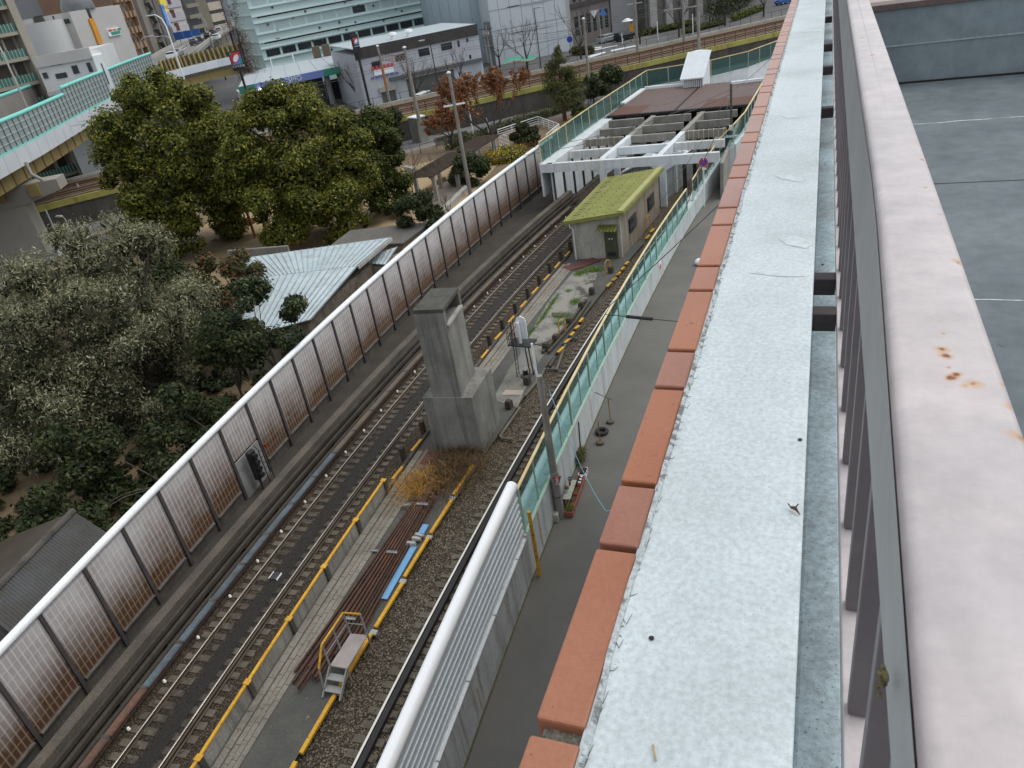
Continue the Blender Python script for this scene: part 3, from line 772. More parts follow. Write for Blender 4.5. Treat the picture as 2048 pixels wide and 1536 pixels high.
# yellow bars on the right hand kerb
kerbpx = [((545, 1605), (592, 1524)), ((602, 1507), (670, 1390)), ((680, 1373), (742, 1269)), ((751, 1255), (805, 1167)), ((809, 1154), (857, 1076)), ((861, 1067), (904, 1000)), ((907, 990), (947, 930))]
for k, (a, b_) in enumerate(kerbpx):
    p, q = P(*a, .05), P(*b_, .05); mb = MB(); mb.beam(p, q, .13, .10)
    setp(mb.build('yellow_kerb_bar', m_['yellow'], bevel=.008), ['yellow kerb bar cut by the bottom edge of the photo', 'yellow kerb bar beside bare asphalt, in front of the steps', 'yellow kerb bar alongside the step platform', 'yellow kerb bar beside the end of the long blue plank', 'yellow kerb bar beside the middle of the stored rails', 'yellow kerb bar beside the far end of the stored rails', 'yellow kerb bar beside the dry brown weeds at the tower'][k], 'kerb bar', 'long yellow kerb bars by the right track')
    if k > 1:
        d = (q - p).normalized(); c = p - d * .16; q = MB(); q.obox((c.x, c.y, -.05), .24, .2, .07, -tang(xK, c.y)); setp(q.build('kerb_block', m_['conc_lt']), 'small pale concrete block between two yellow kerb bars', 'block', 'concrete blocks between the kerb bars')
kk = [((1116, 705), (1127, 694)), ((1130, 686), (1138, 678)), ((1141, 671), (1148, 664)), ((1150, 658), (1158, 651)), ((1159, 644), (1166, 636)), ((1214, 573), (1223, 565)), ((1225, 561), (1232, 555)), ((1233, 550), (1241, 544)), ((1242, 540), (1249, 534)), ((1250, 529), (1257, 523)), ((1292, 477), (1299, 470)), ((1301, 464), (1308, 457))]
for k, (a, b_) in enumerate(kk):
    p, q = P(*a, .04), P(*b_, .04); mb = MB(); mb.beam(p, q, .16, .06)
    g = 'short yellow dash on the ballast edge beside the wet concrete slab' if k < 5 else ('short yellow dash on the ballast edge in front of the hut door' if k < 10 else 'short yellow dash on the ballast edge beside the long side of the hut')
    setp(mb.build('yellow_dash', m_['yellow']), g, 'marker bar', g.replace('short yellow dash', 'yellow dashes'))

# ------------------------------------------------------------------ stored rails, spacers, planks
RP2 = [(o * 1.0, z + .15) for o, z in RAILP]
for i in range(9):
    t = i / 8.; a = P(661 + 73 * t, 1236, .2); b_ = P(827 + 36 * t, 1000, .2); d = (b_ - a).normalized()
    lo = [2.2, 2.6, 2.0, 2.9, 2.4, 2.5, 1.6, 1.2, 1.4][i]; hi = [.2, .0, .5, .9, 1.2, 1.4, .8, .5, .2][i]
    p = a - d * lo; q = b_ + d * hi; z = [.0, .0, .0, .15, .15, .15, .15, .0, .0][i]
    mb = MB(); mb.sweep([(p.x, p.y), ((p.x + q.x) / 2 + .02, (p.y + q.y) / 2), (q.x, q.y)], [(o, zz + z) for o, zz in RP2])
    setp(mb.build('stored_rail', m_['rust'] if i in (3, 4, 5, 7) else m_['rust_dk']), ['dark old rail, outermost of the pile on the walkway side', 'dark old rail, second of the pile from the walkway', 'dark old rail, third of the pile from the walkway', 'red rusty rail on the upper layer nearest the walkway', 'red rusty rail in the middle of the upper layer', 'red rusty rail on the upper layer, third from the walkway', 'dark rail on the upper layer nearest the track', 'rusty rail at ground level next to the blue planks', 'dark rail at ground level, outermost beside the blue planks'][i], 'rail', 'old rails stored on the island')
mt_gal = M('galvanised_channel', (.38, .40, .41), (.26, .27, .27), 3, .5, .3, fine=.15)
for k, (x, y, z, L) in enumerate([(784, 1105, .31, .42), (844, 1009, .31, .5), (813, 1010, .17, .35), (700, 1238, .33, .4), (750, 1102, .05, .35)]):
    p = P(x, y, z); mb = MB(); mb.obox(p, L, .10, .02, .1); mb.obox(p + V3((0, .045, .02)), L, .012, .03, .1); mb.obox(p + V3((0, -.045, .02)), L, .012, .03, .1)
    setp(mb.build('channel_spacer', mt_gal), ['galvanised channel lying across the middle of the stored rails', 'galvanised channel across the far end of the stored rails', 'short galvanised channel sticking out beside the far end of the rails', 'galvanised channel across the rails just behind the step platform', 'grey channel offcut lying between walkway and rails'][k], 'channel')
mt_blue = M('blue_plank', (.13, .30, .50), (.16, .34, .54), 1.2, .5, fine=.08, spot=(.4, .42, .42), sps=6, spt=.72)
for k, (a, b_) in enumerate([((768, 1199), (828, 1094)), ((842, 1068), (852, 1050))]):
    p, q = P(*a, .03), P(*b_, .03); mb = MB(); mb.beam(p + V3((0, 0, .02)), q + V3((0, 0, .02)), .26, .04)
    setp(mb.build('blue_plank', mt_blue, bevel=.006), ['long pale blue plank lying beside the stored rails', 'short pale blue plank beyond the stacked grey blocks'][k], 'plank', 'blue planks beside the stored rails')
for k, (x, y) in enumerate([(822, 1090), (832, 1081), (838, 1074)]):
    p = P(x, y, .06); mb = MB(); mb.obox(p, .42, .14, .07, .15 + k * .1); mb.obox(p + V3((.02, .02, .07)), .36, .12, .06, .05 - k * .1)
    setp(mb.build('paving_block', m_['conc_lt'], bevel=.01), 'grey blocks stacked across the blue planks', 'block', 'grey blocks on the blue planks')

# ------------------------------------------------------------------ step platform
zt = .62
L0, L1, R0, R1 = P(660, 1331, zt), P(701, 1267, zt), P(694, 1337, zt), P(735, 1270, zt)
st = thing('step_platform', ((L0.x + R1.x) / 2, (L0.y + R1.y) / 2, 0), 'grey steel step platform with bright yellow handrail beside the stored rails', 'steps')
mt_grey = M('grey_galv', (.30, .30, .29), (.24, .24, .235), 3, .5, .2, fine=.1)
MB().prism([(L0.x, L0.y), (R0.x, R0.y), (R1.x, R1.y), (L1.x, L1.y)], zt - .04, zt).build('deck', M('pinkish_grip_deck', (.34, .30, .285), (.28, .25, .24), 3, .9, fine=.12, fs=60), st)
dn = (L0 - L1).normalized()
for k in range(2):
    o_ = dn * (.10 + .27 * k); a, b_ = L0 + o_, R0 + o_; z = zt - .21 * (k + 1); e = dn * .24
    MB().prism([(v.x, v.y) for v in (a, b_, b_ + e, a + e)], z - .03, z).build('tread', mt_grey, st)
for a in (L0, R0):
    MB().beam(a + V3((0, 0, -.02)), a + dn * .72 + V3((0, 0, -zt + .02)), .04, .12).build('stringer', mt_grey, st)
up = V3((0, 0, .95))
mb = MB()
foot = L0 + dn * .45 + V3((0, 0, -.45 + .95 - .1))
mb.tube([foot + V3((0, 0, 0)) + dn * .0, L0 + up, L1 + up, R1 + up], .038, 8)
mb.build('handrail', m_['yellow'], st, smooth=True)
mid = L0.lerp(L1, .5)
for a, h in ((L0, .95), (mid, .95), (L1, .95), (R1, .95)):
    MB().beam(V3((a.x, a.y, 0)), V3((a.x, a.y, zt + h)), .045, .045).build('post', mt_grey, st)
MB().beam(foot, V3((foot.x, foot.y, 0)) + dn * .15, .04, .04).build('post', mt_grey, st)
MB().tube([L0 + up * .5, L1 + up * .5, R1 + up * .5], .02, 6).build('midrail', mt_grey, st)
for a in (R0,): MB().beam(V3((a.x, a.y, 0)), V3((a.x, a.y, zt)), .045, .045).build('leg', mt_grey, st)

# ------------------------------------------------------------------ concrete tower
tw = thing('vent_tower', (-14.3, 25.6, -.2), 'stained concrete shaft tower with a slot opening, standing on a wider block between the tracks', 'tower')
def quadp(a, b_, c, d): return [a, b_, c, d]
lowp = [(-15.42, 24.36), (-13.16, 24.60), (-13.28, 27.2), (-15.5, 27.0)]
MB().prism(lowp, -.3, 2.85).build('base_block', m_['conc'], tw, bevel=.02)
upp = [(-14.96, 24.47), (-13.66, 24.60), (-13.86, 26.72), (-15.1, 26.6)]
def inset(poly, t):
    cx = sum(p[0] for p in poly) / 4; cy = sum(p[1] for p in poly) / 4
    return [(p[0] + (cx - p[0]) * t, p[1] + (cy - p[1]) * t) for p in poly]
MB().prism(upp, 2.852, 6.18).build('shaft', m_['conc'], tw, bevel=.015)
up2 = [V3((p[0], p[1], 0)) for p in upp]
fr = MB()
def wallseg(a, b_, th, z0, z1):
    d = (b_ - a).normalized(); n = V3((-d.y, d.x, 0)); A = [a, b_, b_ + n * th, a + n * th]; return MB().prism([(v.x, v.y) for v in A], z0, z1)
wallseg(up2[0], up2[1], .17, 6.182, 6.80).build('front_wall', m_['conc'], tw)
wallseg(up2[2], up2[3], .17, 6.182, 6.80).build('back_wall', m_['conc'], tw)
wallseg(up2[3] + V3((.02, -.18, 0)), up2[0] + V3((.02, .18, 0)), .14, 6.182, 6.80).build('side_wall', m_['conc'], tw)
d_ = (up2[2] - up2[1]).normalized()
wallseg(up2[1] + d_ * .18, up2[1] + d_ * .26, .13, 6.182, 6.80).build('jamb', m_['conc'], tw)
MB().beam(up2[1] + d_ * .1 + V3((.02, 0, 6.20)), up2[2] - d_ * .18 + V3((.02, 0, 6.20)), .16, .10).build('sill', m_['conc_lt'], tw)
MB().prism(upp, 6.802, 6.98).build('roof_slab', M('mossy_roof_slab', (.085, .085, .07), (.055, .055, .048), 2, .95, fine=.3, fs=20), tw, bevel=.015)

# weeds in front of the tower
def tuft(name, label, cat, c, rx, ry, h, n, mat, seed=1, w=.008, group=None, splay=.5):
    r = np.random.default_rng(seed); mb = MB()
    for i in range(n):
        x = c[0] + r.normal() * rx * .5; y = c[1] + r.normal() * ry * .5; L = h * (.4 + .8 * r.random())
        d = V3((r.normal() * splay, r.normal() * splay, 1)).normalized(); s = V3((r.normal(), r.normal(), 0)).normalized() * w
        p0 = V3((x, y, c[2])); p1 = p0 + d * L * .6; p2 = p1 + (d + V3((d.x, d.y, -.35)) * .9).normalized() * L * .5
        mb.add([p0 - s, p0 + s, p1 + s * .8, p1 - s * .8, p2], [(0, 1, 2, 3), (3, 2, 4)])
    return setp(mb.build(name, mat), label, cat, group)
mt_dry = leafmat('dry_weed', (.14, .09, .045), (.09, .06, .035), (.22, .14, .07), 1.5)
mt_gold = leafmat('golden_weed', (.45, .24, .04), (.36, .20, .05), (.52, .30, .07), 1.5)
mt_moss = leafmat('fresh_moss', (.12, .22, .03), (.09, .17, .025), (.18, .28, .05), 1.2)
tuft('dry_weed', 'brown dead weeds heaped at the foot of the concrete tower', 'weeds', (-13.95, 23.3, 0), 1.5, 2.2, .75, 2600, mt_dry, 3, splay=.9)
p = P(832, 975, .1); tuft('dry_weed', 'golden dry plant spilling over the far end of the stored rails', 'weeds', (p.x, p.y, .15), 1.0, 1.1, .7, 900, mt_gold, 4, splay=1.1)
p = P(898, 940, .1); tuft('dry_weed', 'dark brown dead stalks between the stored rails and the right kerb', 'weeds', (p.x, p.y, .05), .9, 2.2, .6, 1300, mt_dry, 5, splay=.9)
for k, (px, rx, ry, n) in enumerate([((757, 1003), .12, 1.0, 500), ((742, 1025), .1, .7, 300), ((1085, 635), .12, 1.6, 450), ((1105, 606), .15, 1.4, 420), ((1060, 668), .1, 1.2, 300), ((1188, 540), .7, .5, 700), ((1158, 548), .35, .4, 450), ((1150, 603), .35, .5, 420), ((1128, 633), .8, .5, 620), ((1120, 647), .4, .4, 250), ((1137, 582), .2, .25, 120)]):
    p = P(px[0], px[1], 0)
    tuft('moss_patch', ['bright green moss along the foot of the low plate wall', 'thin green moss strip by the near plate wall', 'green moss along the walkway edge beside the signal mast', 'green moss along the walkway edge by the wet slab', 'thin green moss near the foot of the signal mast', 'large green weed patch in front of the hut door', 'green weeds beside the red path', 'green weeds at the edge of the wet slab by the channel', 'green weeds round the drain cover on the wet slab', 'small green weeds near the yellow hoop', 'lone green tuft in the wet slab'][k], 'moss', (p.x, p.y, .0), rx, ry, .16, n, mt_moss, 20 + k, .012, splay=.9)
# wet slab between tower and hut
def wetmat():
    m, nt, b = _mk('wet_concrete'); geo = _node(nt, 'ShaderNodeNewGeometry').outputs['Position']
    f = _ramp(nt, _noise(nt, geo, .9, 6, .62), .47, .56); g = _noise(nt, geo, 9, 4)
    c = _mix(nt, f, (.23, .22, .19), (.09, .085, .075)); c = _mix(nt, _ramp(nt, g, .5, .75), c, (.15, .14, .12))
    nt.links.new(c, b.inputs['Base Color'])
    rr = _node(nt, 'ShaderNodeMapRange'); rr.inputs[3].default_value = .75; rr.inputs[4].default_value = .06; nt.links.new(f, rr.inputs[0]); nt.links.new(rr.outputs[0], b.inputs['Roughness'])
    bn = _node(nt, 'ShaderNodeBump'); bn.inputs['Strength'].default_value = .10; bn.inputs['Distance'].default_value = .02; nt.links.new(_noise(nt, geo, 5, 3), bn.inputs['Height']); nt.links.new(bn.outputs[0], b.inputs['Normal'])
    return m
pp = [P(*q, .0) for q in [(1042, 700), (1075, 640), (1105, 592), (1146, 545), (1196, 545), (1180, 590), (1148, 630), (1106, 678)]]
mb = MB(); mb.prism([(v.x, v.y) for v in pp], -.05, .012); mb.build('wet_slab', wetmat(), kind='structure')
pp = [P(*q) for q in [(985, 800), (1020, 735), (1055, 690), (1100, 690), (1065, 745), (1035, 815)]]
MB().prism([(v.x, v.y) for v in pp], -.05, .006).build('concrete_apron', M('apron_concrete', (.20, .195, .17), (.13, .125, .11), 1.2, .9, fine=.18, fs=12), kind='structure')
def plate(name, px, mat, label, cat, h=.02, z=0.01):
    q = [P(*a, z) for a in px]; mb = MB(); mb.prism([(v.x, v.y) for v in q], z, z + h); return setp(mb.build(name, mat), label, cat)
mt_red = M('red_plate', (.12, .045, .035), (.09, .035, .03), 2, .7, fine=.15)
plate('cover_plate', [(838, 928), (866, 930), (886, 907), (858, 900)], mt_red, 'rusty red cover plate set in the walkway at the foot of the tower', 'plate', .02, .045)
plate('red_path', [(1123, 534), (1139, 541), (1160, 536), (1203, 520), (1184, 515), (1162, 524)], mt_red, 'dark red matting path bending from the walkway to the hut', 'path', .012, .035)
plate('cover_plate', [(1003, 790), (1043, 790), (1048, 781), (1011, 780)], M('beige_plate', (.36, .30, .25), (.30, .25, .21), 2), 'beige rectangular plate on the concrete beside the tower', 'plate', .015, .01)
plate('drain_cover', [(1103, 633), (1136, 634), (1142, 627), (1104, 626)], m_['conc_dark'], 'dark drain cover half hidden in green weeds', 'drain cover', .03, .015)
# channel beams and square posts on the right island edge
mt_ch = M('channel_beam', (.06, .05, .042), (.085, .07, .055), 2, .8, fine=.2)
for k, (a, b_) in enumerate([((1085, 705), (1143, 643)), ((1097, 705), (1150, 645)), ((1140, 645), (1172, 600)), ((1150, 645), (1180, 602))]):
    p, q = P(*a, .1), P(*b_, .1); mb = MB(); mb.beam(p, q, .12, .16)
    setp(mb.build('channel_beam', mt_ch), ['dark trough beam near the signal mast, walkway side', 'dark trough beam near the signal mast, track side', 'dark trough beam by the wet slab, walkway side', 'dark trough beam by the wet slab, track side'][k], 'beam', 'trough beams on the island edge')
for k, (x, y) in enumerate([(1184, 588), (1163, 617), (1139, 650), (1112, 683), (1019, 816), (1092, 700), (1055, 768), (1222, 545)]):
    p = P(x, y, 0); mb = MB(); mb.obox(p, .30, .30, .38, -.15); mb.obox(p + V3((0, 0, .38)), .24, .24, .06, -.15)
    setp(mb.build('square_block', M('dark_block', (.075, .065, .052), (.05, .043, .036), 3, .9, fine=.25) if k == 0 else bpy.data.materials['dark_block'], bevel=.015),
         ['squat dark block at the far end of the wet slab', 'squat dark block by the middle of the trough beams', 'squat dark block beside the nearer yellow hoop', 'squat dark block with a blue cable behind the lamp post', 'squat dark block on the apron beside the tower', 'squat dark block near the beam ends by the signal', 'squat dark block at the foot of the signal mast', 'squat dark block beside the farther yellow hoop'][k], 'block')
# pipes lying in the ballast
for k, pts in enumerate([[(1040, 815), (1005, 865), (1000, 873), (1006, 877), (1026, 878)], [(1113, 740), (1130, 690), (1136, 680), (1146, 676), (1156, 677)], [(1050, 792), (1082, 752), (1090, 738), (1112, 738)]]):
    mb = MB(); mb.tube([P(*q, -.06) + V3((0, 0, 0)) for q in pts], .07, 8)
    setp(mb.build('conduit_pipe', m_['conc_lt'] if False else M('pipe_grime', (.15, .14, .115), (.11, .10, .08), 2, .85) if k == 0 else bpy.data.materials['pipe_grime'], smooth=True), ['bent grey pipe in the ballast beside the concrete tower', 'bent grey pipe in the ballast near the first yellow dashes', 'bent grey pipe in the ballast beside the signal mast'][k], 'pipe')
def hoop(px, top, lab):
    b_ = P(*px, 0); h = ZA(top[0], top[1], b_); mb = MB(); r_ = .23
    a = 1.05; ux = V3((math.cos(a), math.sin(a), 0))
    pts = [b_ - ux * r_, b_ - ux * r_ + V3((0, 0, h - r_))] + [b_ + ux * (-r_ * math.cos(t * PI / 8)) + V3((0, 0, h - r_ + r_ * math.sin(t * PI / 8))) for t in range(1, 8)] + [b_ + ux * r_ + V3((0, 0, h - r_)), b_ + ux * r_]
    mb.tube(pts, .032, 7); setp(mb.build('grab_hoop', m_['yellow'], smooth=True), lab, 'handrail hoop', 'yellow grab hoops')
hoop((1217, 549), (1214, 520), 'yellow grab hoop in front of the hut door')
hoop((1126, 672), (1124, 639), 'yellow grab hoop beside the wet slab, nearest the signal mast')
hoop((1296, 459), (1293, 432), 'yellow grab hoop at the far corner of the hut')

# ------------------------------------------------------------------ signal mast with platform
b0 = P(1052, 752, 0); zp = ZA(1041, 688, b0); zh = ZA(1040, 633, b0)
sm = thing('signal_mast', b0, 'white signal mast with ladder, black platform and backboard shown from behind', 'signal')
mb = MB(); mb.tube([b0, b0 + V3((0, 0, .35))], .13, 12); mb.build('mast_foot', m_['black'], sm, smooth=True)
MB().tube([b0 + V3((0, 0, .35)), b0 + V3((0, 0, zp + 1.2))], .085, 12).build('mast', m_['white_clean'], sm, smooth=True)
MB().cyl(b0, .28, .05, 14).build('flange', m_['steel_dk'], sm)
mb = MB(); mb.obox(b0 + V3((.05, .1, zp)), 1.25, .85, .06, -.1); mb.build('platform', m_['black'], sm)
q = MB()
for (x, y) in ((-.56, -.3), (-.56, .1), (-.56, .5), (-.1, -.3), (-.34, -.3), (-.56, -.1), (-.56, .3)): q.tube([b0 + V3((x, y, zp)), b0 + V3((x, y, zp + .75))], .016, 5)
for z in (.4, .75): q.tube([b0 + V3((-.1, -.3, zp + z)), b0 + V3((-.56, -.3, zp + z)), b0 + V3((-.56, .5, zp + z))], .016, 5)
q.build('guard_rail', m_['black'], sm)
q = MB()
for s in (-.16, .16): q.tube([b0 + V3((-.42, s, 0)), b0 + V3((-.30, s, zp + 1.3))], .02, 5)
for k in range(11):
    t = k / 11.; q.tube([b0 + V3((-.42 + .12 * t, -.16, .15 + t * (zp + 1.1))), b0 + V3((-.42 + .12 * t, .16, .15 + t * (zp + 1.1)))], .014, 5)
q.build('ladder', m_['black'], sm)
mb = MB(); zt_ = zh; c = b0 + V3((.12, .12, 0)); ol = [(-.24, zp + .25), (.24, zp + .25), (.27, zp + .4), (.27, zt_ - .3), (.2, zt_ - .1), (0, zt_), (-.2, zt_ - .1), (-.27, zt_ - .3), (-.27, zp + .4)]
mb.add([c + V3((x, -.03, z)) for x, z in ol] + [c + V3((x, .03, z)) for x, z in ol], [tuple(range(9)), tuple(range(17, 8, -1))] + [(i, i + 9, (i + 1) % 9 + 9, (i + 1) % 9) for i in range(9)])
mb.build('backboard', m_['white_clean'], sm)
MB().obox(c + V3((0, .14, zp + .35)), .34, .2, max(.5, zt_ - zp - .6)).build('signal_head', m_['black'], sm, bevel=.02)
q = MB()
for (x, y) in ((.1, .35), (.35, .2), (.5, .4)): q.tube([b0 + V3((x, y, 0)), b0 + V3((x - .05, y - .05, zp))], .035, 6)
q.build('cable_riser', m_['rust_dk'], sm)
# ------------------------------------------------------------------ right retaining wall, screen, fence
YS = 17.9
def zw(y): return 1.80 - .020 * max(0, y - 20)
def zf(y): return 3.62 - .026 * max(0, y - 18)
mt_wallw = M('white_wall', (.50, .545, .555), (.40, .44, .45), .7, .7, fine=.08, fs=9, streak=(.20, .20, .18), sk=.7, ss=2.2, contrast=(.35, .75))
mt_walls = M('stained_white_wall', (.47, .50, .51), (.36, .38, .38), .8, .75, fine=.1, fs=9, streak=(.13, .125, .105), sk=.95, ss=3.4)
rw = thing('retaining_wall', (xW(35), 35, 0), 'white painted retaining wall with rust streaks between the alley and the right track', 'wall')
def wallsweep(a, b_, off0, off1, f0, f1, st=1.2):
    n = max(2, int((b_ - a) / st) + 1); mb = MB(); k = 0
    for i in range(n):
        y = a + (b_ - a) * i / (n - 1); t = tang(xW, y); rx, ry = math.cos(t), -math.sin(t); c = xW(y)
        for (o, z) in ((off0, f0(y)), (off1, f0(y)), (off1, f1(y)), (off0, f1(y))): mb.v.append((c + rx * o, y + ry * o, z))
    for i in range(n - 1):
        for j in range(4):
            a_ = i * 4 + j; b2 = i * 4 + (j + 1) % 4; mb.f.append((a_, a_ + 4, b2 + 4, b2))
    mb.f.append((0, 1, 2, 3)); mb.f.append(tuple(range(n * 4 - 1, n * 4 - 5, -1)))
    return mb
wallsweep(YS, 55, -.45, 0, lambda y: -.3, zw).build('wall_face', mt_wallw, rw)
wallsweep(YA - 1, YS - .01, -.45, 0, lambda y: -.3, lambda y: 1.72).build('stained_wall_face', mt_walls, rw)
mt_moss2 = M('green_grime', (.07, .08, .03), (.10, .09, .04), 3, .95, fine=.3)
wallsweep(YA - 1, 55, .002, .05, lambda y: -.02, lambda y: .03 if y < 13 else .012).build('grime_line', mt_moss2, rw)
q = MB()
for (y, z0, z1, wd) in ((15.2, .5, 1.6, .03), (19.2, .1, 1.7, .10), (22.6, .0, 1.6, .02), (27.2, .3, 1.7, .05), (27.35, .0, 1.3, .02), (12.3, .15, 1.1, .07), (24.7, .6, 1.7, .025), (33.5, .5, 1.5, .04)):
    q.beam((xW(y) + .004, y, z0), (xW(y) + .004, y, z1), .006, wd, up=(0, 1, 0))
q.build('rust_streak', M('rust_streak', (.34, .20, .09), (.46, .38, .30), 6, .9, fine=.2), rw)
# white screen panel with rolled top, near part
ws = thing('screen_fence', (xW(10), 10, 1.7), 'white ribbed metal screen with fat rolled top edge standing on the near wall', 'screen')
y = YA - .6; k = 0
mt_rib = M('white_ribbed_sheet', (.60, .66, .70), (.54, .60, .64), .7, .4, fine=.05, fs=6)
while y < YS - .2:
    e = min(YS, y + 2.02)
    mb = wallsweep(y, e - .006, -.14, -.10, lambda y: 1.795, lambda y: 3.75, .7)
    for z in (1.98, 2.26, 2.54, 2.82, 3.10, 3.38): mb2 = wallsweep(y, e - .006, -.102, -.062, lambda y, z=z: z, lambda y, z=z: z + .06, .7); mb.add(mb2.v, mb2.f)
    mb.build('panel', mt_rib, ws); y = e
n = 16; mb = MB(); mb.sweep(path(xW, YA - .6, YS + .05, .8, -.22), [(.2 * math.cos(2 * PI * t / n), 3.85 + .2 * math.sin(2 * PI * t / n)) for t in range(n)])
mb.build('rolled_top', M('white_roll', (.88, .90, .92), (.84, .86, .88), .8, .3, fine=.03), ws, smooth=True)
y = YA - .6
while y < YS - .3:
    e = min(YS - .1, y + 2.4); wallsweep(y, e - .05, -.08, .03, lambda y: 1.725, lambda y: 1.77, .8).build('sill', m_['white'], ws); y = e
# fence on the wall
fn = thing('mesh_fence', (xW(35) - .12, 35, 1.7), 'green steel fence with tinted mesh panels and yellowed top rail along the alley wall', 'fence')
ytop = [P(x, y, 3.45).y for x, y in [(1085, 869), (1130, 777), (1170, 702), (1202, 641)]]
st_ = (ytop[3] - ytop[0]) / 3.
yfp = [ytop[0] - st_] + ytop
while yfp[-1] < 52.5: yfp.append(yfp[-1] + st_)
yfp[0] = YS + .15
FO = -.10
for i, y in enumerate(yfp):
    c = xW(y) + FO; q = MB(); q.box(c - .04, c + .04, y - .06, y + .06, zw(y) - .02, zf(y) + .03); q.box(c - .085, c + .085, y - .09, y + .09, zw(y) + .001, zw(y) + .02); q.build('post', m_['green_fence'], fn)
    if i == len(yfp) - 1: break
    y2 = yfp[i + 1]; ym = (y + y2) / 2; cm_ = xW(ym) + FO
    MB().box(cm_ - .022, cm_ + .022, ym - .03, ym + .03, zw(ym), zf(ym)).build('mullion', m_['green_fence'], fn)
    for (a, b_) in ((y + .065, ym - .035), (ym + .035, y2 - .065)):
        wallsweep(a, b_, FO - .008, FO + .008, lambda y: zw(y) + .06, lambda y: zf(y) - .03, .8).build('mesh_panel', m_['mesh'], fn)
wallsweep(YS + .1, yfp[-1], FO - .05, FO + .05, lambda y: zf(y) + .032, lambda y: zf(y) + .075).build('top_rail', m_['cream'], fn)
wallsweep(YS + .1, 55, FO - .05, .02, lambda y: zw(y) + .022, lambda y: zw(y) + .045).build('base_rail', m_['green_fence'], fn)
# corrugated white pipe on the track side
pp = MB(); n = 12; ys_ = []
y = YS - .3
while y < 58: ys_.append(y); y += .07 if y < 30 else .14
mb = MB()
mb.tube([(xW(y) - .72, y, zw(y) - .30) for y in ys_], [.20 + (.012 if i % 2 else 0) for i in range(len(ys_))], 10)
setp(mb.build('corrugated_pipe', m_['white_clean'], smooth=True, sharp=60), 'fat white corrugated pipe running behind the green mesh fence', 'pipe')
# the fence goes on along the portal's street side
ep = [P(x, y, z) for x, y, z in [(1386, 400, 1.1), (1415, 352, 1.5), (1440, 315, 2.0), (1467, 288, 2.9), (1490, 262, 3.3), (1530, 190, 3.6), (1556, 160, 3.7)]]
ef = thing('portal_fence', (ep[3].x, ep[3].y, 2.9), 'green mesh fence with cream top rail climbing beside the portal to the brown roof', 'fence')
for i in range(len(ep) - 1):
    a, b_ = ep[i], ep[i + 1]; n = max(1, round((b_ - a).length / 1.7)); up_ = V3((0, 0, 1.5))
    mb = MB(); d = b_ - a; o = V3((d.y, -d.x, 0)).normalized() * .4
    mb.add([(a.x - .25, a.y, -.3), (a.x + .2, a.y, -.3), (b_.x + .2, b_.y, -.3), (b_.x - .25, b_.y, -.3), (a.x - .25, a.y, a.z - .02), (a.x + .2, a.y, a.z - .02), (b_.x + .2, b_.y, b_.z - .02), (b_.x - .25, b_.y, b_.z - .02)], [(0, 3, 2, 1), (4, 5, 6, 7), (0, 1, 5, 4), (1, 2, 6, 5), (2, 3, 7, 6), (3, 0, 4, 7)])
    mb.build('wall_face', mt_wallw, rw)
    MB().beam(a + up_, b_ + up_, .10, .05).build('top_rail', m_['cream'], ef)
    for k in range(n):
        p, q = a.lerp(b_, k / n), a.lerp(b_, (k + 1) / n); MB().beam(p, p + up_, .07, .07).build('post', m_['green_fence'], ef)
        e = (q - p) * .04; MB().add([p + e + V3((0, 0, .05)), q - e + V3((0, 0, .05)), q - e + up_ - V3((0, 0, .04)), p + e + up_ - V3((0, 0, .04))], [(0, 1, 2, 3)]).build('mesh_panel', m_['mesh'], ef)
# alley surface
pa = [(xW(y) + .0, y) for y in [-8 + 3 * i for i in range(24)]]
mb = MB()
for i in range(len(pa) - 1): mb.quad((pa[i][0], pa[i][1], -.004), (-.3, pa[i][1], -.004), (-.3, pa[i + 1][1], -.004), (pa[i + 1][0], pa[i + 1][1], -.004))
mb.build('road_alley', M('alley_asphalt', (.135, .132, .122), (.108, .106, .098), .35, .85, fine=.16, fs=30, spot=(.20, .20, .19), sps=5, spt=.74), kind='structure')
# ------------------------------------------------------------------ alley things
def utility_pole(name, base, h, r, label, mat=None, group=None, caps=True, lean=(0, 0)):
    t = thing(name, base, label, 'utility pole', group); b_ = V3(base)
    MB().tube([b_ - V3((0, 0, .2)), b_ + V3((lean[0], lean[1], h))], [r, r * .68], 12).build('shaft', mat or m_['pole'], t, smooth=True)
    return t
bp = P(1120, 1032, 0); bp.x = xW(bp.y) + .17
hp = ZA(1086, 750, bp); up1 = utility_pole('utility_pole', bp, hp, .16, 'concrete utility pole beside the planters on the alley, topped by a thin steel tube')
hr = ZA(1073, 690, bp)
MB().tube([bp + V3((-.12, .1, hp - .5)), bp + V3((-.14, .12, hr))], .045, 8).build('top_tube', m_['white_clean'], up1, smooth=True)
MB().tube([bp + V3((.25, .45, hp + .1)), bp + V3((.35, .9, hp + .25))], .075, 8).build('closure_tube', m_['steel_dk'], up1, smooth=True)
mb = MB(); mb.tube([bp + V3((0, 0, 1.0)), bp + V3((0, 0, 1.04))], .168, 12); mb.tube([bp + V3((0, 0, 1.55)), bp + V3((0, 0, 1.58))], .165, 12); mb.build('band', m_['black'], up1)
MB().tube([bp + V3((0, 0, -.02)), bp + V3((0, 0, 2.15))], .166, 12).build('cover_sheet', M('pole_cover', (.30, .29, .28), (.25, .24, .235), 2, .6), up1, smooth=True)
sc = bp + V3((.16, -.20, 1.85)); nrm = V3((.3, -.9, 0)).normalized(); sx = V3((.9, .3, 0)).normalized()
mb = MB(); o = [sc + sx * (-.17) + V3((0, 0, .22)), sc + sx * .17 + V3((0, 0, .22)), sc + V3((0, 0, -.26))]
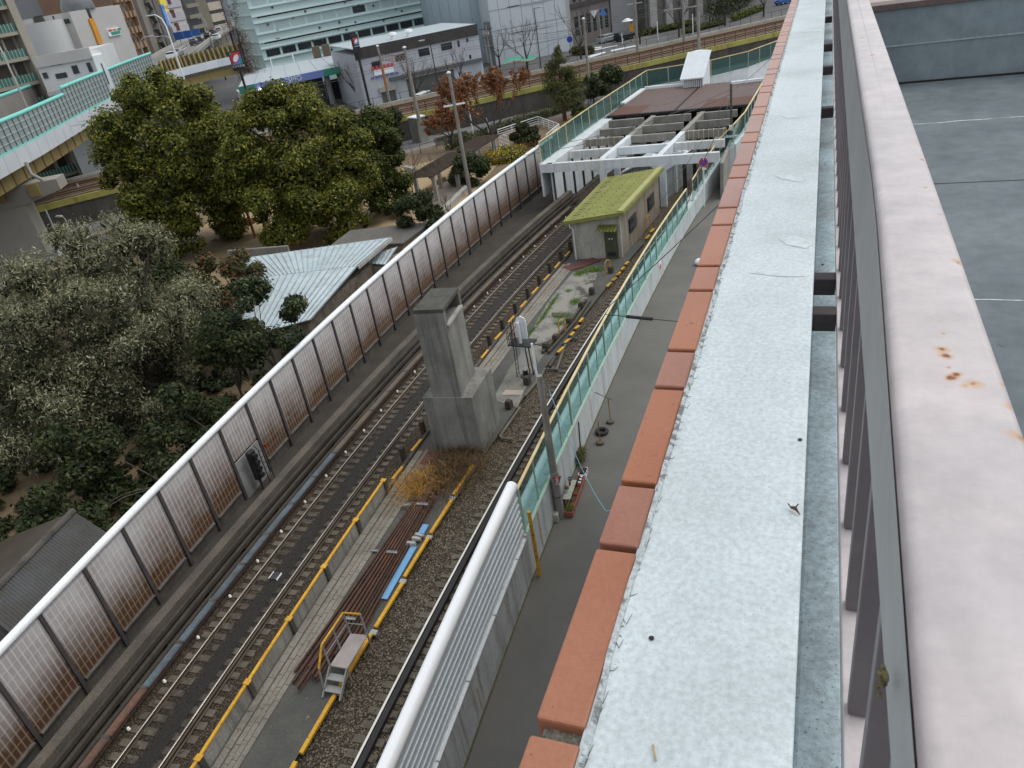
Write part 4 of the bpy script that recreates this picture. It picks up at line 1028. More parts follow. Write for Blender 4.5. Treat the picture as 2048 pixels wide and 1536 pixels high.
mb.add(o + [v - nrm * .012 for v in o], [(2, 1, 0), (3, 4, 5), (0, 1, 4, 3), (1, 2, 5, 4), (2, 0, 3, 5)])
stp = mb.build('stop_plate', M('stop_red', (.42, .05, .05), (.36, .06, .06), 4, .5, fine=.08), up1)
for k, ch in enumerate('止まれ'): text(ch, 'lettering', m_['white_clean'], stp, sc + nrm * .012 + V3((0, 0, .14 - .13 * k)), sx, (0, 0, 1), .15)
b_ = P(1080, 1151, 0); mb = MB(); mb.tube([b_, V3((b_.x, b_.y, ZA(1082, 1019, b_)))], .065, 10)
yp_ = mb.build('guy_guard', m_['yellow'], smooth=True, label='yellow round guy wire guard standing upright on the alley by the screen end', cat='guard post')
q = MB()
for z in (.9, 1.9): q.tube([b_ + V3((0, 0, z)), b_ + V3((0, 0, z + .02))], .068, 10)
q.build('band', m_['black'], yp_)
# planters, bench, pots
pl0, pl1 = P(1137, 1026, .25), P(1169, 934, .25); d = (pl1 - pl0).normalized(); L = (pl1 - pl0).length
soil = M('planter_soil', (.06, .035, .02), (.10, .05, .025), 9, .95, fine=.3)
terr = M('terracotta_planter', (.34, .12, .07), (.28, .10, .06), 5, .7)
n_pl = 5
mt_gr = leafmat('planter_green', (.10, .16, .03), (.14, .18, .03), (.2, .22, .05), 3)
for i in range(n_pl):
    a = pl0 + d * (L * i / n_pl + .02); b2 = pl0 + d * (L * (i + 1) / n_pl - .02); t = thing('planter', ((a.x + b2.x) / 2, (a.y + b2.y) / 2, 0), ['orange planter box with green seedlings, nearest the utility pole', 'orange planter box of bare red brown soil, second from the pole', 'orange planter box of brown soil in the middle of the row', 'orange planter box packed with small white and purple pots', 'white rimmed planter box with brown stems at the far end of the row'][i], 'planter', 'planter boxes by the alley wall')
    rz = math.atan2(d.y, d.x); c = (a + b2) / 2; LL = (b2 - a).length
    mb = MB(); R_ = Matrix.Rotation(rz, 3, 'Z')
    for (ox, oy, sx_, sy_) in ((0, .135, LL, .02), (0, -.135, LL, .02), (LL / 2 - .01, 0, .02, .25), (-LL / 2 + .01, 0, .02, .25)):
        mb.obox(V3((c.x, c.y, .03)) + R_ @ V3((ox, oy, 0)), sx_, sy_, .24, rz)
    mb.build('box', terr if i < 4 else m_['white_clean'], t)
    MB().obox((c.x, c.y, .05), LL - .05, .245, .16, rz).build('soil', soil, t)
    if i in (0, 4): leaves([(c.x, c.y, .28, LL * .4, LL * .4, .12)], 260, .035, .4, seed=i).build('seedlings', mt_gr if i == 0 else mt_dry, t)
    if i == 3:
        for k in range(5):
            cc_ = c + R_ @ V3(((k - 2) * LL / 5.5, (.03 if k % 2 else -.03), 0)); q = MB(); q.lathe((cc_.x, cc_.y, .212), [(.04, 0), (.06, .1), (.05, .1), (.045, .06)], 10); q.build('pot', [m_['white_clean'], M('purple_pot', (.05, .02, .07), rough=.4)][k % 2], t)
bc = [P(1126, 998, .48), P(1141, 998, .48), P(1154, 960, .48), P(1138, 959, .48)]
bn = thing('bench', (sum(v.x for v in bc) / 4, sum(v.y for v in bc) / 4, 0), 'low slatted bench with pale green stripes carrying pots beside the planters', 'bench')
for k in range(7):
    t0, t1 = k / 7., k / 7. + .075; A = [bc[0].lerp(bc[1], t0), bc[0].lerp(bc[1], t1), bc[3].lerp(bc[2], t1), bc[3].lerp(bc[2], t0)]
    MB().prism([(v.x, v.y) for v in A], .45, .48).build('slat', M('pale_slat', (.52, .58, .48), (.45, .5, .42), 4) if k == 0 else bpy.data.materials['pale_slat'], bn)
for v in bc: MB().beam(V3((v.x, v.y, 0)) + (bn.location - V3((v.x, v.y, 0))) * .12, V3((v.x, v.y, .448)) + (bn.location - V3((v.x, v.y, 0))) * .12, .04, .04).build('leg', m_['steel_dk'], bn)
for k, (x, y, lab, mm, r_) in enumerate([(1134, 983, 'pot with yellow green plant on the slatted bench', m_['white_clean'], .09), (1140, 970, 'small red and white pot on the slatted bench', M('red_pot', (.35, .08, .05)), .05), (1140, 961, 'grey blue lidded pot at the far end of the slatted bench', M('blue_pot', (.10, .14, .18)), .09)]):
    p = P(x, y, .48); t = thing('flower_pot', p, lab, 'pot'); q = MB(); q.lathe(p, [(r_ * .7, .001), (r_, .14), (r_ * .85, .14), (r_ * .8, .1)], 12); q.build('pot', mm, t, smooth=True)
    if k == 0: leaves([(p.x, p.y, .66, .09, .09, .06)], 160, .03, .5, seed=5).build('plant', mt_gr, t)
p = P(1160, 925, 0); blobs = [(p.x, p.y, .35, .35, .5, .3), (p.x - .1, p.y + .4, .3, .3, .4, .25)]
t = thing('potted_shrub', p, 'bushy weed growing at the wall foot beyond the planter row', 'plant'); leaves(blobs, 900, .05, .4, inner=.1, seed=8).build('leaves', leafmat('weed_leaf', (.07, .09, .025), (.10, .11, .03), (.14, .08, .03), 2), t)
MB().tube([p, p + V3((0, 0, .5))], .02, 5).build('stem', m_['bark'], t)
p = P(1113, 1040, 0); mb = MB(); mb.obox(p, .22, .30, .34, .1); mb.obox(p + V3((0, 0, .34)), .20, .27, .03, .1); setp(mb.build('meter_box', m_['conc_lt'], bevel=.01), 'grey box standing on the ground at the foot of the utility pole', 'box')
# weighted poles, tyre, sticks
for k, (bpx, tpx, lab) in enumerate([((1201, 887), (1202, 835), 'weighted rusty yellow post with round concrete foot beside the tyre'), ((1221, 845), (1220, 795), 'weighted rusty yellow post with round concrete foot holding the horizontal bamboo')]):
    p = P(*bpx, 0); t = thing('weighted_post', p, lab, 'post', 'weighted posts in the alley'); q = MB(); q.lathe(p, [(.17, 0), (.18, .03), (.18, .10), (.15, .13)], 18); q.build('foot', M('concrete_foot', (.13, .11, .08), (.09, .075, .055), 5) if k == 0 else bpy.data.materials['concrete_foot'], t, smooth=True)
    MB().tube([p + V3((0, 0, .13)), p + V3((0, 0, 1.28))], .022, 8).build('pole', M('rusty_yellow_pole', (.34, .20, .05), (.16, .09, .04), 7) if k == 0 else bpy.data.materials['rusty_yellow_pole'], t, smooth=True)
p = P(1204, 866, 0); mb = MB(); mj, mn = .22, .085; vs_ = []; fs_ = []
for i in range(24):
    for j in range(10):
        a, b2 = 2 * PI * i / 24, 2 * PI * j / 10; vs_.append((p.x + (mj + mn * math.cos(b2)) * math.cos(a), p.y + (mj + mn * math.cos(b2)) * math.sin(a), .088 + mn * math.sin(b2)))
for i in range(24):
    for j in range(10): fs_.append((i * 10 + j, ((i + 1) % 24) * 10 + j, ((i + 1) % 24) * 10 + (j + 1) % 10, i * 10 + (j + 1) % 10))
mb.add(vs_, fs_); setp(mb.build('tyre', M('tyre_rubber', (.018, .018, .018), (.03, .03, .03), 8, .8), smooth=True), 'black car tyre lying flat on the alley around a weighted post', 'tyre')
a = P(1181, 784, 1.25); a.x = xW(a.y) + .02; c = P(1221, 845, 0); mb = MB(); mb.tube([a, V3((c.x, c.y, 1.29)), V3((c.x, c.y, 1.29)) + (V3((c.x, c.y, 1.29)) - a) * .28], .018, 6)
setp(mb.build('bamboo_pole', M('bamboo', (.10, .085, .05), (.07, .06, .035), 5), smooth=True), 'thin bamboo pole reaching from the wall across a weighted post', 'pole')
a = P(1160, 912, 0); mb = MB(); mb.tube([a + V3((.05, 0, 0)), V3((xW(a.y + .3) + .03, a.y + .3, 1.55))], .025, 6); setp(mb.build('leaning_stick', m_['steel_dk'], smooth=True), 'dark stick leaning upright against the white wall', 'stick')
p = P(1398, 530, .0); mb = MB(); mb.lathe(p, [(.16, .02), (.25, .12), (.26, .25), (.18, .38), (.06, .44)], 14); setp(mb.build('white_bag', m_['white_clean'], smooth=True), 'white tied bag sitting on the alley against the building edge', 'bag')
p = P(1302, 557, 0); y = p.y; mb = MB(); mb.box(xW(y) + .003, xW(y) + .02, y - .3, y + .3, .55, 1.15); sp_ = setp(mb.build('warning_sign', m_['white_clean']), 'small white and red notice fixed to the white alley wall', 'sign')
MB().box(xW(y) + .021, xW(y) + .025, y - .22, y + .22, .62, .9).build('red_field', M('sign_red', (.45, .05, .04)), sp_)
p = P(1417, 414, 0); p.x = xW(p.y) + .25; hN = ZA(1411, 324, p); t = thing('parking_sign', p, 'round blue no parking sign with red ring on a white pole', 'road sign')
MB().tube([p, p + V3((0, 0, hN + .3))], .035, 8).build('pole', m_['white_clean'], t, smooth=True)
nv = V3((.1, -.97, .1)).normalized(); sxv = nv.cross(V3((0, 0, 1))).normalized() * -1; szv = nv.cross(sxv) * -1
def disc(c, r0, r1, mat, name, par, off, seg=24):
    mb = MB(); vs_ = []
    for i in range(seg):
        a = 2 * PI * i / seg; e = sxv * math.cos(a) + szv * math.sin(a); vs_ += [c + nv * off + e * r1, c + nv * off + e * r0]
    mb.add(vs_, [(2 * i, 2 * ((i + 1) % seg), 2 * ((i + 1) % seg) + 1, 2 * i + 1) for i in range(seg)]); return mb.build(name, mat, par)
cN = p + V3((0, -.04, hN)); blue = M('sign_blue', (.03, .06, .38)); red = M('sign_red_ring', (.50, .03, .03))
mb = MB(); mb.tube([cN - nv * .012, cN], .34, 24); mb.build('plate', m_['white_clean'], t)
disc(cN, 0.001, .24, blue, 'blue_disc', t, .004); disc(cN, .24, .33, red, 'red_ring', t, .006)
MB().beam(cN + nv * .009 + (sxv + szv) * -.17, cN + nv * .009 + (sxv + szv) * .17, .07, .004, up=tuple(nv)).build('slash', red, t)
MB().obox(cN + V3((.05, 0, -.55)), .3, .02, .16).build('sub_plate', m_['white_clean'], t)
# far pole by the portal, with white arm
p = V3((-6.62, 65.52, 0)); hF = ZA(1458, 168, p); t = utility_pole('utility_pole', p, hF, .13, 'dark slim utility pole with white arm beside the portal fence', M('dark_pole', (.10, .095, .085), (.07, .065, .06), 1.5, .85))
MB().beam(p + V3((-1.3, -.1, 3.0)), p + V3((1.2, -.1, 3.0)), .12, .16).build('arm', m_['white_clean'], t)
MB().obox(p + V3((0, -.12, 3.5)), .3, .2, .4).build('junction_box', m_['white_clean'], t)
def cable(pts, r, label, name='overhead_cable', mat=None, sag=0.3, seg=14):
    mb = MB(); out = []
    for i in range(len(pts) - 1):
        a, b2 = V3(pts[i]), V3(pts[i + 1])
        for k in range(seg + (1 if i == len(pts) - 2 else 0)):
            u = k / seg; v = a.lerp(b2, u); v.z -= sag * 4 * u * (1 - u); out.append(v)
    mb.tube(out, r, 5); return setp(mb.build(name, mat or m_['black'], smooth=True), label, 'cable')
top1 = bp + V3((0, 0, hp)); topF = p + V3((0, 0, hF))
bluec = M('blue_cable', (.20, .42, .55), rough=.5, fine=0)
cable([bp + V3((-.14, .12, hr - .3)), D(1098, 780, 24.0), P(1165, 940, 2.4), P(1212, 1022, 1.6) , V3((bx0, P(1212, 1022, 1.6).y + 1.2, 2.4))], .016, 'light blue cable hanging from the utility pole down across the alley', mat=bluec, sag=.12)
cS = D(1232, 632, 32)
cable([bp + V3((-.14, .12, hr)), D(1140, 682, 25.5), V3((bx0, 33.0, 11.5))], .018, 'dark cable strung from the utility pole over the ballast', sag=.15)
a1, b1 = D(1253, 633, 30.0), D(1304, 638, 29.2); cable([a1 + (a1 - b1) * .9, b1 + (b1 - a1) * 6], .018, 'black cable with fat sleeve crossing the alley to the building', sag=.0); mb = MB(); mb.tube([a1, b1], .075, 10); setp(mb.build('cable_sleeve', m_['black'], smooth=True), 'fat black sleeve on the cable crossing the alley', 'sleeve')
cable([topF + V3((0, 0, -.3)), V3((xW(45) + .5, 45, 5.2)), top1 + V3((0, 0, -.2))], .016, 'long grey cable running along the alley between the two utility poles', sag=.35)
cable([topF + V3((0, 0, -.6)), D(1560, 95, 110)], .02, 'grey cable rising from the slim pole toward the far street', sag=.3)
cable([topF + V3((0, 0, -1.0)), V3((-7.9, 55.0, 3.2)), V3((-8.2, 48, 1.9))], .03, 'dark cable slanting down from the slim pole to the portal fence', sag=.25)
# ------------------------------------------------------------------ tunnel portal frame
pf = thing('tunnel_portal', (-13.4, 65, 0), 'open white concrete beam frame over the tunnel ramp, its far bays weathered grey', 'frame')
mt_pw = M('portal_white', (.62, .66, .69), (.54, .58, .60), .8, .6, fine=.06, fs=8, streak=(.30, .30, .29), sk=.5, ss=2.2)
mt_pg = M('portal_grey', (.27, .26, .235), (.20, .19, .17), 1.0, .85, fine=.15, fs=9, streak=(.10, .095, .08), sk=.6, ss=2.2)
ZT = 3.7
def cb(xa, ya, xb_, yb_, mat, w_=.34, h_=.62, z=ZT, name='beam'): return MB().beam((xa, ya, z - h_ / 2), (xb_, yb_, z - h_ / 2), w_, h_).build(name, mat, pf)
cb(-20.1, 57.91, -6.75, 58.25, mt_pw, .36, .70, name='front_beam')
for (xa, ya, xb_, yb_, mm) in ((-19.17, 61.37, -6.6, 61.95, mt_pw), (-18.9, 64.97, -6.85, 65.5, mt_pg), (-18.45, 68.31, -6.85, 68.8, mt_pg), (-18.4, 71.6, -6.6, 72.0, mt_pg)):
    for (s0, s1) in ((0, .30), (.32, .66), (.68, 1)):
        a = V3((xa, ya, 0)).lerp(V3((xb_, yb_, 0)), s0 + .012); b2 = V3((xa, ya, 0)).lerp(V3((xb_, yb_, 0)), s1 - .012); cb(a.x, a.y, b2.x, b2.y, mm, .32, .60, ZT - .012, 'cross_beam')
for (xa, xb_) in ((-15.72, -14.2), (-11.2, -9.75)):
    for i in range(4):
        ya, yb_ = [58.3, 61.7, 65.3, 68.7][i], [61.7, 65.3, 68.7, 72.3][i]; f = lambda y: xa + (xb_ - xa) * (y - 58.3) / 14.
        cb(f(ya), ya, f(yb_), yb_, mt_pw if i < 2 else mt_pg, .42, .66, ZT + .004, 'long_beam')
MB().beam((-20.15, 57.7, ZT - .34), (-18.62, 72.6, ZT - .34), 1.0, .68).build('side_beam', mt_pw, pf)
for (x, y, mm) in ((-10.95, 58.12, mt_pw), (-15.6, 58.05, mt_pw), (-10.4, 64.95, mt_pg), (-14.9, 64.9, mt_pg), (-10.1, 68.5, mt_pg), (-14.5, 68.4, mt_pg), (-10.7, 61.6, mt_pw), (-15.3, 61.5, mt_pw), (-9.8, 71.8, mt_pg), (-14.2, 71.8, mt_pg)):
    MB().box(x - .23, x + .23, y - .22, y + .22, -.3, ZT - .69).build('column', mm, pf)
    for s in (-1, 1):
        MB().add([(x + s * .232, y - .15, ZT - .71), (x + s * .95, y - .15, ZT - .71), (x + s * .232, y - .15, ZT - 1.15), (x + s * .232, y + .15, ZT - .71), (x + s * .95, y + .15, ZT - .71), (x + s * .232, y + .15, ZT - 1.15)], [(0, 2, 1), (3, 4, 5), (0, 1, 4, 3), (1, 2, 5, 4), (2, 0, 3, 5)]).build('haunch', mm, pf)
a = V3((-19.72, 57.9, 0)); b2 = V3((-18.2, 72.6, 0)); d = (b2 - a); 
for i in range(7):
    p, q = a + d * (i / 7. + .008), a + d * ((i + 1) / 7. - .008); MB().prism([(p.x, p.y), (q.x, q.y), (q.x - .2, q.y), (p.x - .2, p.y)], -.4, ZT - .69).build('side_panel', mt_pw, pf)
    MB().box(p.x - .02, p.x + .10, p.y - .13, p.y + .05, -.4, ZT - .7).build('pilaster', m_['steel_dk'], pf)
MB().box(-6.75, -6.5, 58.6, 84, -.4, ZT - .95).build('right_wall', mt_pg, pf)
MB().box(-20.5, -5, 84.2, 84.5, -.5, ZT - .1).build('end_wall', m_['conc_dark'], pf)
MB().box(-19.3, -18.4, 72.7, 84.2, -.5, ZT - .1).build('left_wall', m_['conc_dark'], pf)
q = MB()
for (xa, ya, xb_, yb_) in ((-20.0, 57.72, -15.8, 57.83), (-19.1, 61.2, -15.6, 61.35), (-18.8, 64.8, -15.2, 64.95), (-10.5, 61.6, -7.0, 61.75), (-10, 65.2, -7.2, 65.3)):
    for k in range(8):
        t_ = k / 7.; x = xa + (xb_ - xa) * t_; y = ya + (yb_ - ya) * t_ ; q.box(x - .02, x + .02, y - .012, y + .008, ZT - .72, ZT + .03); q.box(x - .02, x + .02, y, y + .36, ZT + .015, ZT + .03)
q.build('cable_hook', m_['cream'], pf)
# brown canopy roof over the ramp
cp = thing('canopy_roof', (-12, 78, 3.7), 'flat brown corrugated roof covering the far end of the tunnel ramp', 'roof')
mt_br = M('brown_sheet', (.115, .075, .065), (.095, .058, .05), 1.2, .55, fine=.1, fs=7)
mt_br2 = M('rust_brown_sheet', (.115, .048, .03), (.09, .042, .028), 2, .7, fine=.2, fs=7)
F0, F1, B0, B1 = V3((-18.6, 72.65, 3.9)), V3((-5.6, 72.8, 3.9)), V3((-17.3, 83.9, 3.9)), V3((-5.0, 84.0, 3.9))
def RP(u, v, z=0): p = F0.lerp(F1, u).lerp(B0.lerp(B1, u), v); return (p.x, p.y, 3.9 + z)
for (u0, u1, v0, v1, mm, nm) in ((0, .24, 0, .30, mt_br2, 'rusty_sheet'), (.24, .47, 0, .30, mt_br, 'roof_sheet'), (0, .24, .303, 1, mt_br, 'roof_sheet'), (.24, .47, .303, 1, mt_br, 'roof_sheet'), (.49, .66, 0, 1, mt_br, 'roof_sheet'), (.66, 1, 0, .30, mt_br2, 'rusty_sheet'), (.66, 1, .303, 1, mt_br, 'roof_sheet')):
    mb = MB(); n = max(4, int((u1 - u0) * 13 / .28))
    for i in range(n):
        ua, ub, um = u0 + (u1 - u0) * i / n, u0 + (u1 - u0) * (i + .96) / n, u0 + (u1 - u0) * (i + .5) / n
        mb.add([RP(ua, v0), RP(um, v0, .035), RP(ub, v0), RP(ub, v1), RP(um, v1, .035), RP(ua, v1)], [(0, 1, 4, 5), (1, 2, 3, 4)])
        mb.add([RP(ua, v0, -.03), RP(ub, v0, -.03), RP(ub, v1, -.03), RP(ua, v1, -.03)], [(3, 2, 1, 0)])
    mb.build(nm, mm, cp)
MB().beam(RP(.478, 0, -.05), RP(.478, 1, -.05), .14, .12).build('gutter', m_['black'], cp)
MB().beam(RP(0, -.01, -.10), RP(1, -.01, -.10), .12, .20).build('fascia', m_['black'], cp)
MB().beam(RP(-.01, .42, .10), RP(-.01, 1, .10), .5, .16).build('white_edging', m_['white_clean'], cp)
MB().beam(RP(0, 1.02, .12), RP(.40, 1.02, .12), .3, .30).build('white_edging', m_['white_clean'], cp)
MB().beam(RP(.74, .86, .16), RP(1.02, .90, .16), .3, .26).build('white_edging', m_['white_clean'], cp)
# white ventilation house on the roof
vh = thing('roof_hatch_house', (-12, 84.7, 3.95), 'small white shed with steep mono pitch roof rising behind the brown roof', 'shed')
v0, v1, v2, v3 = V3((-13.1, 83.0, 0)), V3((-11.15, 83.07, 0)), V3((-10.85, 86.3, 0)), V3((-12.8, 86.25, 0))
MB().prism([(v.x, v.y) for v in (v0, v1, v2, v3)], 3.0, lambda p: 4.72 if p[1] < 84.5 else 6.45).build('wall', m_['white'], vh)
mb = MB(); q4 = [V3((-13.35, 82.65, 4.70)), V3((-11.0, 82.72, 4.70)), V3((-10.68, 86.5, 6.66)), V3((-13.05, 86.45, 6.66))]
mb.add(q4 + [v + V3((0, 0, .10)) for v in q4], [(3, 2, 1, 0), (4, 5, 6, 7), (0, 1, 5, 4), (1, 2, 6, 5), (2, 3, 7, 6), (3, 0, 4, 7)])
for i in range(9):
    t_ = i / 8.; a, b2 = q4[0].lerp(q4[1], t_), q4[3].lerp(q4[2], t_); mb.beam(a + V3((0, 0, .115)), b2 + V3((0, 0, .115)), .05, .04)
mb.build('roof', M('white_sheet_roof', (.60, .64, .67), (.55, .59, .62), 1, .4), vh)
q = MB()
for i in range(9): x = v0.x + .15 + i * .21; q.box(x - .012, x + .012, 82.97, 83.06, 3.98, 4.68)
q.build('wall_rib', m_['steel_dk'], vh)
# gable shed inside the frame
gs = thing('inner_shed', (-12.6, 64, 0), 'white corrugated shed with gable roof standing inside the open portal frame', 'shed')
R0_, R1_ = P(1283, 327, 3.0), P(1352, 275, 3.0)
hw = 1.75
for s in (-1, 1):
    mb = MB(); e0, e1 = V3((R0_.x + s * hw, R0_.y, 2.25)), V3((R1_.x + s * hw, R1_.y, 2.25)); up_ = V3((0, 0, .06))
    mb.add([R0_, e0, e1, R1_, R0_ + up_, e0 + up_, e1 + up_, R1_ + up_], [(0, 1, 2, 3), (7, 6, 5, 4), (0, 4, 5, 1), (1, 5, 6, 2), (2, 6, 7, 3), (3, 7, 4, 0)])
    for k in range(16):
        t_ = k / 15.; mb.beam(R0_.lerp(R1_, t_) + up_ * 1.6, e0.lerp(e1, t_) + up_ * 1.6, .06, .05)
    mb.build('roof_slope', m_['white_clean'], gs)
mb = MB(); c0 = R0_ + V3((0, .15, 0)); c1 = R1_
mb.add([(c0.x - hw + .2, c0.y, -.2), (c0.x + hw - .2, c0.y, -.2), (c0.x + hw - .2, c0.y, 2.25), (c0.x, c0.y, 2.98), (c0.x - hw + .2, c0.y, 2.25), (c1.x - hw + .2, c1.y, -.2), (c1.x + hw - .2, c1.y, -.2), (c1.x + hw - .2, c1.y, 2.25), (c1.x, c1.y, 2.98), (c1.x - hw + .2, c1.y, 2.25)],
       [(0, 1, 2, 3, 4), (9, 8, 7, 6, 5), (1, 6, 7, 2), (4, 9, 5, 0)])
mb.build('wall', M('grey_corrugated', (.30, .31, .31), (.22, .23, .23), 2, .6), gs)
q = MB()
for k in range(14): x = c0.x - hw + .3 + k * .24; q.box(x - .02, x + .02, c0.y - .03, c0.y, -.1, 2.2 + .7 * (1 - abs(x - c0.x) / hw))
q.build('wall_rib', m_['steel_dk'], gs)
for (x, y) in ((-9.6, 60.0), (-9.2, 62.6)):
    mb = MB(); mb.tube([(x, y, -.2), (x, y, 2.6)], .16, 10); setp(mb.build('drain_stack', m_['black'], smooth=True), 'thick black vertical pipe beside the front right portal column' if y < 61 else 'thick black vertical pipe deeper inside the portal frame', 'pipe')
# fence along the portal's left side and across the far road
pfn = thing('street_fence', (-20, 95, 1.9), 'long green fence with tinted panels curving from the barrier end round the portal', 'fence')
fpts = [V3((-20.55, 58.0, 0)), V3((-19.5, 69.4, 0)), V3((-17.5, 86.6, 0)), V3((-11.06, 88.9, 0)), V3((-7.5, 92.2, 0)), V3((-4.4, 98.4, 0)), V3((-1.5, 105, 0))]
seg = []
for i in range(len(fpts) - 1):
    n = max(1, round((fpts[i + 1] - fpts[i]).length / 2.0))
    for k in range(n): seg.append(fpts[i].lerp(fpts[i + 1], k / n))
seg.append(fpts[-1])
zb0, zt0 = 3.72, 5.35
for i, p in enumerate(seg):
    MB().box(p.x - .04, p.x + .04, p.y - .04, p.y + .04, zb0, zt0).build('post', m_['cream'] if i % 3 == 0 else m_['green_fence'], pfn)
    if i < len(seg) - 1:
        q = seg[i + 1]; d = (q - p).normalized(); MB().beam(p + d * .05 + V3((0, 0, (zb0 + zt0) / 2)), q - d * .05 + V3((0, 0, (zb0 + zt0) / 2)), .02, zt0 - zb0 - .12).build('tinted_panel', m_['mesh2'], pfn)
MB().sweep([(v.x, v.y) for v in seg], [(-.04, zt0), (.04, zt0), (.04, zt0 + .07), (-.04, zt0 + .07)]).build('top_rail', m_['cream'], pfn)
fw = MB(); fw.sweep([(v.x, v.y) for v in seg], [(-.22, 1.0), (-.06, 1.0), (-.06, zb0 - .002), (-.22, zb0 - .002)])
setp(fw.build('fence_wall', m_['white']), 'white concrete wall under the curving green fence behind the portal', 'wall')
# ------------------------------------------------------------------ hut
ht = thing('equipment_hut', (-13.2, 51.5, 0), 'low concrete hut with olive green corrugated roof and a dark green door', 'hut')
FLh, FRh, BRh, BLh = V3((-15.12, 46.93, 0)), V3((-11.83, 47.08, 0)), V3((-10.95, 56.2, 0)), V3((-14.5, 56.0, 0))
mt_hut = M('hut_wall', (.42, .405, .365), (.31, .30, .27), .8, .85, fine=.12, fs=9, streak=(.16, .12, .08), sk=.8, ss=2.4, contrast=(.35, .65))
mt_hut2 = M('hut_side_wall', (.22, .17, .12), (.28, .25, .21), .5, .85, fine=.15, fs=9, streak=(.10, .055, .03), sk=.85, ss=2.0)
def zr(p): return 2.72 + .38 * ((p[0] + 15.1 - (p[1] - 47) * .07) / 3.3)
MB().prism([(v.x, v.y) for v in (FLh, FRh, FRh + V3((.01, .22, 0)), FLh + V3((.01, .22, 0)))], -.1, zr).build('front_wall', mt_hut, ht)
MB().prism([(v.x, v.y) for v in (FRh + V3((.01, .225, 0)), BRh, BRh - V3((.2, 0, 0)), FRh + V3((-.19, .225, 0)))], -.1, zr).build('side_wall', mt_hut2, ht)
MB().prism([(v.x, v.y) for v in (FLh + V3((.01, .225, 0)), BLh, BLh + V3((.2, 0, 0)), FLh + V3((.21, .225, 0)))], -.1, zr).build('side_wall', mt_hut, ht)
MB().prism([(v.x, v.y) for v in (BLh + V3((.2, -.2, 0)), BRh - V3((.2, .2, 0)), BRh - V3((.2, 0, 0)), BLh + V3((.2, 0, 0)))], -.1, zr).build('back_wall', mt_hut, ht)
mt_ol = M('olive_roof', (.225, .235, .055), (.17, .18, .045), .9, .6, fine=.12, fs=8, streak=None, spot=(.09, .09, .03), sps=5, spt=.68)
r0, r1, r2, r3 = V3((-15.50, 46.62, 0)), V3((-11.5, 46.78, 0)), V3((-10.6, 56.5, 0)), V3((-14.95, 56.3, 0))
mb = MB(); n = 40
def RZ(p, e=0): return V3((p.x, p.y, zr((p.x, p.y)) + .10 + e))
for i in range(n):
    t0, t1 = i / n, (i + 1) / n; tm = (t0 + t1) / 2
    a0, b0_ = r0.lerp(r3, t0), r1.lerp(r2, t0); a1, b1_ = r0.lerp(r3, t1), r1.lerp(r2, t1); am, bm = r0.lerp(r3, tm), r1.lerp(r2, tm)
    mb.add([RZ(a0), RZ(b0_), RZ(bm, .035), RZ(am, .035), RZ(b1_), RZ(a1)], [(0, 1, 2, 3), (3, 2, 4, 5)])
mb.build('roof', mt_ol, ht)
mb = MB()
for a, b2 in ((r0, r1), (r1, r2), (r2, r3), (r3, r0)): mb.beam(RZ(a, -.10), RZ(b2, -.10), .10, .24)
mb.build('fascia', mt_ol, ht)
MB().beam(RZ(r1, .05) + V3((-.22, .1, 0)), RZ(r2, .05) + V3((-.22, 0, 0)), .36, .03).build('edge_flashing', M('pale_olive', (.33, .33, .12), (.28, .28, .10), 1.5, .5), ht)
q = MB()
for i in range(24):
    t_ = (i + .5) / 24; a = r0.lerp(r3, t_); q.beam(RZ(a, .06) + V3((.35, 0, 0)), RZ(a, .06) + V3((.8, .02, .04)), .04, .04)
q.build('snow_hook', m_['steel_dk'], ht)
q = MB()
for i in range(14):
    for u in (.3, .5, .7): 
        t_ = (i + .5) / 14; p_ = r0.lerp(r3, t_).lerp(r1.lerp(r2, t_), u); q.obox(RZ(p_, .04), .05, .05, .03)
q.build('roof_bolt', m_['black'], ht)
d0, d1 = P(1213, 516, 0), P(1238, 516, 0); yd = 46.95
dr = MB(); dr.box(d0.x, d1.x, 46.93, 46.99, 0, 1.92); dr = dr.build('door', M('green_door', (.055, .062, .035), (.07, .078, .045), 2, .55, fine=.08), ht)
MB().box(d0.x + .15, d1.x - .15, 46.915, 46.93, .2, .45).build('vent_grille', m_['black'], dr)
q = MB(); q.box(d0.x + .3, d0.x + .38, 46.91, 46.93, 1.35, 1.42); q.box(d0.x + .48, d0.x + .56, 46.91, 46.93, 1.35, 1.42); q.build('handle', m_['white_clean'], dr)
mb = MB(); nA = 6; xa, xb_ = d0.x - .35, d1.x + .12
for i in range(nA):
    u0, u1 = xa + (xb_ - xa) * i / nA, xa + (xb_ - xa) * (i + 1) / nA; um = (u0 + u1) / 2
    mb.add([(u0, 46.95, 2.32), (um, 46.95, 2.40), (u1, 46.95, 2.32), (u1 - .05, 46.25, 2.08), (um - .05, 46.25, 2.16), (u0 - .05, 46.25, 2.08)], [(0, 5, 4, 1), (1, 4, 3, 2), (1, 4, 5, 0), (2, 3, 4, 1)])
mb.build('awning', mt_ol, ht)
MB().tube([(-15.2, 46.8, 2.62), (-15.14, 46.72, 2.35), (-14.98, 46.82, 2.15), (-14.98, 46.82, .0)], .045, 8).build('downpipe', m_['white'], ht, smooth=True)
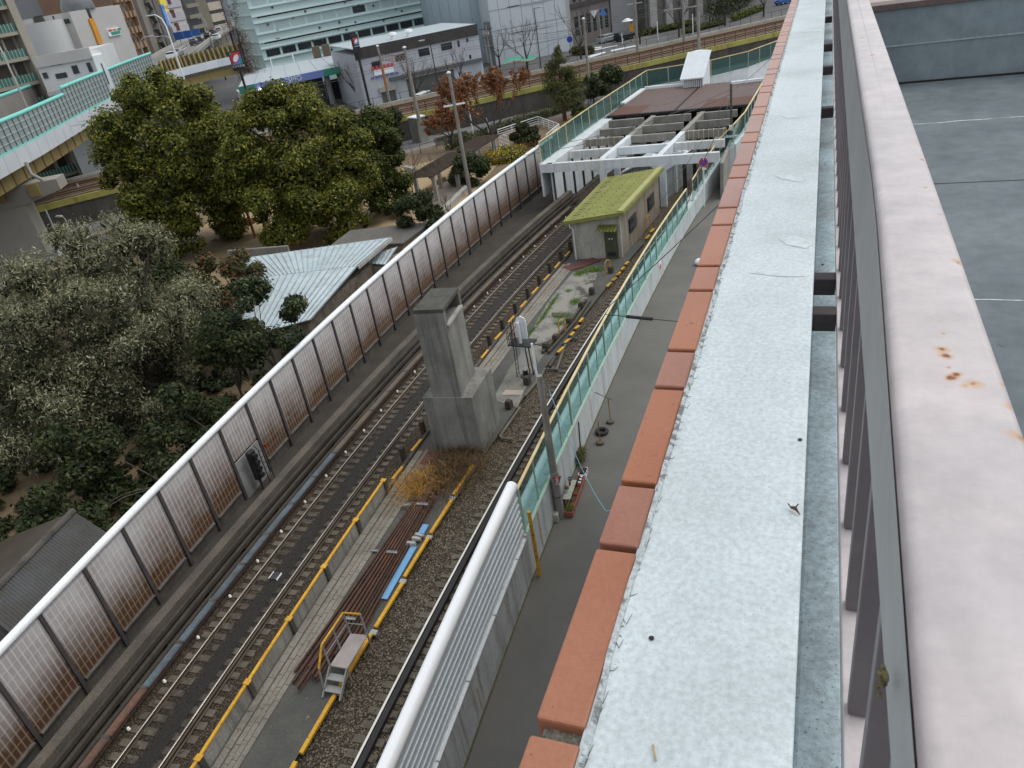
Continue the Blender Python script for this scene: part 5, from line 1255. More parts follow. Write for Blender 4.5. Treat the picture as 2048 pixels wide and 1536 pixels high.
for (pb, pt) in (((1263, 462), (1257, 436)), ((1301, 419), (1296, 392))):
    t_ = 0.22 if pb[0] < 1280 else .70; c = FRh.lerp(BRh, t_ + .05); wn = thing if False else None
    f = MB(); f.beam(V3((c.x, c.y - .75, 1.55)), V3((c.x + .13, c.y + .75, 1.55)), .06, 1.0); f = f.build('window', m_['steel_dk'], ht)
    for s in (-.37, .37): MB().beam(V3((c.x + .035, c.y + s - .32, 1.55)), V3((c.x + .092, c.y + s + .32, 1.55)), .03, .82).build('pane', m_['window'], f)
# ------------------------------------------------------------------ park ground
def sheet(name, px, z, mat, raw=None):
    q = raw or [P(*a, z) for a in px]; mb = MB(); mb.v = [(v[0], v[1], z) for v in q]
    ar = sum(q[i][0] * q[(i + 1) % len(q)][1] - q[(i + 1) % len(q)][0] * q[i][1] for i in range(len(q)))
    mb.f = [tuple(range(len(q)))] if ar > 0 else [tuple(range(len(q) - 1, -1, -1))]
    return mb.build(name, mat, kind='structure')
mt_sand = M('park_sand', (.36, .27, .155), (.30, .22, .125), .5, .95, fine=.15, fs=10, spot=(.20, .15, .09), sps=2.2, spt=.66)
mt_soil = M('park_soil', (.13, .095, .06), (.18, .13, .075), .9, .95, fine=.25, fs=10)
mt_pave = M('park_paving', (.20, .17, .14), (.17, .145, .12), .7, .9, fine=.15, fs=12)
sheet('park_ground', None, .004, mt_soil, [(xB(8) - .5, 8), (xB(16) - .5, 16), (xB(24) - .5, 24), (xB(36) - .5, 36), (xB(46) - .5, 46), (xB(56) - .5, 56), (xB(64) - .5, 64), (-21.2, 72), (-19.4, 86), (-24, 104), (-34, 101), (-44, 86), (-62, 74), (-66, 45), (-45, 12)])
sheet('sand_area', None, .010, mt_sand, [(-27.5, 47), (-30.2, 70), (-31, 77), (-37.2, 78.5), (-42.5, 73), (-55, 62), (-57, 48), (-40, 41)])
sheet('park_path', [(853, 398), (898, 352), (938, 362), (930, 380), (880, 425), (845, 440)], .016, mt_pave)
sheet('park_paving', [(350, 500), (405, 455), (395, 500), (365, 520), (330, 530)], .016, M('pale_paving', (.30, .28, .24), (.25, .235, .2), 1.2, .9))
VL = [(-112, 8), (-74.4, 58), (-48.3, 86.6), (-40.4, 93.2), (-33.6, 99.2), (-21.4, 109.4), (-6.4, 122.9), (25, 151)]
def offs(pl, o):
    out = []
    for i in range(len(pl)):
        a = pl[max(i - 1, 0)]; b_ = pl[min(i + 1, len(pl) - 1)]; L = math.hypot(b_[0] - a[0], b_[1] - a[1]) or 1; out.append((pl[i][0] + (b_[1] - a[1]) / L * o, pl[i][1] - (b_[0] - a[0]) / L * o))
    return out
def band(name, pl, o0, o1, z, mat, **k):
    a, b_ = offs(pl, o0), offs(pl, o1); mb = MB()
    for i in range(len(pl) - 1): mb.quad((*a[i], z), (*b_[i], z), (*b_[i + 1], z), (*a[i + 1], z))
    return mb.build(name, mat, **k)
band('road_park', VL, .4, 7.2, .020, M('park_road_asphalt', (.155, .155, .158), (.13, .13, .133), .5, .85, fine=.1, fs=8), kind='structure')
band('road_line', VL, 5.9, 6.08, .025, M('orange_line', (.55, .28, .08), (.45, .24, .08), 2), kind='structure')
# ------------------------------------------------------------------ trees
lm_cam = leafmat('evergreen_leaf', (.115, .125, .016), (.08, .10, .014), (.19, .18, .026), .5)
lm_cam2 = leafmat('dark_evergreen_leaf', (.058, .078, .013), (.044, .064, .012), (.105, .115, .02), .5)
lm_olive = leafmat('grey_olive_leaf', (.20, .20, .11), (.14, .145, .072), (.36, .35, .24), .35, .25)
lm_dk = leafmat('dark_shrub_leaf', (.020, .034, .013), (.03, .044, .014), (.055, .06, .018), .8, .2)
lm_red = leafmat('russet_leaf', (.24, .10, .045), (.19, .09, .05), (.30, .14, .06), .6)
lm_con = leafmat('conifer_leaf', (.065, .075, .02), (.05, .06, .018), (.10, .10, .03), .6)
lm_yel = leafmat('yellow_flower', (.55, .38, .02), (.45, .33, .03), (.62, .46, .04), 1.5)
def ell(px, base, w_px, h_px, dk=.9):
    """crown centre seen at px, standing over base; size given in pixels at that distance"""
    d = math.hypot(base[0], base[1]); c = D(px[0], px[1], d); s = (c - V3((0, 0, H))).length / FOC
    return c, w_px * s / 2, h_px * s / 2
bA = V3((-49.5, 52.5, 0)); c, rw_, rh_ = ell((352, 335), bA, 290, 320)
blA = crown(c, rw_, rw_ * .95, rh_ * 1.05, 150, 1.05, 3, -.9) + [(c.x, c.y, c.z, rw_ * .6, rw_ * .6, rh_ * .55)]
tree('evergreen_tree', 'large dense olive green tree standing left, in front of the viaduct girder', bA, 12, blA, lm_cam, 64000, .14, .42, seed=3, inner=.55, up=.5, nb=9)
bB = V3((-37.2, 53.0, 0)); c, rw_, rh_ = ell((600, 335), bB, 300, 300)
blB = crown(c, rw_ * 1.03, rw_ * 1.03, rh_ * 1.06, 150, 1.0, 5, -.85) + [(c.x, c.y, c.z, rw_ * .6, rw_ * .6, rh_ * .55)]
tree('evergreen_tree', 'large dense olive green tree with forked dark trunk rising behind the metal roof', bB, 11, blB, lm_cam, 66000, .13, .40, seed=6, inner=.55, up=.5, nb=10)
bC = V3((-35.6, 58.0, 0)); c, rw_, rh_ = ell((738, 340), bC, 160, 255)
blC = crown(c, rw_, rw_, rh_, 60, .85, 9, -.6) + [(c.x, c.y, c.z, rw_ * .6, rw_ * .6, rh_ * .6)]
tree('evergreen_tree', 'narrower dark green tree behind the right shoulder of the big forked tree', bC, 10, blC, lm_cam2, 28000, .13, .3, seed=8, inner=.55, up=.45, nb=7)
# olive tree
bO = V3((-33.5, 26.0, 0))
dO = math.hypot(bO.x, bO.y)
blO = []
r = np.random.default_rng(4)
for (px, py, wd, hd, rr, n) in ((235, 520, 190, 150, 1.0, 22), (130, 640, 250, 190, 1.1, 30), (330, 640, 230, 200, 1.0, 26), (90, 800, 260, 240, 1.1, 32), (300, 800, 260, 220, 1.0, 30), (40, 720, 160, 240, 1.0, 16), (330, 880, 180, 120, .8, 14), (180, 900, 220, 110, .9, 14), (200, 700, 420, 420, 1.0, 60), (400, 730, 170, 260, .8, 24), (80, 900, 200, 160, .9, 18)):
    c = D(px, py, dO + r.uniform(-1.5, 1.5)); s = (c - V3((0, 0, H))).length / FOC; blO += crown(c, wd * s / 2 + .3, wd * s / 2 + .3, hd * s / 2 + .3, n, rr * 1.05, int(px), -.8)
tree('olive_tree', 'huge grey green olive tree with feathery drooping twigs leaning over the noise barrier', bO, 9, blO, lm_olive, 200000, .095, .34, seed=12, aspect=.22, inner=.10, up=.25, droop=.7, jit=.9, nb=26)
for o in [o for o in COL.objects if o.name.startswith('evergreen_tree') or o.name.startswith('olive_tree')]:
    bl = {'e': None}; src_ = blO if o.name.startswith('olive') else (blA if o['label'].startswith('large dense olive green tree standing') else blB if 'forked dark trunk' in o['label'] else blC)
    leaves([(q[0], q[1], q[2] - .25, q[3] * .8, q[4] * .8, q[5] * .8) for q in src_], 9000, .26, .5, 0., .2, .9, 77).build('shaded_inner_foliage', lm_dk if not o.name.startswith('olive') else leafmat('olive_inner_shade', (.04, .043, .022), (.03, .033, .018), None), o)  # darker leaves fill the crowns; their inner shade is put into the colour
def bush(name, label, cat, px, base, w_, h_, lm, n, size, m_=22, rr=.5, seed=1, tr=.07, group=None, **k):
    b_ = V3(base); c, rw_, rh_ = ell(px, b_, w_, h_); bl = crown(c, rw_, rw_, rh_, m_, rr, seed, -.8)
    return tree(name, label, b_, 3, bl, lm, int(n * 1.3), size * 1.35, tr, cat, group, seed=seed, **k)
bush('evergreen_shrub', 'dark glossy evergreen bush pressing against the barrier in front of the metal roof', 'shrub', (535, 640), (-25.6, 27.6, 0), 190, 190, leafmat('glossy_leaf', (.018, .034, .014), (.028, .042, .016), (.08, .085, .035), .9, .15), 11000, .085, 26, .62, 5, inner=.3)
bush('evergreen_shrub', 'bush with reddish young leaves at the left end of the metal roof', 'shrub', (455, 560), (-32.0, 33.5, 0), 150, 120, leafmat('mixed_leaf', (.05, .07, .02), (.035, .055, .015), (.17, .06, .03), .9), 6000, .085, 16, .6, 7)
bush('evergreen_shrub', 'dark leafy bush overhanging the barrier beyond the flat grey roof', 'shrub', (838, 425), (-27.0, 47.5, 0), 100, 90, lm_dk, 5000, .085, 14, .55, 9)
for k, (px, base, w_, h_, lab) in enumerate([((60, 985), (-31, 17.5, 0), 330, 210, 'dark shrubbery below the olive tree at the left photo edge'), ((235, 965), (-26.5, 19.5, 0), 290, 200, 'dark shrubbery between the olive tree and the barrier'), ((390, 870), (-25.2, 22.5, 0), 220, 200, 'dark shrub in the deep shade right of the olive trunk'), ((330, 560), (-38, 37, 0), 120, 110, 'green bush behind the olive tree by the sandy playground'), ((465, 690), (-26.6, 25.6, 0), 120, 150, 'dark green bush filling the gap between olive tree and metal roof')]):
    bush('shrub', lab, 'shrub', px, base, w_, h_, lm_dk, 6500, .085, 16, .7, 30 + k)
bush('round_tree', 'round clipped dark green tree beside the concrete pole behind the barrier', 'tree', (935, 335), (-31.3, 66.2, 0), 92, 80, leafmat('round_leaf', (.03, .05, .018), (.04, .06, .02), (.07, .09, .03), .9), 6500, .10, 22, .6, 14, tr=.12)
bush('evergreen_tree', 'dark upright evergreen tree between the big trees and the viaduct wall', 'tree', (782, 248), (-47.0, 82.4, 0), 46, 66, lm_dk, 3500, .14, 12, .8, 15, tr=.14)
bush('shrub', 'dark green shrub inside the white railing', 'shrub', (1047, 272), (-31.0, 79.5, 0), 62, 60, lm_dk, 3500, .11, 14, .5, 16)
bush('round_tree', 'dark round tree beside the curving green fence, nearer one', 'tree', (1192, 172), (-26.9, 98.6, 0), 50, 50, lm_dk, 2800, .15, 12, .8, 17, tr=.12)
bush('round_tree', 'dark round tree beside the curving green fence, farther one', 'tree', (1222, 152), (-25.3, 101.5, 0), 46, 55, lm_dk, 2800, .15, 12, .8, 18, tr=.12)
bush('shrub', 'rounded green shrub at the fence, behind the white railing', 'shrub', (1168, 225), (-26.2, 90.5, 0), 60, 26, leafmat('yellowish_shrub', (.08, .09, .02), (.06, .08, .02), None, .8), 2200, .12, 12, .5, 19)
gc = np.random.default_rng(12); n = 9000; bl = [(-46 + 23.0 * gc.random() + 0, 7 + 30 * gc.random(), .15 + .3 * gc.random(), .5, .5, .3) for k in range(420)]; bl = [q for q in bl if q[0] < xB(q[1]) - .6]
setp(leaves(bl, 42000, .17, .5, .1, .6, seed=44).build('shade_leaf_layer', lm_dk), 'dark leaf layer added to deepen the shade on the ground below the olive tree', 'leaf layer', None, 'stuff')  # added dark leaves deepen the shade on the ground under the olive
# flowering shrub mass, hedge
yb = [P(x, y, .5) for x, y in [(978, 318), (1000, 316), (1020, 312), (1036, 304), (990, 310), (1010, 305)]]
t = thing('flowering_shrub', (yb[1].x, yb[1].y, 0), 'spreading yellow flowering shrub at the foot of the russet tree', 'shrub')
bl = [(v.x, v.y, .55, 1.1, 1.1, .7) for v in yb]
leaves(bl, 3800, .10, .5, .3, seed=2).build('foliage', leafmat('yellowgreen', (.10, .12, .02), (.08, .10, .02), None), t); leaves(bl, 2600, .075, .6, .75, seed=3).build('blossom', lm_yel, t)
bl = [(P(x, y, .4).x, P(x, y, .4).y, .4, 1.2, 1.2, .5) for x, y in [(1040, 296), (1052, 289), (1063, 284)]]
t = thing('shrub', (bl[1][0], bl[1][1], 0), 'low rust brown shrub beside the yellow flowering one', 'shrub'); leaves(bl, 1500, .09, .5, .3, seed=4).build('foliage', leafmat('rustbush', (.16, .08, .03), (.10, .07, .025), None), t)
hpth = [P(x, y, 0) for x, y in [(905, 298), (960, 278), (1010, 260), (1060, 245), (1120, 226), (1165, 208)]]
t = thing('hedge', (hpth[2].x, hpth[2].y, 0), 'long clipped dark hedge between the park and the road under the viaduct', 'hedge'); bl = []
for i in range(len(hpth) - 1):
    for k in range(5): v = hpth[i].lerp(hpth[i + 1], k / 5.); bl.append((v.x, v.y, .55, 1.0, 1.0, .62))
leaves(bl, 9000, .11, .5, .55, seed=6).build('foliage', leafmat('hedge_leaf', (.035, .05, .014), (.05, .06, .016), (.08, .085, .02), .7), t)
# conifer
bK = P(1130, 241, 0); t = thing('conifer', bK, 'tall thin topped conifer with bare brown lower trunk by the hedge', 'tree'); hK = ZA(1112, 92, bK)
MB().tube([bK, bK + V3((0, 0, hK * .5)), bK + V3((0, 0, hK))], [.28, .18, .04], 8).build('trunk', M('reddish_bark', (.12, .06, .035), (.09, .05, .03), 4, .9), t, smooth=True)
bl = []; r = np.random.default_rng(9); lb = MB()
for k in range(60):
    u = .28 + .72 * k / 60.; R_ = 3.4 * (1 - u) ** .55 * (.75 + .4 * r.random()) if u < .8 else 2.2 * (1.03 - u) * 2.2; a = r.random() * 6.28; z = hK * u
    bl.append((bK.x + R_ * .65 * math.cos(a), bK.y + R_ * .65 * math.sin(a), z, R_ * .42 + .2, R_ * .42 + .2, .38)); lb.tube([bK + V3((0, 0, z - .1)), bK + V3((R_ * .65 * math.cos(a), R_ * .65 * math.sin(a), z))], [.05, .02], 4, False)
lb.build('limbs', m_['bark'], t); leaves(bl, 8500, .13, .35, .2, seed=10).build('crown', lm_con, t)
# russet tree and other bare-limbed trees
def bare(name, label, base, h, spread, seed, depth=5, r0=.16, mat=None, leafm=None, nleaf=0, cat='tree', group=None, trunk=.28, size=.12):
    b_ = V3(base); t = thing(name, b_, label, cat, group); rg = np.random.default_rng(seed); mb = MB()
    mb.tube([b_ - V3((0, 0, .1)), b_ + V3((.05, 0, h * trunk))], [r0 * 1.25, r0], 8); mb.build('trunk', mat or m_['bark'], t, smooth=True)
    lb = MB()
    for k in range(4):
        a = k * 1.57 + rg.random(); branching(lb, b_ + V3((.04, 0, h * trunk - .1)), V3((math.cos(a) * spread, math.sin(a) * spread, 1)), h * .26, r0 * .62, depth - 1, rg, .55, 5)
    lb.build('branches', mat or m_['bark'], t)
    if leafm:
        vs_ = np.array(lb.v); top = vs_[vs_[:, 2] > b_.z + h * .42]; idx = rg.integers(0, len(top), nleaf); bl = [(top[i][0], top[i][1], top[i][2], .28, .28, .25) for i in idx[:2500]]
        leaves(bl, nleaf, size, .5, .1, seed=seed).build('crown', leafm, t)
    return t
mt_db = M('dark_bark', (.03, .024, .02), (.05, .04, .033), 4, .9)
bR = P(990, 308, 0); bare('russet_tree', 'spreading tree full of dry russet leaves in front of the viaduct tracks', bR, ZA(955, 128, bR) * 1.12, 1.15, 5, 6, .20, mt_db, lm_red, 15000, size=.12, trunk=.2)
b_ = P(905, 300, 0); bare('russet_tree', 'smaller russet leaved tree low behind the concrete pole', b_, 5.2, 1.0, 8, 5, .12, mt_db, lm_red, 5000, size=.13)
for k, (px, h_, lab) in enumerate([((830, 408), 5.5, 'bare twiggy shrub tree in the sand beside the pergola'), ((872, 392), 4.0, 'small leafless sapling under the pergola edge'), ((1152, 225), 4.2, 'thin pale sapling by the hedge next to the conifer'), ((1177, 216), 4.0, 'thin leafless sapling between conifer and green fence'), ((900, 440), 2.6, 'leafless rose bush stems by the grey kerb stones')]):
    bare('bare_sapling', lab, P(*px, 0), h_, .5, 40 + k, 4, .05, mt_db)
# ------------------------------------------------------------------ park furniture
pg = thing('pergola', (-32.3, 66, 0), 'long brown slatted pergola on grey posts in the sandy park', 'pergola')
A0, A1, B0_, B1_ = P(812, 360, 2.5), P(975, 290, 2.5), P(893, 336, 2.5), P(990, 286, 2.5)
A0 = V3((-34.6, 60.3, 2.5)); A1 = V3((-33.3, 74.5, 2.5)); wv = V3((2.9, .35, 0))
for k in range(34):
    t_ = k / 33.; a = A0.lerp(A1, t_); MB().beam(a - V3((0, 0, 0)), a + wv, .12, .10).build('slat', M('pergola_timber', (.10, .075, .055), (.075, .055, .042), 3, .85) if k == 0 else bpy.data.materials['pergola_timber'], pg)
for s in (.15, .85): MB().beam(A0 + wv * s + V3((0, 0, -.14)), A1 + wv * s + V3((0, 0, -.14)), .16, .16).build('joist', bpy.data.materials['pergola_timber'], pg)
for t_ in (.06, .35, .65, .95):
    for s in (.2, .8): a = A0.lerp(A1, t_) + wv * s; MB().box(a.x - .16, a.x + .16, a.y - .16, a.y + .16, 0, 2.28).build('post', m_['conc_lt'], pg)
wf = thing('white_railing', (-32, 86, 0), 'white five sided metal railing enclosing a planted bed', 'railing')
wp = [P(*q, 0) for q in [(995, 285), (1080, 250), (1120, 268), (1098, 296)]]
wp = [P(998, 279, 0), P(1078, 252, 0), P(1120, 268, 0), P(1095, 290, 0)]
for i in range(3):
    a, b_ = wp[i], wp[i + 1]; n = max(2, int((b_ - a).length / 1.6))
    for z in (.35, .6, .85, 1.1): MB().tube([a + V3((0, 0, z)), b_ + V3((0, 0, z))], .028 if z < 1 else .045, 6).build('rail', m_['white_clean'], wf)
    for k in range(n + (1 if i == 2 else 0)): v = a.lerp(b_, k / n); MB().tube([v, v + V3((0, 0, 1.12))], .035, 6).build('post', m_['white_clean'], wf)
a, b_ = P(1000, 293, 0), P(1020, 300, 0); lf = thing('lattice_screen', (a.x, a.y, 0), 'white lattice fence panel beside the russet tree', 'fence')
for k in range(6): v = a.lerp(b_, k / 5.); MB().beam(v, v + V3((0, 0, 1.5)), .05, .05).build('upright', m_['white_clean'], lf)
for z in (.2, .6, 1.0, 1.45): MB().beam(a + V3((0, 0, z)), b_ + V3((0, 0, z)), .05, .05).build('bar', m_['white_clean'], lf)
a, b_ = P(873, 292, 0), P(935, 276, 0); lw = MB(); 
d = (b_ - a); pw_ = thing('balustrade', ((a.x + b_.x) / 2, (a.y + b_.y) / 2, 0), 'dark concrete balustrade with slots along the park entrance road', 'balustrade')
lw.beam(a + V3((0, 0, .2)), b_ + V3((0, 0, .2)), .3, .4); lw.beam(a + V3((0, 0, .88)), b_ + V3((0, 0, .88)), .3, .2); lw.build('wall', m_['conc'], pw_)
for k in range(16):
    v = a + d * (k / 15.); MB().beam(v + V3((0, 0, .402)), v + V3((0, 0, .778)), .28, .28 if k % 4 == 0 else .12).build('baluster', m_['conc'], pw_)
for k, (x, y) in enumerate([((826), 311), (858, 302)]):
    p = P(x, y, 0); mb = MB(); e = V3((.7, .75, 0)); mb.tube([p - e, p - e + V3((0, 0, .95)), p + e + V3((0, 0, .95)), p + e], .04, 6)
    setp(mb.build('barrier_hoop', m_['steel_dk']), ['dark hoop barrier at the park entrance, nearer the big trees', 'dark hoop barrier at the park entrance, nearer the balustrade'][k], 'hoop barrier', 'hoop barriers at the park entrance')
for k, (b_, tp, lab) in enumerate([((949, 283), (938, 205), 'white lamp post in the park beside the balustrade'), ((983, 300), (972, 236), 'pale blue pole in front of the white railing')]):
    p = P(*b_, 0); h_ = ZA(*tp, p); t = thing('park_pole', p, lab, 'pole'); MB().tube([p, p + V3((0, 0, h_))], [.08, .06], 8).build('shaft', m_['white_clean'] if k == 0 else M('pale_blue_paint', (.42, .58, .62), (.36, .5, .54), 3), t, smooth=True)
    MB().cyl(p, .35 if k == 0 else .15, .12, 12).build('foot', m_['conc_lt'], t)
for k, pxs in enumerate([[(812, 340), (830, 345)], [(868, 372), (890, 362)], [(856, 385), (870, 376)], [(884, 430), (935, 380)]]):
    a, b_ = P(*pxs[0], 0), P(*pxs[1], 0); mb = MB(); mb.beam(a + V3((0, 0, .2)), b_ + V3((0, 0, .2)), .45, .4); mb.beam(a + V3((0, 0, .43)), b_ + V3((0, 0, .43)), .5, .05)
    setp(mb.build('stone_bench', [m_['conc_lt'], M('bench_timber', (.20, .12, .075)), M('bench_timber2', (.22, .13, .08)), m_['conc_lt']][k], bevel=.02), ['low stone seat at the edge of the sand by the entrance', 'reddish bench under the near end of the pergola', 'reddish bench beside the first pergola post', 'long grey stone kerb behind the noise barrier'][k], 'bench' if k < 3 else 'kerb')
# playground
pgd = thing('play_frame', P(500, 470, 0), 'orange brown climbing frame half hidden under the big tree', 'play equipment'); p0 = P(500, 470, 0); mt_or = M('play_orange', (.28, .09, .03), (.2, .08, .035), 3, .7)
for (x, y) in ((-1.2, -.8), (1.2, -.8), (1.2, .8), (-1.2, .8)): MB().beam(p0 + V3((x, y, 0)), p0 + V3((x, y, 2.8)), .16, .16).build('post', mt_or, pgd)
for k in range(7): MB().beam(p0 + V3((-1.1 + k * .37, -.8, 1.3)), p0 + V3((-1.1 + k * .37, -.8, 2.4)), .10, .05).build('plank', mt_or, pgd)
MB().obox(p0 + V3((0, 0, 1.2)), 2.5, 1.8, .1).build('deck', mt_or, pgd); MB().beam(p0 + V3((-1.2, -.4, 1.2)), p0 + V3((-3.4, -1.2, .1)), .7, .08).build('slide', m_['conc_lt'], pgd)
p = P(355, 478, 0); mb = MB(); mb.obox(p, .5, .4, .9, .3); mb.obox(p + V3((0, 0, .9)), .6, .5, .08, .3); setp(mb.build('orange_bollard', M('bollard_orange', (.42, .12, .05), rough=.6), bevel=.03), 'orange block post on the paving left of the big tree trunks', 'bollard')
p = P(432, 520, 0); mb = MB(); a = V3((-41.2, 43.5, 1.6)); b_ = V3((-36.2, 44.2, 1.6)); mb.beam(a, b_, .25, 1.7); setp(mb.build('park_wall', m_['conc']), 'plain grey concrete wall behind the metal roof', 'wall')
# ------------------------------------------------------------------ sheds behind the barrier
mt_zinc = M('zinc_roof', (.46, .54, .57), (.38, .46, .49), .6, .45, .0, fine=.06, fs=6, streak=(.14, .12, .10), sk=.45, ss=1.6)
mt_zincd = M('zinc_roof_stained', (.24, .26, .26), (.36, .41, .43), .7, .5, fine=.12, fs=6)
sh = thing('metal_roof_shed', (-29, 37, 0), 'shed with pale standing seam metal roof that folds down in two slopes', 'shed')
rd = [P(455, 522, 3.3), P(782, 476, 3.3)]
fold = [P(520, 556, 3.2), P(712, 533, 3.2)]
eave = [P(470, 680, 2.6), P(622, 640, 2.6)]
def roofstrip(l0, l1, r0_, r1_, n, mat, name, par, seam=.05):
    mb = MB()
    up_ = V3((0, 0, .05)); mb.add([l0, r0_, r1_, l1, l0 + up_, r0_ + up_, r1_ + up_, l1 + up_], [(0, 3, 2, 1), (4, 5, 6, 7), (0, 1, 5, 4), (1, 2, 6, 5), (2, 3, 7, 6), (3, 0, 4, 7)])
    o = mb.build(name, mat, par); q = MB()
    for i in range(n + 1):
        t_ = i / n; q.beam(l0.lerp(r0_, t_) + up_ * 1.5, l1.lerp(r1_, t_) + up_ * 1.5, .035, seam)
    q.build('seam', mt_zincd, par); return o
roofstrip(rd[0], fold[0], rd[1], fold[1] + V3((.1, 0, 0)), 24, mt_zinc, 'roof_slope', sh)
roofstrip(fold[0] - V3((0, 0, .02)), eave[0], fold[1] + V3((.1, 0, -.02)), eave[1], 14, mt_zinc, 'roof_slope', sh)
mb = MB(); po = [(eave[1].x - .3, eave[1].y), (fold[1].x - .25, fold[1].y), (rd[1].x - .3, rd[1].y - .2), (rd[0].x, rd[0].y), (eave[0].x, eave[0].y)]
mb.prism(po, -.1, 2.5); mb.build('wall', M('vine_wall', (.22, .19, .15), (.12, .10, .08), 2, .95, fine=.3), sh)
MB().beam(rd[1] + V3((.05, 0, -.08)), fold[1] + V3((.15, 0, -.08)), .1, .2).build('bargeboard', m_['conc_lt'], sh)
vb = MB(); rg = np.random.default_rng(5)
for k in range(26):
    t_ = k / 25.; p = V3(fold[1]).lerp(eave[1], t_); branching(vb, (p.x + .12, p.y, .3), (.25, rg.normal() * .4, .9), .75, .022, 4, rg, .9, 4, .8, (2, 3), .05)
setp(vb.build('dry_vine', M('vine_stem', (.075, .05, .04), (.05, .04, .03), 4, .95)), 'tangle of bare brown vines covering the shed wall beside the barrier', 'vine')
la = [P(742, 512, 2.7), P(795, 495, 2.7), P(772, 530, 2.45), P(738, 528, 2.45)]
ls = thing('lean_to_roof', (la[0].x, la[0].y, 0), 'small striped metal lean-to roof tucked under the end of the metal roof', 'roof'); roofstrip(la[3], la[0], la[2], la[1], 5, mt_zinc, 'roof_slope', ls)
MB().prism([(v.x, v.y) for v in (la[3], la[2], la[1], la[0])], -.1, 2.3).build('wall', M('cream_wall', (.36, .32, .25), (.28, .25, .2), 2), ls)
fr = thing('flat_roof_shed', (-29, 45, 0), 'low shed with plain dark grey flat roof behind the barrier', 'shed')
fp = [P(862, 444, 2.6), P(806, 487, 2.6), P(660, 492, 2.6), P(700, 461, 2.6)]
MB().prism([(v.x, v.y) for v in fp], 2.5, 2.62).build('roof', M('dark_flat_roof', (.105, .10, .092), (.13, .12, .11), .6, .9, fine=.15, fs=6), fr)
ci = sum((V3(v) for v in fp), V3((0, 0, 0))) / 4
MB().prism([((v.x - ci.x) * .94 + ci.x, (v.y - ci.y) * .94 + ci.y) for v in fp], -.1, 2.495).build('wall', M('tan_wall', (.30, .24, .16), (.24, .2, .14), 2), fr)
cs = thing('corrugated_shed', (-28, 14, 0), 'dark grey corrugated roof shed in the shade at lower left behind the barrier', 'shed')
ra, rb = P(148, 1024, 2.9), P(-40, 1215, 2.9); ea, eb = P(245, 1085, 2.2), P(60, 1300, 2.2); la_, lb_ = P(20, 1075, 2.3), P(-140, 1180, 2.3)
mt_cs = M('old_corrugated', (.085, .088, .09), (.065, .062, .056), 1.0, .7, fine=.15, fs=8); mt_cs2 = M('old_corrugated_brown', (.085, .07, .05), (.065, .055, .042), 1.0, .8, fine=.15)
for (e0, e1, mm) in ((ea, eb, mt_cs), (la_, lb_, mt_cs2)):
    mb = MB(); n = 40
    for i in range(n):
        t0, t1 = i / n, (i + 1) / n; tm = (t0 + t1) / 2; u = V3((0, 0, .05))
        mb.add([ra.lerp(rb, t0), ra.lerp(rb, tm) + u, ra.lerp(rb, t1), e0.lerp(e1, t1), e0.lerp(e1, tm) + u, e0.lerp(e1, t0)], [(0, 1, 4, 5), (1, 2, 3, 4)])
    mb.build('roof_slope', mm, cs)
MB().tube([ra + V3((0, 0, .05)), rb + V3((0, 0, .05))], .14, 8).build('ridge', m_['conc_dark'], cs)
mb = MB(); mb.prism([(v.x, v.y) for v in (ea.lerp(la_, .03), eb.lerp(lb_, .03), lb_.lerp(eb, .03), la_.lerp(ea, .03))], -.1, 2.15); mb.build('wall', m_['conc_dark'], cs)
# ------------------------------------------------------------------ low rail viaduct
vd = thing('rail_viaduct', (-40, 95, 0), 'low railway viaduct with lime yellow girder edge, rusty tracks and dark concrete side wall', 'viaduct')
VT = 3.25
def vsweep(o0, o1, z0, z1, name, mat): return MB().sweep(VL, [(o0, z0), (o1, z0), (o1, z1), (o0, z1)]).build(name, mat, vd)
mt_vw = M('viaduct_wall', (.085, .08, .07), (.06, .055, .048), .5, .95, fine=.2, fs=5, streak=(.03, .028, .024), sk=.8, ss=1.2)
vsweep(-.5, .0, -.1, 2.35, 'side_wall', mt_vw)
mt_vg = M('lime_girder', (.34, .33, .085), (.28, .25, .07), .4, .6, fine=.1, streak=(.16, .075, .03), sk=1.0, ss=1.3)
vsweep(-.3, .12, 2.36, 2.98, 'girder', mt_vg)
vsweep(-10.2, -.31, 2.40, VT - .15, 'deck', M('viaduct_ballast', (.155, .125, .08), (.11, .088, .058), .35, .95, fine=.3, fs=5))
for o in (-1.7, -3.15, -5.6, -7.05):
    vsweep(o - .10, o + .10, VT - .14, VT + .06, 'rail', M('viaduct_rail', (.085, .045, .03), (.12, .06, .035), 1, .8) if o == -1.7 else bpy.data.materials['viaduct_rail'])
    vsweep(o - .55, o + .55, VT - .149, VT - .08, 'tie_band', M('tie_band', (.10, .065, .042), (.15, .11, .07), 1.5, .95, fine=.3, fs=3) if o == -1.7 else bpy.data.materials['tie_band'])
vsweep(-10.5, -10.21, 2.4, VT + .12, 'far_kerb', m_['conc_lt'])
vsweep(-10.5, -10.2, -.1, 2.39, 'far_wall', mt_vw)
def resamp(pl, st):
    out = []
    for i in range(len(pl) - 1):
        a, b_ = V3((*pl[i], 0)), V3((*pl[i + 1], 0)); n = max(1, round((b_ - a).length / st)); out += [a.lerp(b_, k / n) for k in range(n)]
    return out
mt_rr = M('rusty_post', (.09, .04, .025), (.05, .03, .02), 2, .9)
q = MB()
f0 = [v for v in resamp(offs(VL, .05), 1.7)]
for z in (VT + .45, VT + .95): MB().sweep([(v.x, v.y) for v in f0], [(-.02, z), (.02, z), (.02, z + .05), (-.02, z + .05)]).build('handrail', mt_rr, vd)
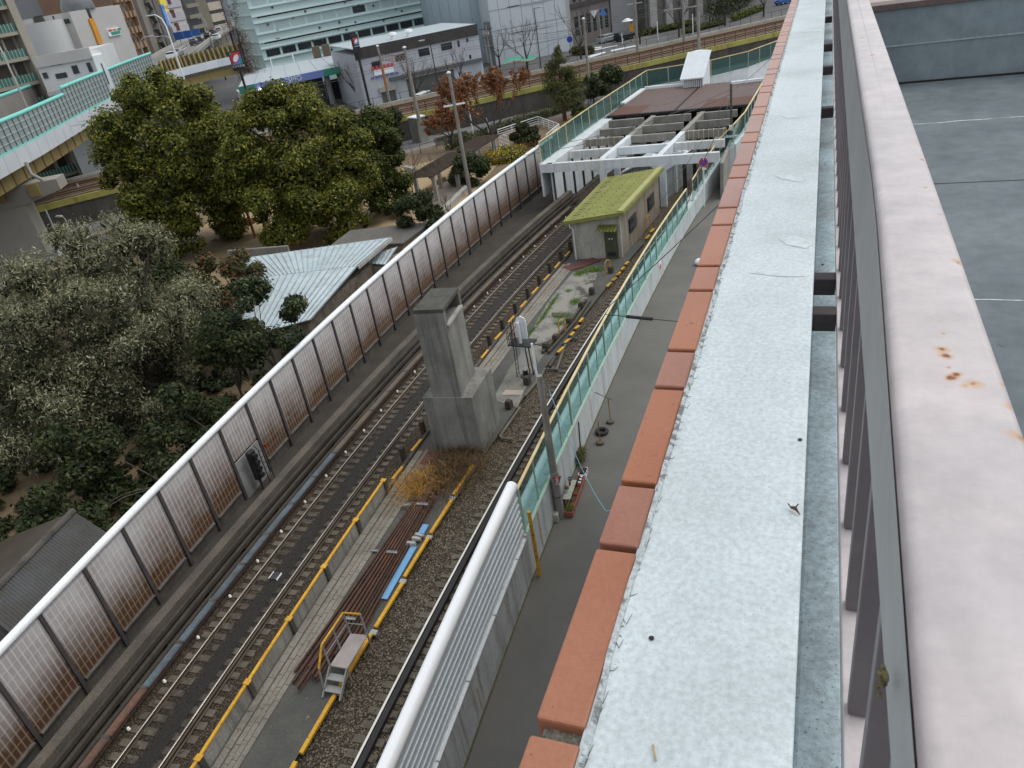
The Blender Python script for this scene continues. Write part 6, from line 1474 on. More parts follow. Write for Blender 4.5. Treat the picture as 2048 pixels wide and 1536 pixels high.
for i, v in enumerate([v for v in f0 if -72 < v.x < 6][:95]): MB().box(v.x - .035, v.x + .035, v.y - .035, v.y + .035, 2.9, VT + 1.0).build('railing_post', mt_rr, vd)
f1 = [v for v in resamp(offs(VL, -10.4), 1.9) if -60 < v.x < 20]
MB().sweep([(v.x, v.y) for v in f1], [(-.02, VT + 1.0), (.02, VT + 1.0), (.02, VT + 1.05), (-.02, VT + 1.05)]).build('far_handrail', m_['steel_dk'], vd)
for v in f1[:90]: MB().box(v.x - .03, v.x + .03, v.y - .03, v.y + .03, VT + .1, VT + 1.0).build('far_railing_post', m_['steel_dk'], vd)
for k, (x, y) in enumerate([(838, 262), (1398, 130)]):
    p = P(x, y, 1.2); MB().prism([(p.x - .9, p.y - .5), (p.x + .6, p.y - 1.3), (p.x + 1.2, p.y - .2), (p.x - .2, p.y + .7)], -.1, 2.9).build('buttress', m_['conc'], vd)
    MB().prism([(p.x - 1.0, p.y - .6), (p.x + .7, p.y - 1.4), (p.x + 1.35, p.y - .2), (p.x - .3, p.y + .8)], 2.9, 3.05).build('buttress_cap', m_['white'], vd)
# ------------------------------------------------------------------ poles
def pole_px(bpx, tpx, r, label, z0=0., mat=None, arms=(), name='utility_pole', capw=False):
    p = P(*bpx, z0); h = ZA(*tpx, p) - z0; t = utility_pole(name, p, h, r, label, mat)
    for (dz, L, ang, mm, w_) in arms:
        e = V3((math.cos(ang), math.sin(ang), 0)) * L; c = p + V3((0, 0, h - dz)); MB().beam(c - e * .5, c + e * .5, w_, w_).build('crossarm', mm, t)
    if capw: MB().lathe(p + V3((0, 0, h - .05)), [(r, 0), (r * 1.05, .08), (r * .5, .2)], 10).build('cap', m_['white'], t)
    return t, p, h
pA = pole_px((941, 390), (885, 148), .19, 'tall concrete pole with a white insulator arm rising from behind the noise barrier', arms=((2.6, 1.9, .5, m_['white_clean'], .12), (1.2, .5, 1.2, m_['steel_dk'], .1)), capw=True)
pB = pole_px((1183, 213), (1163, 38), .19, 'concrete pole standing between the conifer and the round dark trees', arms=((.5, .6, .3, m_['steel_dk'], .1), (1.1, .5, .3, m_['steel_dk'], .1)), capw=True)
pC = pole_px((838, 240), (809, 95), .22, 'concrete catenary pole on a white capped buttress of the viaduct', 2.9, capw=True)
pD = pole_px((1278, 150), (1268, -12), .24, 'weathered concrete pole with crossarm in front of the parked cars', 0, arms=((1.2, 2.2, .2, m_['conc_lt'], .14),))
pE = pole_px((780, 207), (756, 92), .20, 'slim pole with rusty orange stain in front of the shuttered building', 2.9, capw=True)
pF = pole_px((985, 145), (962, 52), .22, 'grey pole crowded with transformers before the pale cylinder building', 0, arms=((.6, 2.4, .1, m_['steel_dk'], .12), (2.0, 1.8, .1, m_['steel_dk'], .12), (3.4, 1.2, .1, m_['conc_lt'], .12)))
pG = pole_px((1398, 101), (1392, -30), .24, 'thick pole on a white capped buttress behind the white hatch house', 2.9)
pH = pole_px((1368, 86), (1362, 12), .20, 'grey pole with a long white arm among the bare street trees', 2.9, arms=((.3, 5.5, .1, m_['conc_lt'], .16),))
for k in range(3):
    q = MB(); c = pF[1] + V3((.35 - k * .4, -.2, pF[2] - 1.5)); q.cyl(c, .2, .5, 10); q.build('transformer', m_['conc_lt'], pF[0])
p = pE[1]; MB().tube([p + V3((0, 0, 2.0)), p + V3((0, 0, 4.6))], .195, 10).build('rust_band', M('orange_rust', (.40, .16, .05), (.3, .12, .04), 3), pE[0])
# truss between the two catenary poles
tt = MB(); a, b_ = pE[1] + V3((0, 0, pE[2] - 1.0)), pC[1] + V3((0, 0, pC[2] - .9))
n = 8
for k in range(n):
    u, v_ = a.lerp(b_, k / n), a.lerp(b_, (k + 1) / n); dz = V3((0, 0, .7)); tt.beam(u, v_, .06, .06); tt.beam(u - dz, v_ - dz, .06, .06); tt.beam(u, v_ - dz, .05, .05); tt.beam(v_, v_ - dz, .05, .05)
setp(tt.build('catenary_truss', M('rusty_truss', (.22, .17, .15), (.17, .11, .09), 1.5)), 'rusty lattice beam spanning between the two catenary poles', 'truss')
# street lamps
def lamp_px(bpx, tpx, hx, label, col=None, r=.09, z0=0, arc=0.):
    p = P(*bpx, z0); h = ZA(*tpx, p) - z0; t = thing('street_lamp', p, label, 'street lamp'); e = V3((hx[0], hx[1], 0)); top = p + V3((0, 0, h))
    mm = col or m_['black']
    if z0 > 9: p = P(*bpx, 12.3); p.z = z0; h = ZA(*tpx, p) - z0; t.location = p; t['_w'] = [p.x, p.y, p.z]; top = p + V3((0, 0, h))
    if arc: MB().tube([p, p + V3((0, 0, h * .82)), p + V3((0, 0, h * .93)) + e * .12, top + e * .45, top + e], [r, r * .8, r * .7, r * .6, r * .5], 8).build('pole', mm, t, smooth=True)
    else: MB().tube([p, top], [r, r * .8], 8).build('pole', mm, t, smooth=True); MB().beam(top, top + e, .09, .08).build('arm', mm, t)
    MB().obox(top + e + V3((0, 0, -.08)), .9, .34, .16, math.atan2(e.y, e.x)).build('lamp_head', M('lamp_grey', (.45, .46, .47), rough=.4) if 'lamp_grey' not in bpy.data.materials else bpy.data.materials['lamp_grey'], t, bevel=.04)
    return t
lamp_px((882, 202), (858, 79), (-1.2, -.2), 'black street lamp with grey head in front of the roller shutter building')
lamp_px((1083, 142), (1067, 17), (1.3, .5), 'dark street lamp with grey head before the blank grey building')
# ------------------------------------------------------------------ facade helper
def FP(x, y, A, B, off=0.):
    d = V3(ray(x, y)); t = V3((B[0] - A[0], B[1] - A[1], 0)).normalized(); n = V3((t.y, -t.x, 0)); o = V3((A[0], A[1], 0)) + n * off - V3((0, 0, H))
    k = o.dot(n) / d.dot(n); return V3((0, 0, H)) + d * k
def facade_dirs(A, B):
    t = V3((B[0] - A[0], B[1] - A[1], 0)); L = t.length; t.normalize(); n = V3((t.y, -t.x, 0))
    if n.dot(V3((A[0], A[1], 0))) > 0: n = -n
    return t, n, L
def slabf(par, name, mat, A, B, u0, u1, z0, z1, thick=.12, off=0.0):
    """box on the facade A-B: u along it in metres, standing out by thick"""
    t, n, L = facade_dirs(A, B); a = V3((A[0], A[1], 0)) + t * u0 + n * off; b_ = V3((A[0], A[1], 0)) + t * u1 + n * off
    return MB().prism([(v.x, v.y) for v in (a, b_, b_ + n * thick, a + n * thick)], z0, z1).build(name, mat, par)
def block(par, name, mat, A, B, depth, z0, z1):
    t, n, L = facade_dirs(A, B); a, b_ = V3((A[0], A[1], 0)), V3((B[0], B[1], 0))
    return MB().prism([(v.x, v.y) for v in (a, b_, b_ - n * depth, a - n * depth)], z0, z1).build(name, mat, par)
def patch(par, name, mat, A, B, x0, y0, x1, y1, thick=.08, off=.0):
    """upright box on facade A-B covering the picture span of two opposite corners"""
    t, n, L = facade_dirs(A, B); p, q = FP(x0, y0, A, B), FP(x1, y1, A, B); ua, ub = (p - V3((*A[:2], 0))).dot(t), (q - V3((*A[:2], 0))).dot(t)
    return slabf(par, name, mat, A, B, min(ua, ub), max(ua, ub), min(p.z, q.z), max(p.z, q.z), thick, off)
# ------------------------------------------------------------------ filling station
gsn = thing('filling_station', (-80, 115, 0), 'filling station with wide pale canopy, blue and green fascia band and white end columns', 'filling station')
gA, gB = P(476, 175, 6.0), P(726, 123, 6.0); t_, n_, Lg = facade_dirs(gA, gB)
back = -n_ * 13
mt_cr = M('canopy_sheet', (.42, .47, .50), (.38, .43, .46), .3, .5, fine=.05)
A3, B3 = V3((gA.x, gA.y, 6.0)), V3((gB.x, gB.y, 6.0)); A4, B4 = A3 + back + t_ * 3.0 + V3((0, 0, .9)), B3 + back + V3((0, 0, .9))
mb = MB(); mb.add([A3, B3, B4, A4, A3 - V3((0, 0, .25)), B3 - V3((0, 0, .25)), B4 - V3((0, 0, .9)), A4 - V3((0, 0, .9))], [(0, 1, 2, 3), (7, 6, 5, 4), (0, 4, 5, 1), (1, 5, 6, 2), (2, 6, 7, 3), (3, 7, 4, 0)])
mb.build('canopy', mt_cr, gsn)
q = MB()
for k in range(1, 8): q.beam(A3.lerp(B3, k / 8.) + V3((0, 0, .03)), A4.lerp(B4, k / 8.) + V3((0, 0, .03)), .06, .05)
q.build('roof_seam', M('seam_grey', (.28, .31, .33)), gsn)
fgreen = M('fascia_green', (.02, .22, .15), (.02, .25, .17), .5, .5); fblue = M('fascia_blue', (.14, .20, .50), (.16, .22, .52), .5, .5); fgrey = M('fascia_faded', (.14, .17, .30), (.17, .19, .30), 2, .5)
for (u0, u1, mm, nm) in ((0, .125, fgreen, 'fascia_green'), (.125, .225, fblue, 'fascia_blue'), (.225, .315, fgrey, 'fascia_faded'), (.315, .665, fblue, 'fascia_blue'), (.665, 1, fgreen, 'fascia_green')):
    slabf(gsn, nm, mm, gA, gB, Lg * u0, Lg * u1, 4.95, 6.05, .12)
cpt = FP(580, 163, gA, gB, .16); fo = [o for o in gsn.children if o.name.startswith('fascia_blue')][-1]
text('COSMO', 'lettering', m_['white_clean'], gsn, (cpt.x, cpt.y, 5.50), t_, (0, 0, 1), 1.15, .03)
lampm = emis('canopy_lamp', (1, .98, .95), 6)
for (x, y) in ((562, 178), (564, 172), (521, 179)):
    pass
for (x, y) in ((521, 179), (564, 172)):
    c = FP(x, y, gA, gB, .3); q = MB(); q.obox(c - V3((0, 0, .18)), .5, .3, .36, .4); q.build('lit_lamp', lampm, gsn)
pcol = P(746, 223, 0); 
slabf(gsn, 'white_column', m_['white_clean'], gA, gB, Lg - 1.2, Lg, -.05, 4.94, -.9)
wl = P(487, 223, 0); slabf(gsn, 'white_wing_wall', m_['white_clean'], gA, gB, .1, .9, -.05, 4.94, -8)
inn = M('station_interior', (.10, .105, .11), (.14, .145, .15), .4, .7)
tA, tB = V3((gA.x, gA.y, 0)) - n_ * 8, V3((gB.x, gB.y, 0)) - n_ * 8
block(gsn, 'kiosk', inn, tA + t_ * 2, tB - t_ * 6, 4.5, -.05, 4.9)
for (u0, u1, z0, z1, mm) in ((3, 7, 0, 2.6, M('kiosk_glass', (.05, .06, .07), rough=.2)), (8, 12, .0, 3.0, M('kiosk_pale', (.30, .31, .31))), (13, 17, 0, 3.4, m_['window']), (18, 19, 0, 4, M('kiosk_column', (.28, .29, .28)))): slabf(gsn, 'kiosk_bay', mm, tA, tB, u0 + 2, u1 + 2, z0, z1, .1)
for u in (6, 15): c = V3((gA.x, gA.y, 0)) + t_ * u - n_ * 4; MB().box(c.x - .35, c.x + .35, c.y - .35, c.y + .35, -.05, 5.6).build('column', M('canopy_column', (.35, .36, .36)), gsn)
c = V3((gA.x, gA.y, 0)) + t_ * 11.5 - n_ * 3; q = thing('fuel_pump', c, 'blue and white fuel pump under the canopy', 'pump'); MB().obox(c, .7, .5, 1.7, .6).build('cabinet', M('pump_blue', (.05, .08, .25)), q); MB().obox(c + V3((0, 0, 1.7)), .75, .55, .25, .6).build('head', m_['white_clean'], q)
for k, (x, y) in enumerate([(541, 138), (580, 130), (627, 120)]):
    p = D(x, y, math.hypot(*(A4.lerp(B4, .25 + .2 * k)).xy)); p = A4.lerp(B4, [.08, .26, .48][k]); MB().tube([p, p + V3((0, 0, 1.5))], .12, 8).build('roof_mast', m_['white_clean'], gsn)
for (u0, v) in ((.72, .8), (.82, .8)): c = A4.lerp(B4, u0); MB().obox(c, 1.3, 1.0, 1.9, .5).build('roof_unit', M('brown_unit', (.13, .10, .07)), gsn)
# pylon signs
def pylon(name, label, panel_px, bpx_d, tilt):
    c = D(*panel_px[0], bpx_d); s = bpx_d * 1.08 / FOC; t = thing(name, (c.x, c.y, 0), label, 'sign'); wd, hd = panel_px[1] * s, panel_px[2] * s
    xd = V3((math.cos(tilt), math.sin(tilt), 0)); nd = V3((xd.y, -xd.x, 0))
    MB().tube([(c.x, c.y, 0), (c.x, c.y, c.z - hd / 2)], .2, 10).build('post', m_['black'], t)
    MB().beam(c - xd * wd / 2, c + xd * wd / 2, .5, hd).build('panel', m_['black'], t)
    f = c + nd * .26 + V3((0, 0, hd * .13)); e = wd * .84
    def face(pts, mat, nm, o): MB().add([f + nd * (o + dd) + xd * x + V3((0, 0, z)) for dd in (0, .012) for x, z in pts], [tuple(range(2 * len(pts) - 1, len(pts) - 1, -1))] + [tuple(range(len(pts)))] + [(i, (i + 1) % len(pts), (i + 1) % len(pts) + len(pts), i + len(pts)) for i in range(len(pts))]).build(nm, mat, t)
    h2 = e * .5; hh = h2 * 1.1
    face([(-h2, -hh), (h2, -hh), (h2, hh), (-h2, hh)], M('emblem_red', (.50, .04, .06)) if 'emblem_red' not in bpy.data.materials else bpy.data.materials['emblem_red'], 'red_field', .0)
    face([(-h2, -hh), (h2, -hh), (h2, hh * .55)], fblue, 'blue_field', .014)
    face([(h2 * .35, -hh), (h2, -hh), (h2, -hh * .1)], M('emblem_teal', (.02, .35, .30)) if 'emblem_teal' not in bpy.data.materials else bpy.data.materials['emblem_teal'], 'teal_corner', .028)
    face([(-h2, hh), (-h2 * .55, hh), (-h2, hh * .6)], bpy.data.materials['emblem_teal'], 'teal_corner', .028)
    an = [2 * PI * i / 24 for i in range(24)]; ca, sa = math.cos(.9), math.sin(.9)
    ov = lambda k_: [(k_ * (.95 * math.cos(a) * ca - .55 * math.sin(a) * sa), k_ * (.95 * math.cos(a) * sa + .55 * math.sin(a) * ca)) for a in an]
    face(ov(h2 * .98), bpy.data.materials['emblem_red'], 'red_ring', .042); face(ov(h2 * .80), m_['white_clean'], 'white_oval', .056)
    text('コスモ石油', 'lettering', m_['white_clean'], t, f + nd * .03 + V3((0, 0, -hh - hd * .10)), xd, (0, 0, 1), wd * .20, .02)
pylon('pylon_sign', 'black pylon sign with white oval emblem standing left of the station canopy', ((474, 121), 20, 29), 135, .45)
pylon('pylon_sign', 'narrow black pylon sign with white oval emblem at the right end of the station canopy', ((711, 87), 11, 28), 127, 1.0)
# ------------------------------------------------------------------ shuttered two storey building
lbA, lbB = P(735, 223, 0), P(972, 168, 0); t_, n_, Ll = facade_dirs(lbA, lbB)
lb = thing('shuttered_building', ((lbA.x + lbB.x) / 2, (lbA.y + lbB.y) / 2, 0), 'long grey two storey building with black roof band and wide roller shutters', 'building')
hL = ZA(732, 95, lbA); mt_lb = M('grey_panel_wall', (.43, .45, .49), (.38, .40, .44), .3, .6, fine=.06, streak=(.22, .23, .25), sk=.4, ss=.9)
block(lb, 'wall', mt_lb, lbA, lbB, 16, -.1, hL - .9); block(lb, 'roof', mt_cr, lbA, lbB, 16, hL - .02, hL + .1)
slabf(lb, 'roof_band', m_['steel_dk'], lbA, lbB, 0, Ll, hL - 1.5, hL + .12, .15)
zc = FP(850, 145, lbA, lbB).z; slabf(lb, 'canopy_ledge', M('ledge_dark', (.10, .11, .125)), lbA, lbB, Ll * .22, Ll, zc - .05, zc + .4, .5)
for (x0, y0, x1, y1) in ((742, 124, 766, 134), (789, 111, 811, 119), (836, 99, 860, 109), (881, 88, 905, 97), (914, 82, 920, 93), (932, 77, 937, 83), (938, 110, 943, 117)):
    w_ = patch(lb, 'window', m_['window'], lbA, lbB, x0, y0, x1, y1, .06)
mt_sh = M('roller_shutter', (.10, .105, .10), (.085, .09, .085), .3, .6, fine=.05)
for (x0, y0, x1, y1) in ((762, 184, 795, 202), (812, 158, 915, 186)): patch(lb, 'shutter', mt_sh, lbA, lbB, x0, y0, x1, y1, .05)
for (x0, y0, x1, y1) in ((757, 176, 793, 178), (805, 146, 913, 136)): patch(lb, 'shutter_box', M('shutter_box', (.33, .31, .27)) if 'shutter_box' not in bpy.data.materials else bpy.data.materials['shutter_box'], lbA, lbB, x0, y0, x1, y1, .3)
sg_ = patch(lb, 'signboard', m_['white_clean'], lbA, lbB, 749, 152, 786, 133, .15)
q = MB(); q2 = MB(); tt_, nn_, _ = facade_dirs(lbA, lbB)
c_ = FP(768, 143, lbA, lbB, .17)
for k in range(6):
    e = c_ + tt_ * (-1.6 + k * .62) + V3((0, 0, .45)); q.beam(e, e + V3((0, 0, .55)), .42, .03, up=tuple(nn_))
    e = c_ + tt_ * (-2.0 + k * .8) + V3((0, 0, -.75)); q2.beam(e, e + V3((0, 0, .3)), .55, .03, up=tuple(nn_))
q.build('red_marking', M('sign_red_marks', (.5, .07, .08)), lb); q2.build('blue_marking', M('sign_blue_marks', (.10, .15, .4)), lb)
for k, (x, y) in enumerate([(801, 70), (829, 68)]): c = D(x, y, math.hypot(*lbA.xy) + 6); c = V3((lbA.x, lbA.y, 0)) + t_ * (Ll * [.36, .49][k]) - n_ * 3 + V3((0, 0, hL + .1)); MB().lathe(c, [(.35, 0), (.35, .5), (.7, .6), (.6, .95), (.1, 1.05)], 12).build('roof_ventilator', m_['white_clean'], lb, smooth=True)
# ------------------------------------------------------------------ pale teal office slab
tA_, tB_ = P(527, 117, 7.2), P(886, 41, 7.2); t_, n_, Lt = facade_dirs(tA_, tB_)
te = thing('teal_office_building', ((tA_.x + tB_.x) / 2, (tA_.y + tB_.y) / 2, 0), 'pale teal office building with long ribbon windows behind the filling station', 'building')
mt_te = M('teal_panel', (.52, .66, .66), (.48, .62, .62), .15, .5, fine=.04); block(te, 'wall', mt_te, tA_, tB_, 14, -.1, 34)
mt_te2 = M('teal_blind', (.36, .47, .48), (.42, .53, .53), .2, .5); mt_tel = M('teal_ledge', (.60, .71, .71), (.56, .67, .67), .3)
fh = 4.6
for f in range(7):
    zb = 7.3 + (f - 1) * fh
    for k in range(12):
        u0, u1 = .6 + k * (Lt - 1.2) / 12 + .25, .6 + (k + 1) * (Lt - 1.2) / 12 - .25
        slabf(te, 'window', m_['window'] if (f < 2 or (f * 5 + k * 3) % 7 < 1) else mt_te2, tA_, tB_, u0, u1, zb, zb + 1.25, .06)
    slabf(te, 'ledge', mt_tel, tA_, tB_, 0, Lt, zb + 1.45, zb + 1.65, .35); slabf(te, 'ledge', mt_tel, tA_, tB_, 0, Lt, zb - .55, zb - .35, .35)
    slabf(te, 'dark_slot', m_['window'], tA_, tB_, 1.0, Lt - 1, zb + 2.35, zb + 2.6, .05); slabf(te, 'ledge', mt_tel, tA_, tB_, 0, Lt, zb + 2.62, zb + 2.8, .3)
r = random.Random(4); q = MB(); 
for k in range(60):
    u, z = r.uniform(2, Lt - 2), r.uniform(6, 30); c = V3((tA_.x, tA_.y, 0)) + t_ * u + n_ * .06 + V3((0, 0, z)); q.tube([c, c + n_ * .2], .22, 8)
q.build('round_vent', M('vent_dark', (.06, .08, .08)), te)
sd0 = V3((tA_.x, tA_.y, 0)) - n_ * .4; q = MB()
for k in range(11): z = 3 + k * 2.4; a = sd0 - t_ * .12; b_ = sd0 - n_ * 13 - t_ * .12; q.beam(a + V3((0, 0, z)), b_ + V3((0, 0, z)), .2, .25)
q.build('side_ledge', mt_tel, te)
# ------------------------------------------------------------------ blank grey building and its curved neighbour
kA, kB = P(994, 131, 0), P(1142, 101, 0); t_, n_, Lk = facade_dirs(kA, kB)
kb = thing('blank_grey_building', ((kA.x + kB.x) / 2, (kA.y + kB.y) / 2, 0), 'huge pale grey windowless building with two narrow slot vents', 'building')
mt_kb = M('pale_panel', (.50, .54, .58), (.46, .50, .54), .12, .5, fine=.04, streak=(.34, .36, .39), sk=.4, ss=.5); block(kb, 'wall', mt_kb, kA, kB, 22, -.1, 34)
q = MB(); mt_jt = M('panel_joint', (.24, .26, .28))
for z in np.arange(2.5, 33, 3.4): q.beam(V3((kA.x, kA.y, z)) + n_ * .01, V3((kB.x, kB.y, z)) + n_ * .01, .03, .12)
for u in np.arange(.12, 1, .145): q.beam(V3((kA.x, kA.y, 0)).lerp(V3((kB.x, kB.y, 0)), u) + n_ * .01, V3((kA.x, kA.y, 34)).lerp(V3((kB.x, kB.y, 34)), u) + n_ * .01, .07, .03)
q.build('panel_joint', mt_jt, kb)
for (x0, y0, x1, y1) in ((1014, 14, 1038, 11), (1023, 66, 1046, 63)): patch(kb, 'slot_vent', m_['window'], kA, kB, x0, y0, x1, y1, .1)
for (x0, y0, x1, y1) in ((1039, 9, 1092, 4), (1048, 62, 1100, 54)): patch(kb, 'grey_band', M('band_grey', (.30, .315, .34)) if 'band_grey' not in bpy.data.materials else bpy.data.materials['band_grey'], kA, kB, x0, y0, x1, y1, .04)
cv = thing('curved_metal_building', (kA.x - 8, kA.y + 6, 0), 'bluish metal clad curved building between the teal slab and the blank grey one', 'building')
c0 = V3((kA.x - 9.5, kA.y + 13, 0)); mb = MB(); nn = 28; pts = [(c0.x + 9.3 * math.cos(a), c0.y + 9.3 * math.sin(a)) for a in [2 * PI * i / nn for i in range(nn)]]
mb.prism(pts, -.1, 34); mb.build('drum', M('metal_cladding', (.34, .42, .47), (.29, .37, .42), .2, .35, .2, fine=.05), cv, smooth=True)
q = MB()
for i in range(nn): q.beam((pts[i][0], pts[i][1], 0), (pts[i][0], pts[i][1], 34), .06, .06)
q.build('cladding_seam', mt_jt, cv)
MB().prism([(kA.x + .05, kA.y + .3), (kA.x - 1.9, kA.y + 1.0), (kA.x - 1.2, kA.y + 4), (kA.x + .5, kA.y + 3.5)], -.1, ZA(975, 45, kA)).build('grey_pier', M('pier_grey', (.13, .15, .16), (.17, .19, .2), .5), cv)
# ------------------------------------------------------------------ brown building, car park, right part
wA, wB = P(1146, 97, 0), P(1224, 73, 0); t_, n_, Lw = facade_dirs(wA, wB)
bb = thing('brown_building', ((wA.x + wB.x) / 2, (wA.y + wB.y) / 2, 0), 'dark brown grey building with narrow vertical windows behind the parked cars', 'building')
block(bb, 'wall', M('brown_grey_wall', (.15, .135, .125), (.12, .11, .105), .3, .7, fine=.08), wA, wB, 14, -.1, 26)
for k in range(6):
    for z in (2.0, 8.0, 14): slabf(bb, 'window', m_['window'], wA, wB, Lw * (.10 + k * .15), Lw * (.10 + k * .15) + 1.0, z, z + 3.4, .06)
slabf(bb, 'grey_pier', M('pier_light', (.26, .28, .29)), wA, wB, -2.0, -.2, -.1, 26, .4)
zc = FP(1190, 5, wA, wB).z; slabf(bb, 'dark_band', m_['steel_dk'], wA, wB, 0, Lw, zc, zc + .8, .3)
rA, rB = P(1226, 73, 0), P(1290, 60, 0)
rb = thing('grey_block_building', ((rA.x + rB.x) / 2, (rA.y + rB.y) / 2, 0), 'plain mid grey building wing to the right of the parked cars', 'building'); block(rb, 'wall', M('mid_grey_wall', (.24, .245, .255), (.21, .215, .225), .3, .7, fine=.05), rA, rB, 16, -.1, 24)
q = MB(); t_, n_, Lr = facade_dirs(rA, rB)
for z in np.arange(2, 24, 1.6): q.beam(V3((rA.x, rA.y, z)) + n_ * .01, V3((rB.x, rB.y, z)) + n_ * .01, .03, .06)
q.build('course_line', mt_jt, rb)
oA, oB = P(1292, 62, 0), P(1520, -3, 0); t_, n_, Lo = facade_dirs(oA, oB)
ob = thing('olive_building', ((oA.x + oB.x) / 2, (oA.y + oB.y) / 2, 0), 'long dim building with grey piers behind the street trees at upper right', 'building'); block(ob, 'wall', M('dim_wall', (.10, .10, .09), (.07, .07, .065), .2, .8), oA, oB, 15, -.1, 18)
for k in range(8): slabf(ob, 'pier', M('grey_pier', (.28, .28, .28), (.22, .22, .22), .4) if 'grey_pier_m' not in bpy.data.materials and k == 0 else [m for m in bpy.data.materials if m.name.startswith('grey_pier')][0], oA, oB, Lo * k / 8 + 1, Lo * k / 8 + 3.2, -.1, 18, .5)
# car park paint
sheet('car_park', [(1165, 118), (1178, 92), (1290, 72), (1345, 70), (1300, 100), (1180, 125)], .012, M('car_park_asphalt', (.12, .12, .122), (.10, .10, .102), .3, .9))
for k, q4 in enumerate([[(1186, 95), (1186, 97), (1204, 95), (1204, 93)], [(1182, 100), (1183, 102), (1236, 92), (1236, 90)], [(1222, 100), (1222, 103), (1278, 91), (1277, 89)], [(1176, 112), (1178, 116), (1212, 105), (1210, 103)]]): sheet('painted_marking', q4, .02, m_['white'])
# cars
def car(label, loc, rz, body, L=4.3, W=1.72, Hh=1.5, van=False):
    t = thing('parked_car', loc, label, 'car'); z0 = loc[2]
    R_ = Matrix.Rotation(rz, 3, 'Z'); c = V3(loc)
    def Pq(x, y, z): return c + R_ @ V3((x, y, z))
    prof = [(-.5, .30), (-.5, .72), (-.47, .86), (-.36, 1.0 if van else .92), (-.30 if van else -.20, .99), (.44 if van else .38, .99), (.5, .82), (.5, .30)]
    low = [(-.5, .2), (-.5, .62), (-.47, .68), (.49, .72), (.5, .66), (.5, .2)]
    def ext(pr, w_, nm, mat, top=None):
        mb = MB(); n = len(pr); vs_ = []
        for s in (-1, 1):
            for (x, z) in pr:
                ww = w_ * (1 if z < .72 else 1 - (z - .72) * .5); vs_.append(Pq(x * L, s * ww * W / 2, z * Hh))
        mb.add(vs_, [tuple(range(n - 1, -1, -1)), tuple(range(n, 2 * n))] + [(i, (i + 1) % n, (i + 1) % n + n, i + n) for i in range(n)]); return mb.build(nm, mat, t, bevel=.05)
    ext(low, 1, 'body', body)
    ext([(-.36, .665), (-.20, .96), (.40 if van else .34, .97), (.485, .70)] if not van else [(-.42, .665), (-.30, .97), (.46, .97), (.49, .70)], .93, 'cabin_glass', m_['window'])
    ext([(-.22, .955), (-.18, .995), (.36, .995), (.40, .955)] if not van else [(-.32, .955), (-.28, .998), (.44, .998), (.47, .955)], .90, 'roof_panel', body)
    for x in (-.31, .31):
        for s in (-1, 1):
            q = MB(); a = Pq(x * L, s * (W / 2 - .20), .31); b_ = Pq(x * L, s * (W / 2 + .01), .31); q.tube([a, b_], .31, 14); wq = q.build('wheel', m_['black'], t)
            q = MB(); q.tube([b_, Pq(x * L, s * (W / 2 + .02), .31)], .18, 10); q.build('rim', M('rim_metal', (.45, .46, .47), rough=.3, metal=.7) if 'rim_metal' not in bpy.data.materials else bpy.data.materials['rim_metal'], wq)
    for s in (-1, 1): q = MB(); q.beam(Pq(-.502 * L, s * W * .30, .56 * Hh), Pq(-.502 * L, s * W * .44, .58 * Hh), .05, .14); q.build('headlight', M('headlight_glass', (.7, .72, .74), rough=.2) if 'headlight_glass' not in bpy.data.materials else bpy.data.materials['headlight_glass'], t)
    q = MB(); q.beam(Pq(-.504 * L, -.18, .40 * Hh), Pq(-.504 * L, .18, .40 * Hh), .02, .12); q.build('number_plate', m_['white_clean'], t)
    return t
silver = M('silver_car_paint', (.48, .50, .52), rough=.25, metal=.5, fine=0); blk = M('black_car_paint', (.012, .013, .016), rough=.15, fine=0, spec=.7); wht = M('white_car_paint', (.80, .81, .82), rough=.25, fine=0)
car('silver hatchback parked in the car park left of the black car', P(1216, 84, 0), 1.75 + PI * .75, silver)
car('black estate car parked beside the silver hatchback', P(1251, 80, 0), 1.75 + PI * .75, blk, 4.6, 1.8, 1.55, True)
car('long white car half hidden by the viaduct in front of the shutters', P(845, 206, 0), math.atan2(t_.y, t_.x) + .4, wht, 4.7)
car('blue car waiting on the street at the upper right', P(1568, 8, 0), .9, M('blue_car_paint', (.03, .10, .32), rough=.25, fine=0), 4.0)
# bus stop roof
p = P(1046, 150, 0); bs = thing('bus_shelter', p, 'bus shelter with wavy green roof edged in cream before the blank grey building', 'shelter'); zt_ = ZA(1040, 113, p)
for k, (x0, x1) in enumerate(((1008, 1034), (1034, 1071))):
    pass
a = D(1009, 122, math.hypot(p.x, p.y)); b_ = D(1070, 109, math.hypot(p.x, p.y)); dv = (b_ - a).normalized(); nv_ = V3((dv.y, -dv.x, 0)).normalized(); mb = MB(); cr_ = MB(); n = 16
for i in range(n):
    f = lambda u: a.lerp(b_, u) + V3((0, 0, .25 * math.sin(u * 6.0)))
    u0, u1 = i / n, (i + 1) / n; mb.add([f(u0) + nv_ * 1.1 - V3((0, 0, .3)), f(u1) + nv_ * 1.1 - V3((0, 0, .3)), f(u1) - nv_ * 1.1, f(u0) - nv_ * 1.1], [(0, 1, 2, 3)]); cr_.beam(f(u0) + nv_ * 1.12 - V3((0, 0, .32)), f(u1) + nv_ * 1.12 - V3((0, 0, .32)), .12, .14)
mb.build('roof', M('shelter_green', (.05, .30, .22), (.06, .34, .25), 1, .5), bs); cr_.build('roof_edge', m_['cream'], bs)
for o in (-1.2, 1.2): MB().beam(V3((p.x + dv.x * o, p.y + dv.y * o, 0)), V3((p.x + dv.x * o, p.y + dv.y * o, a.lerp(b_, .55).z - .2)), .18, .18).build('post', m_['conc_lt'], bs)
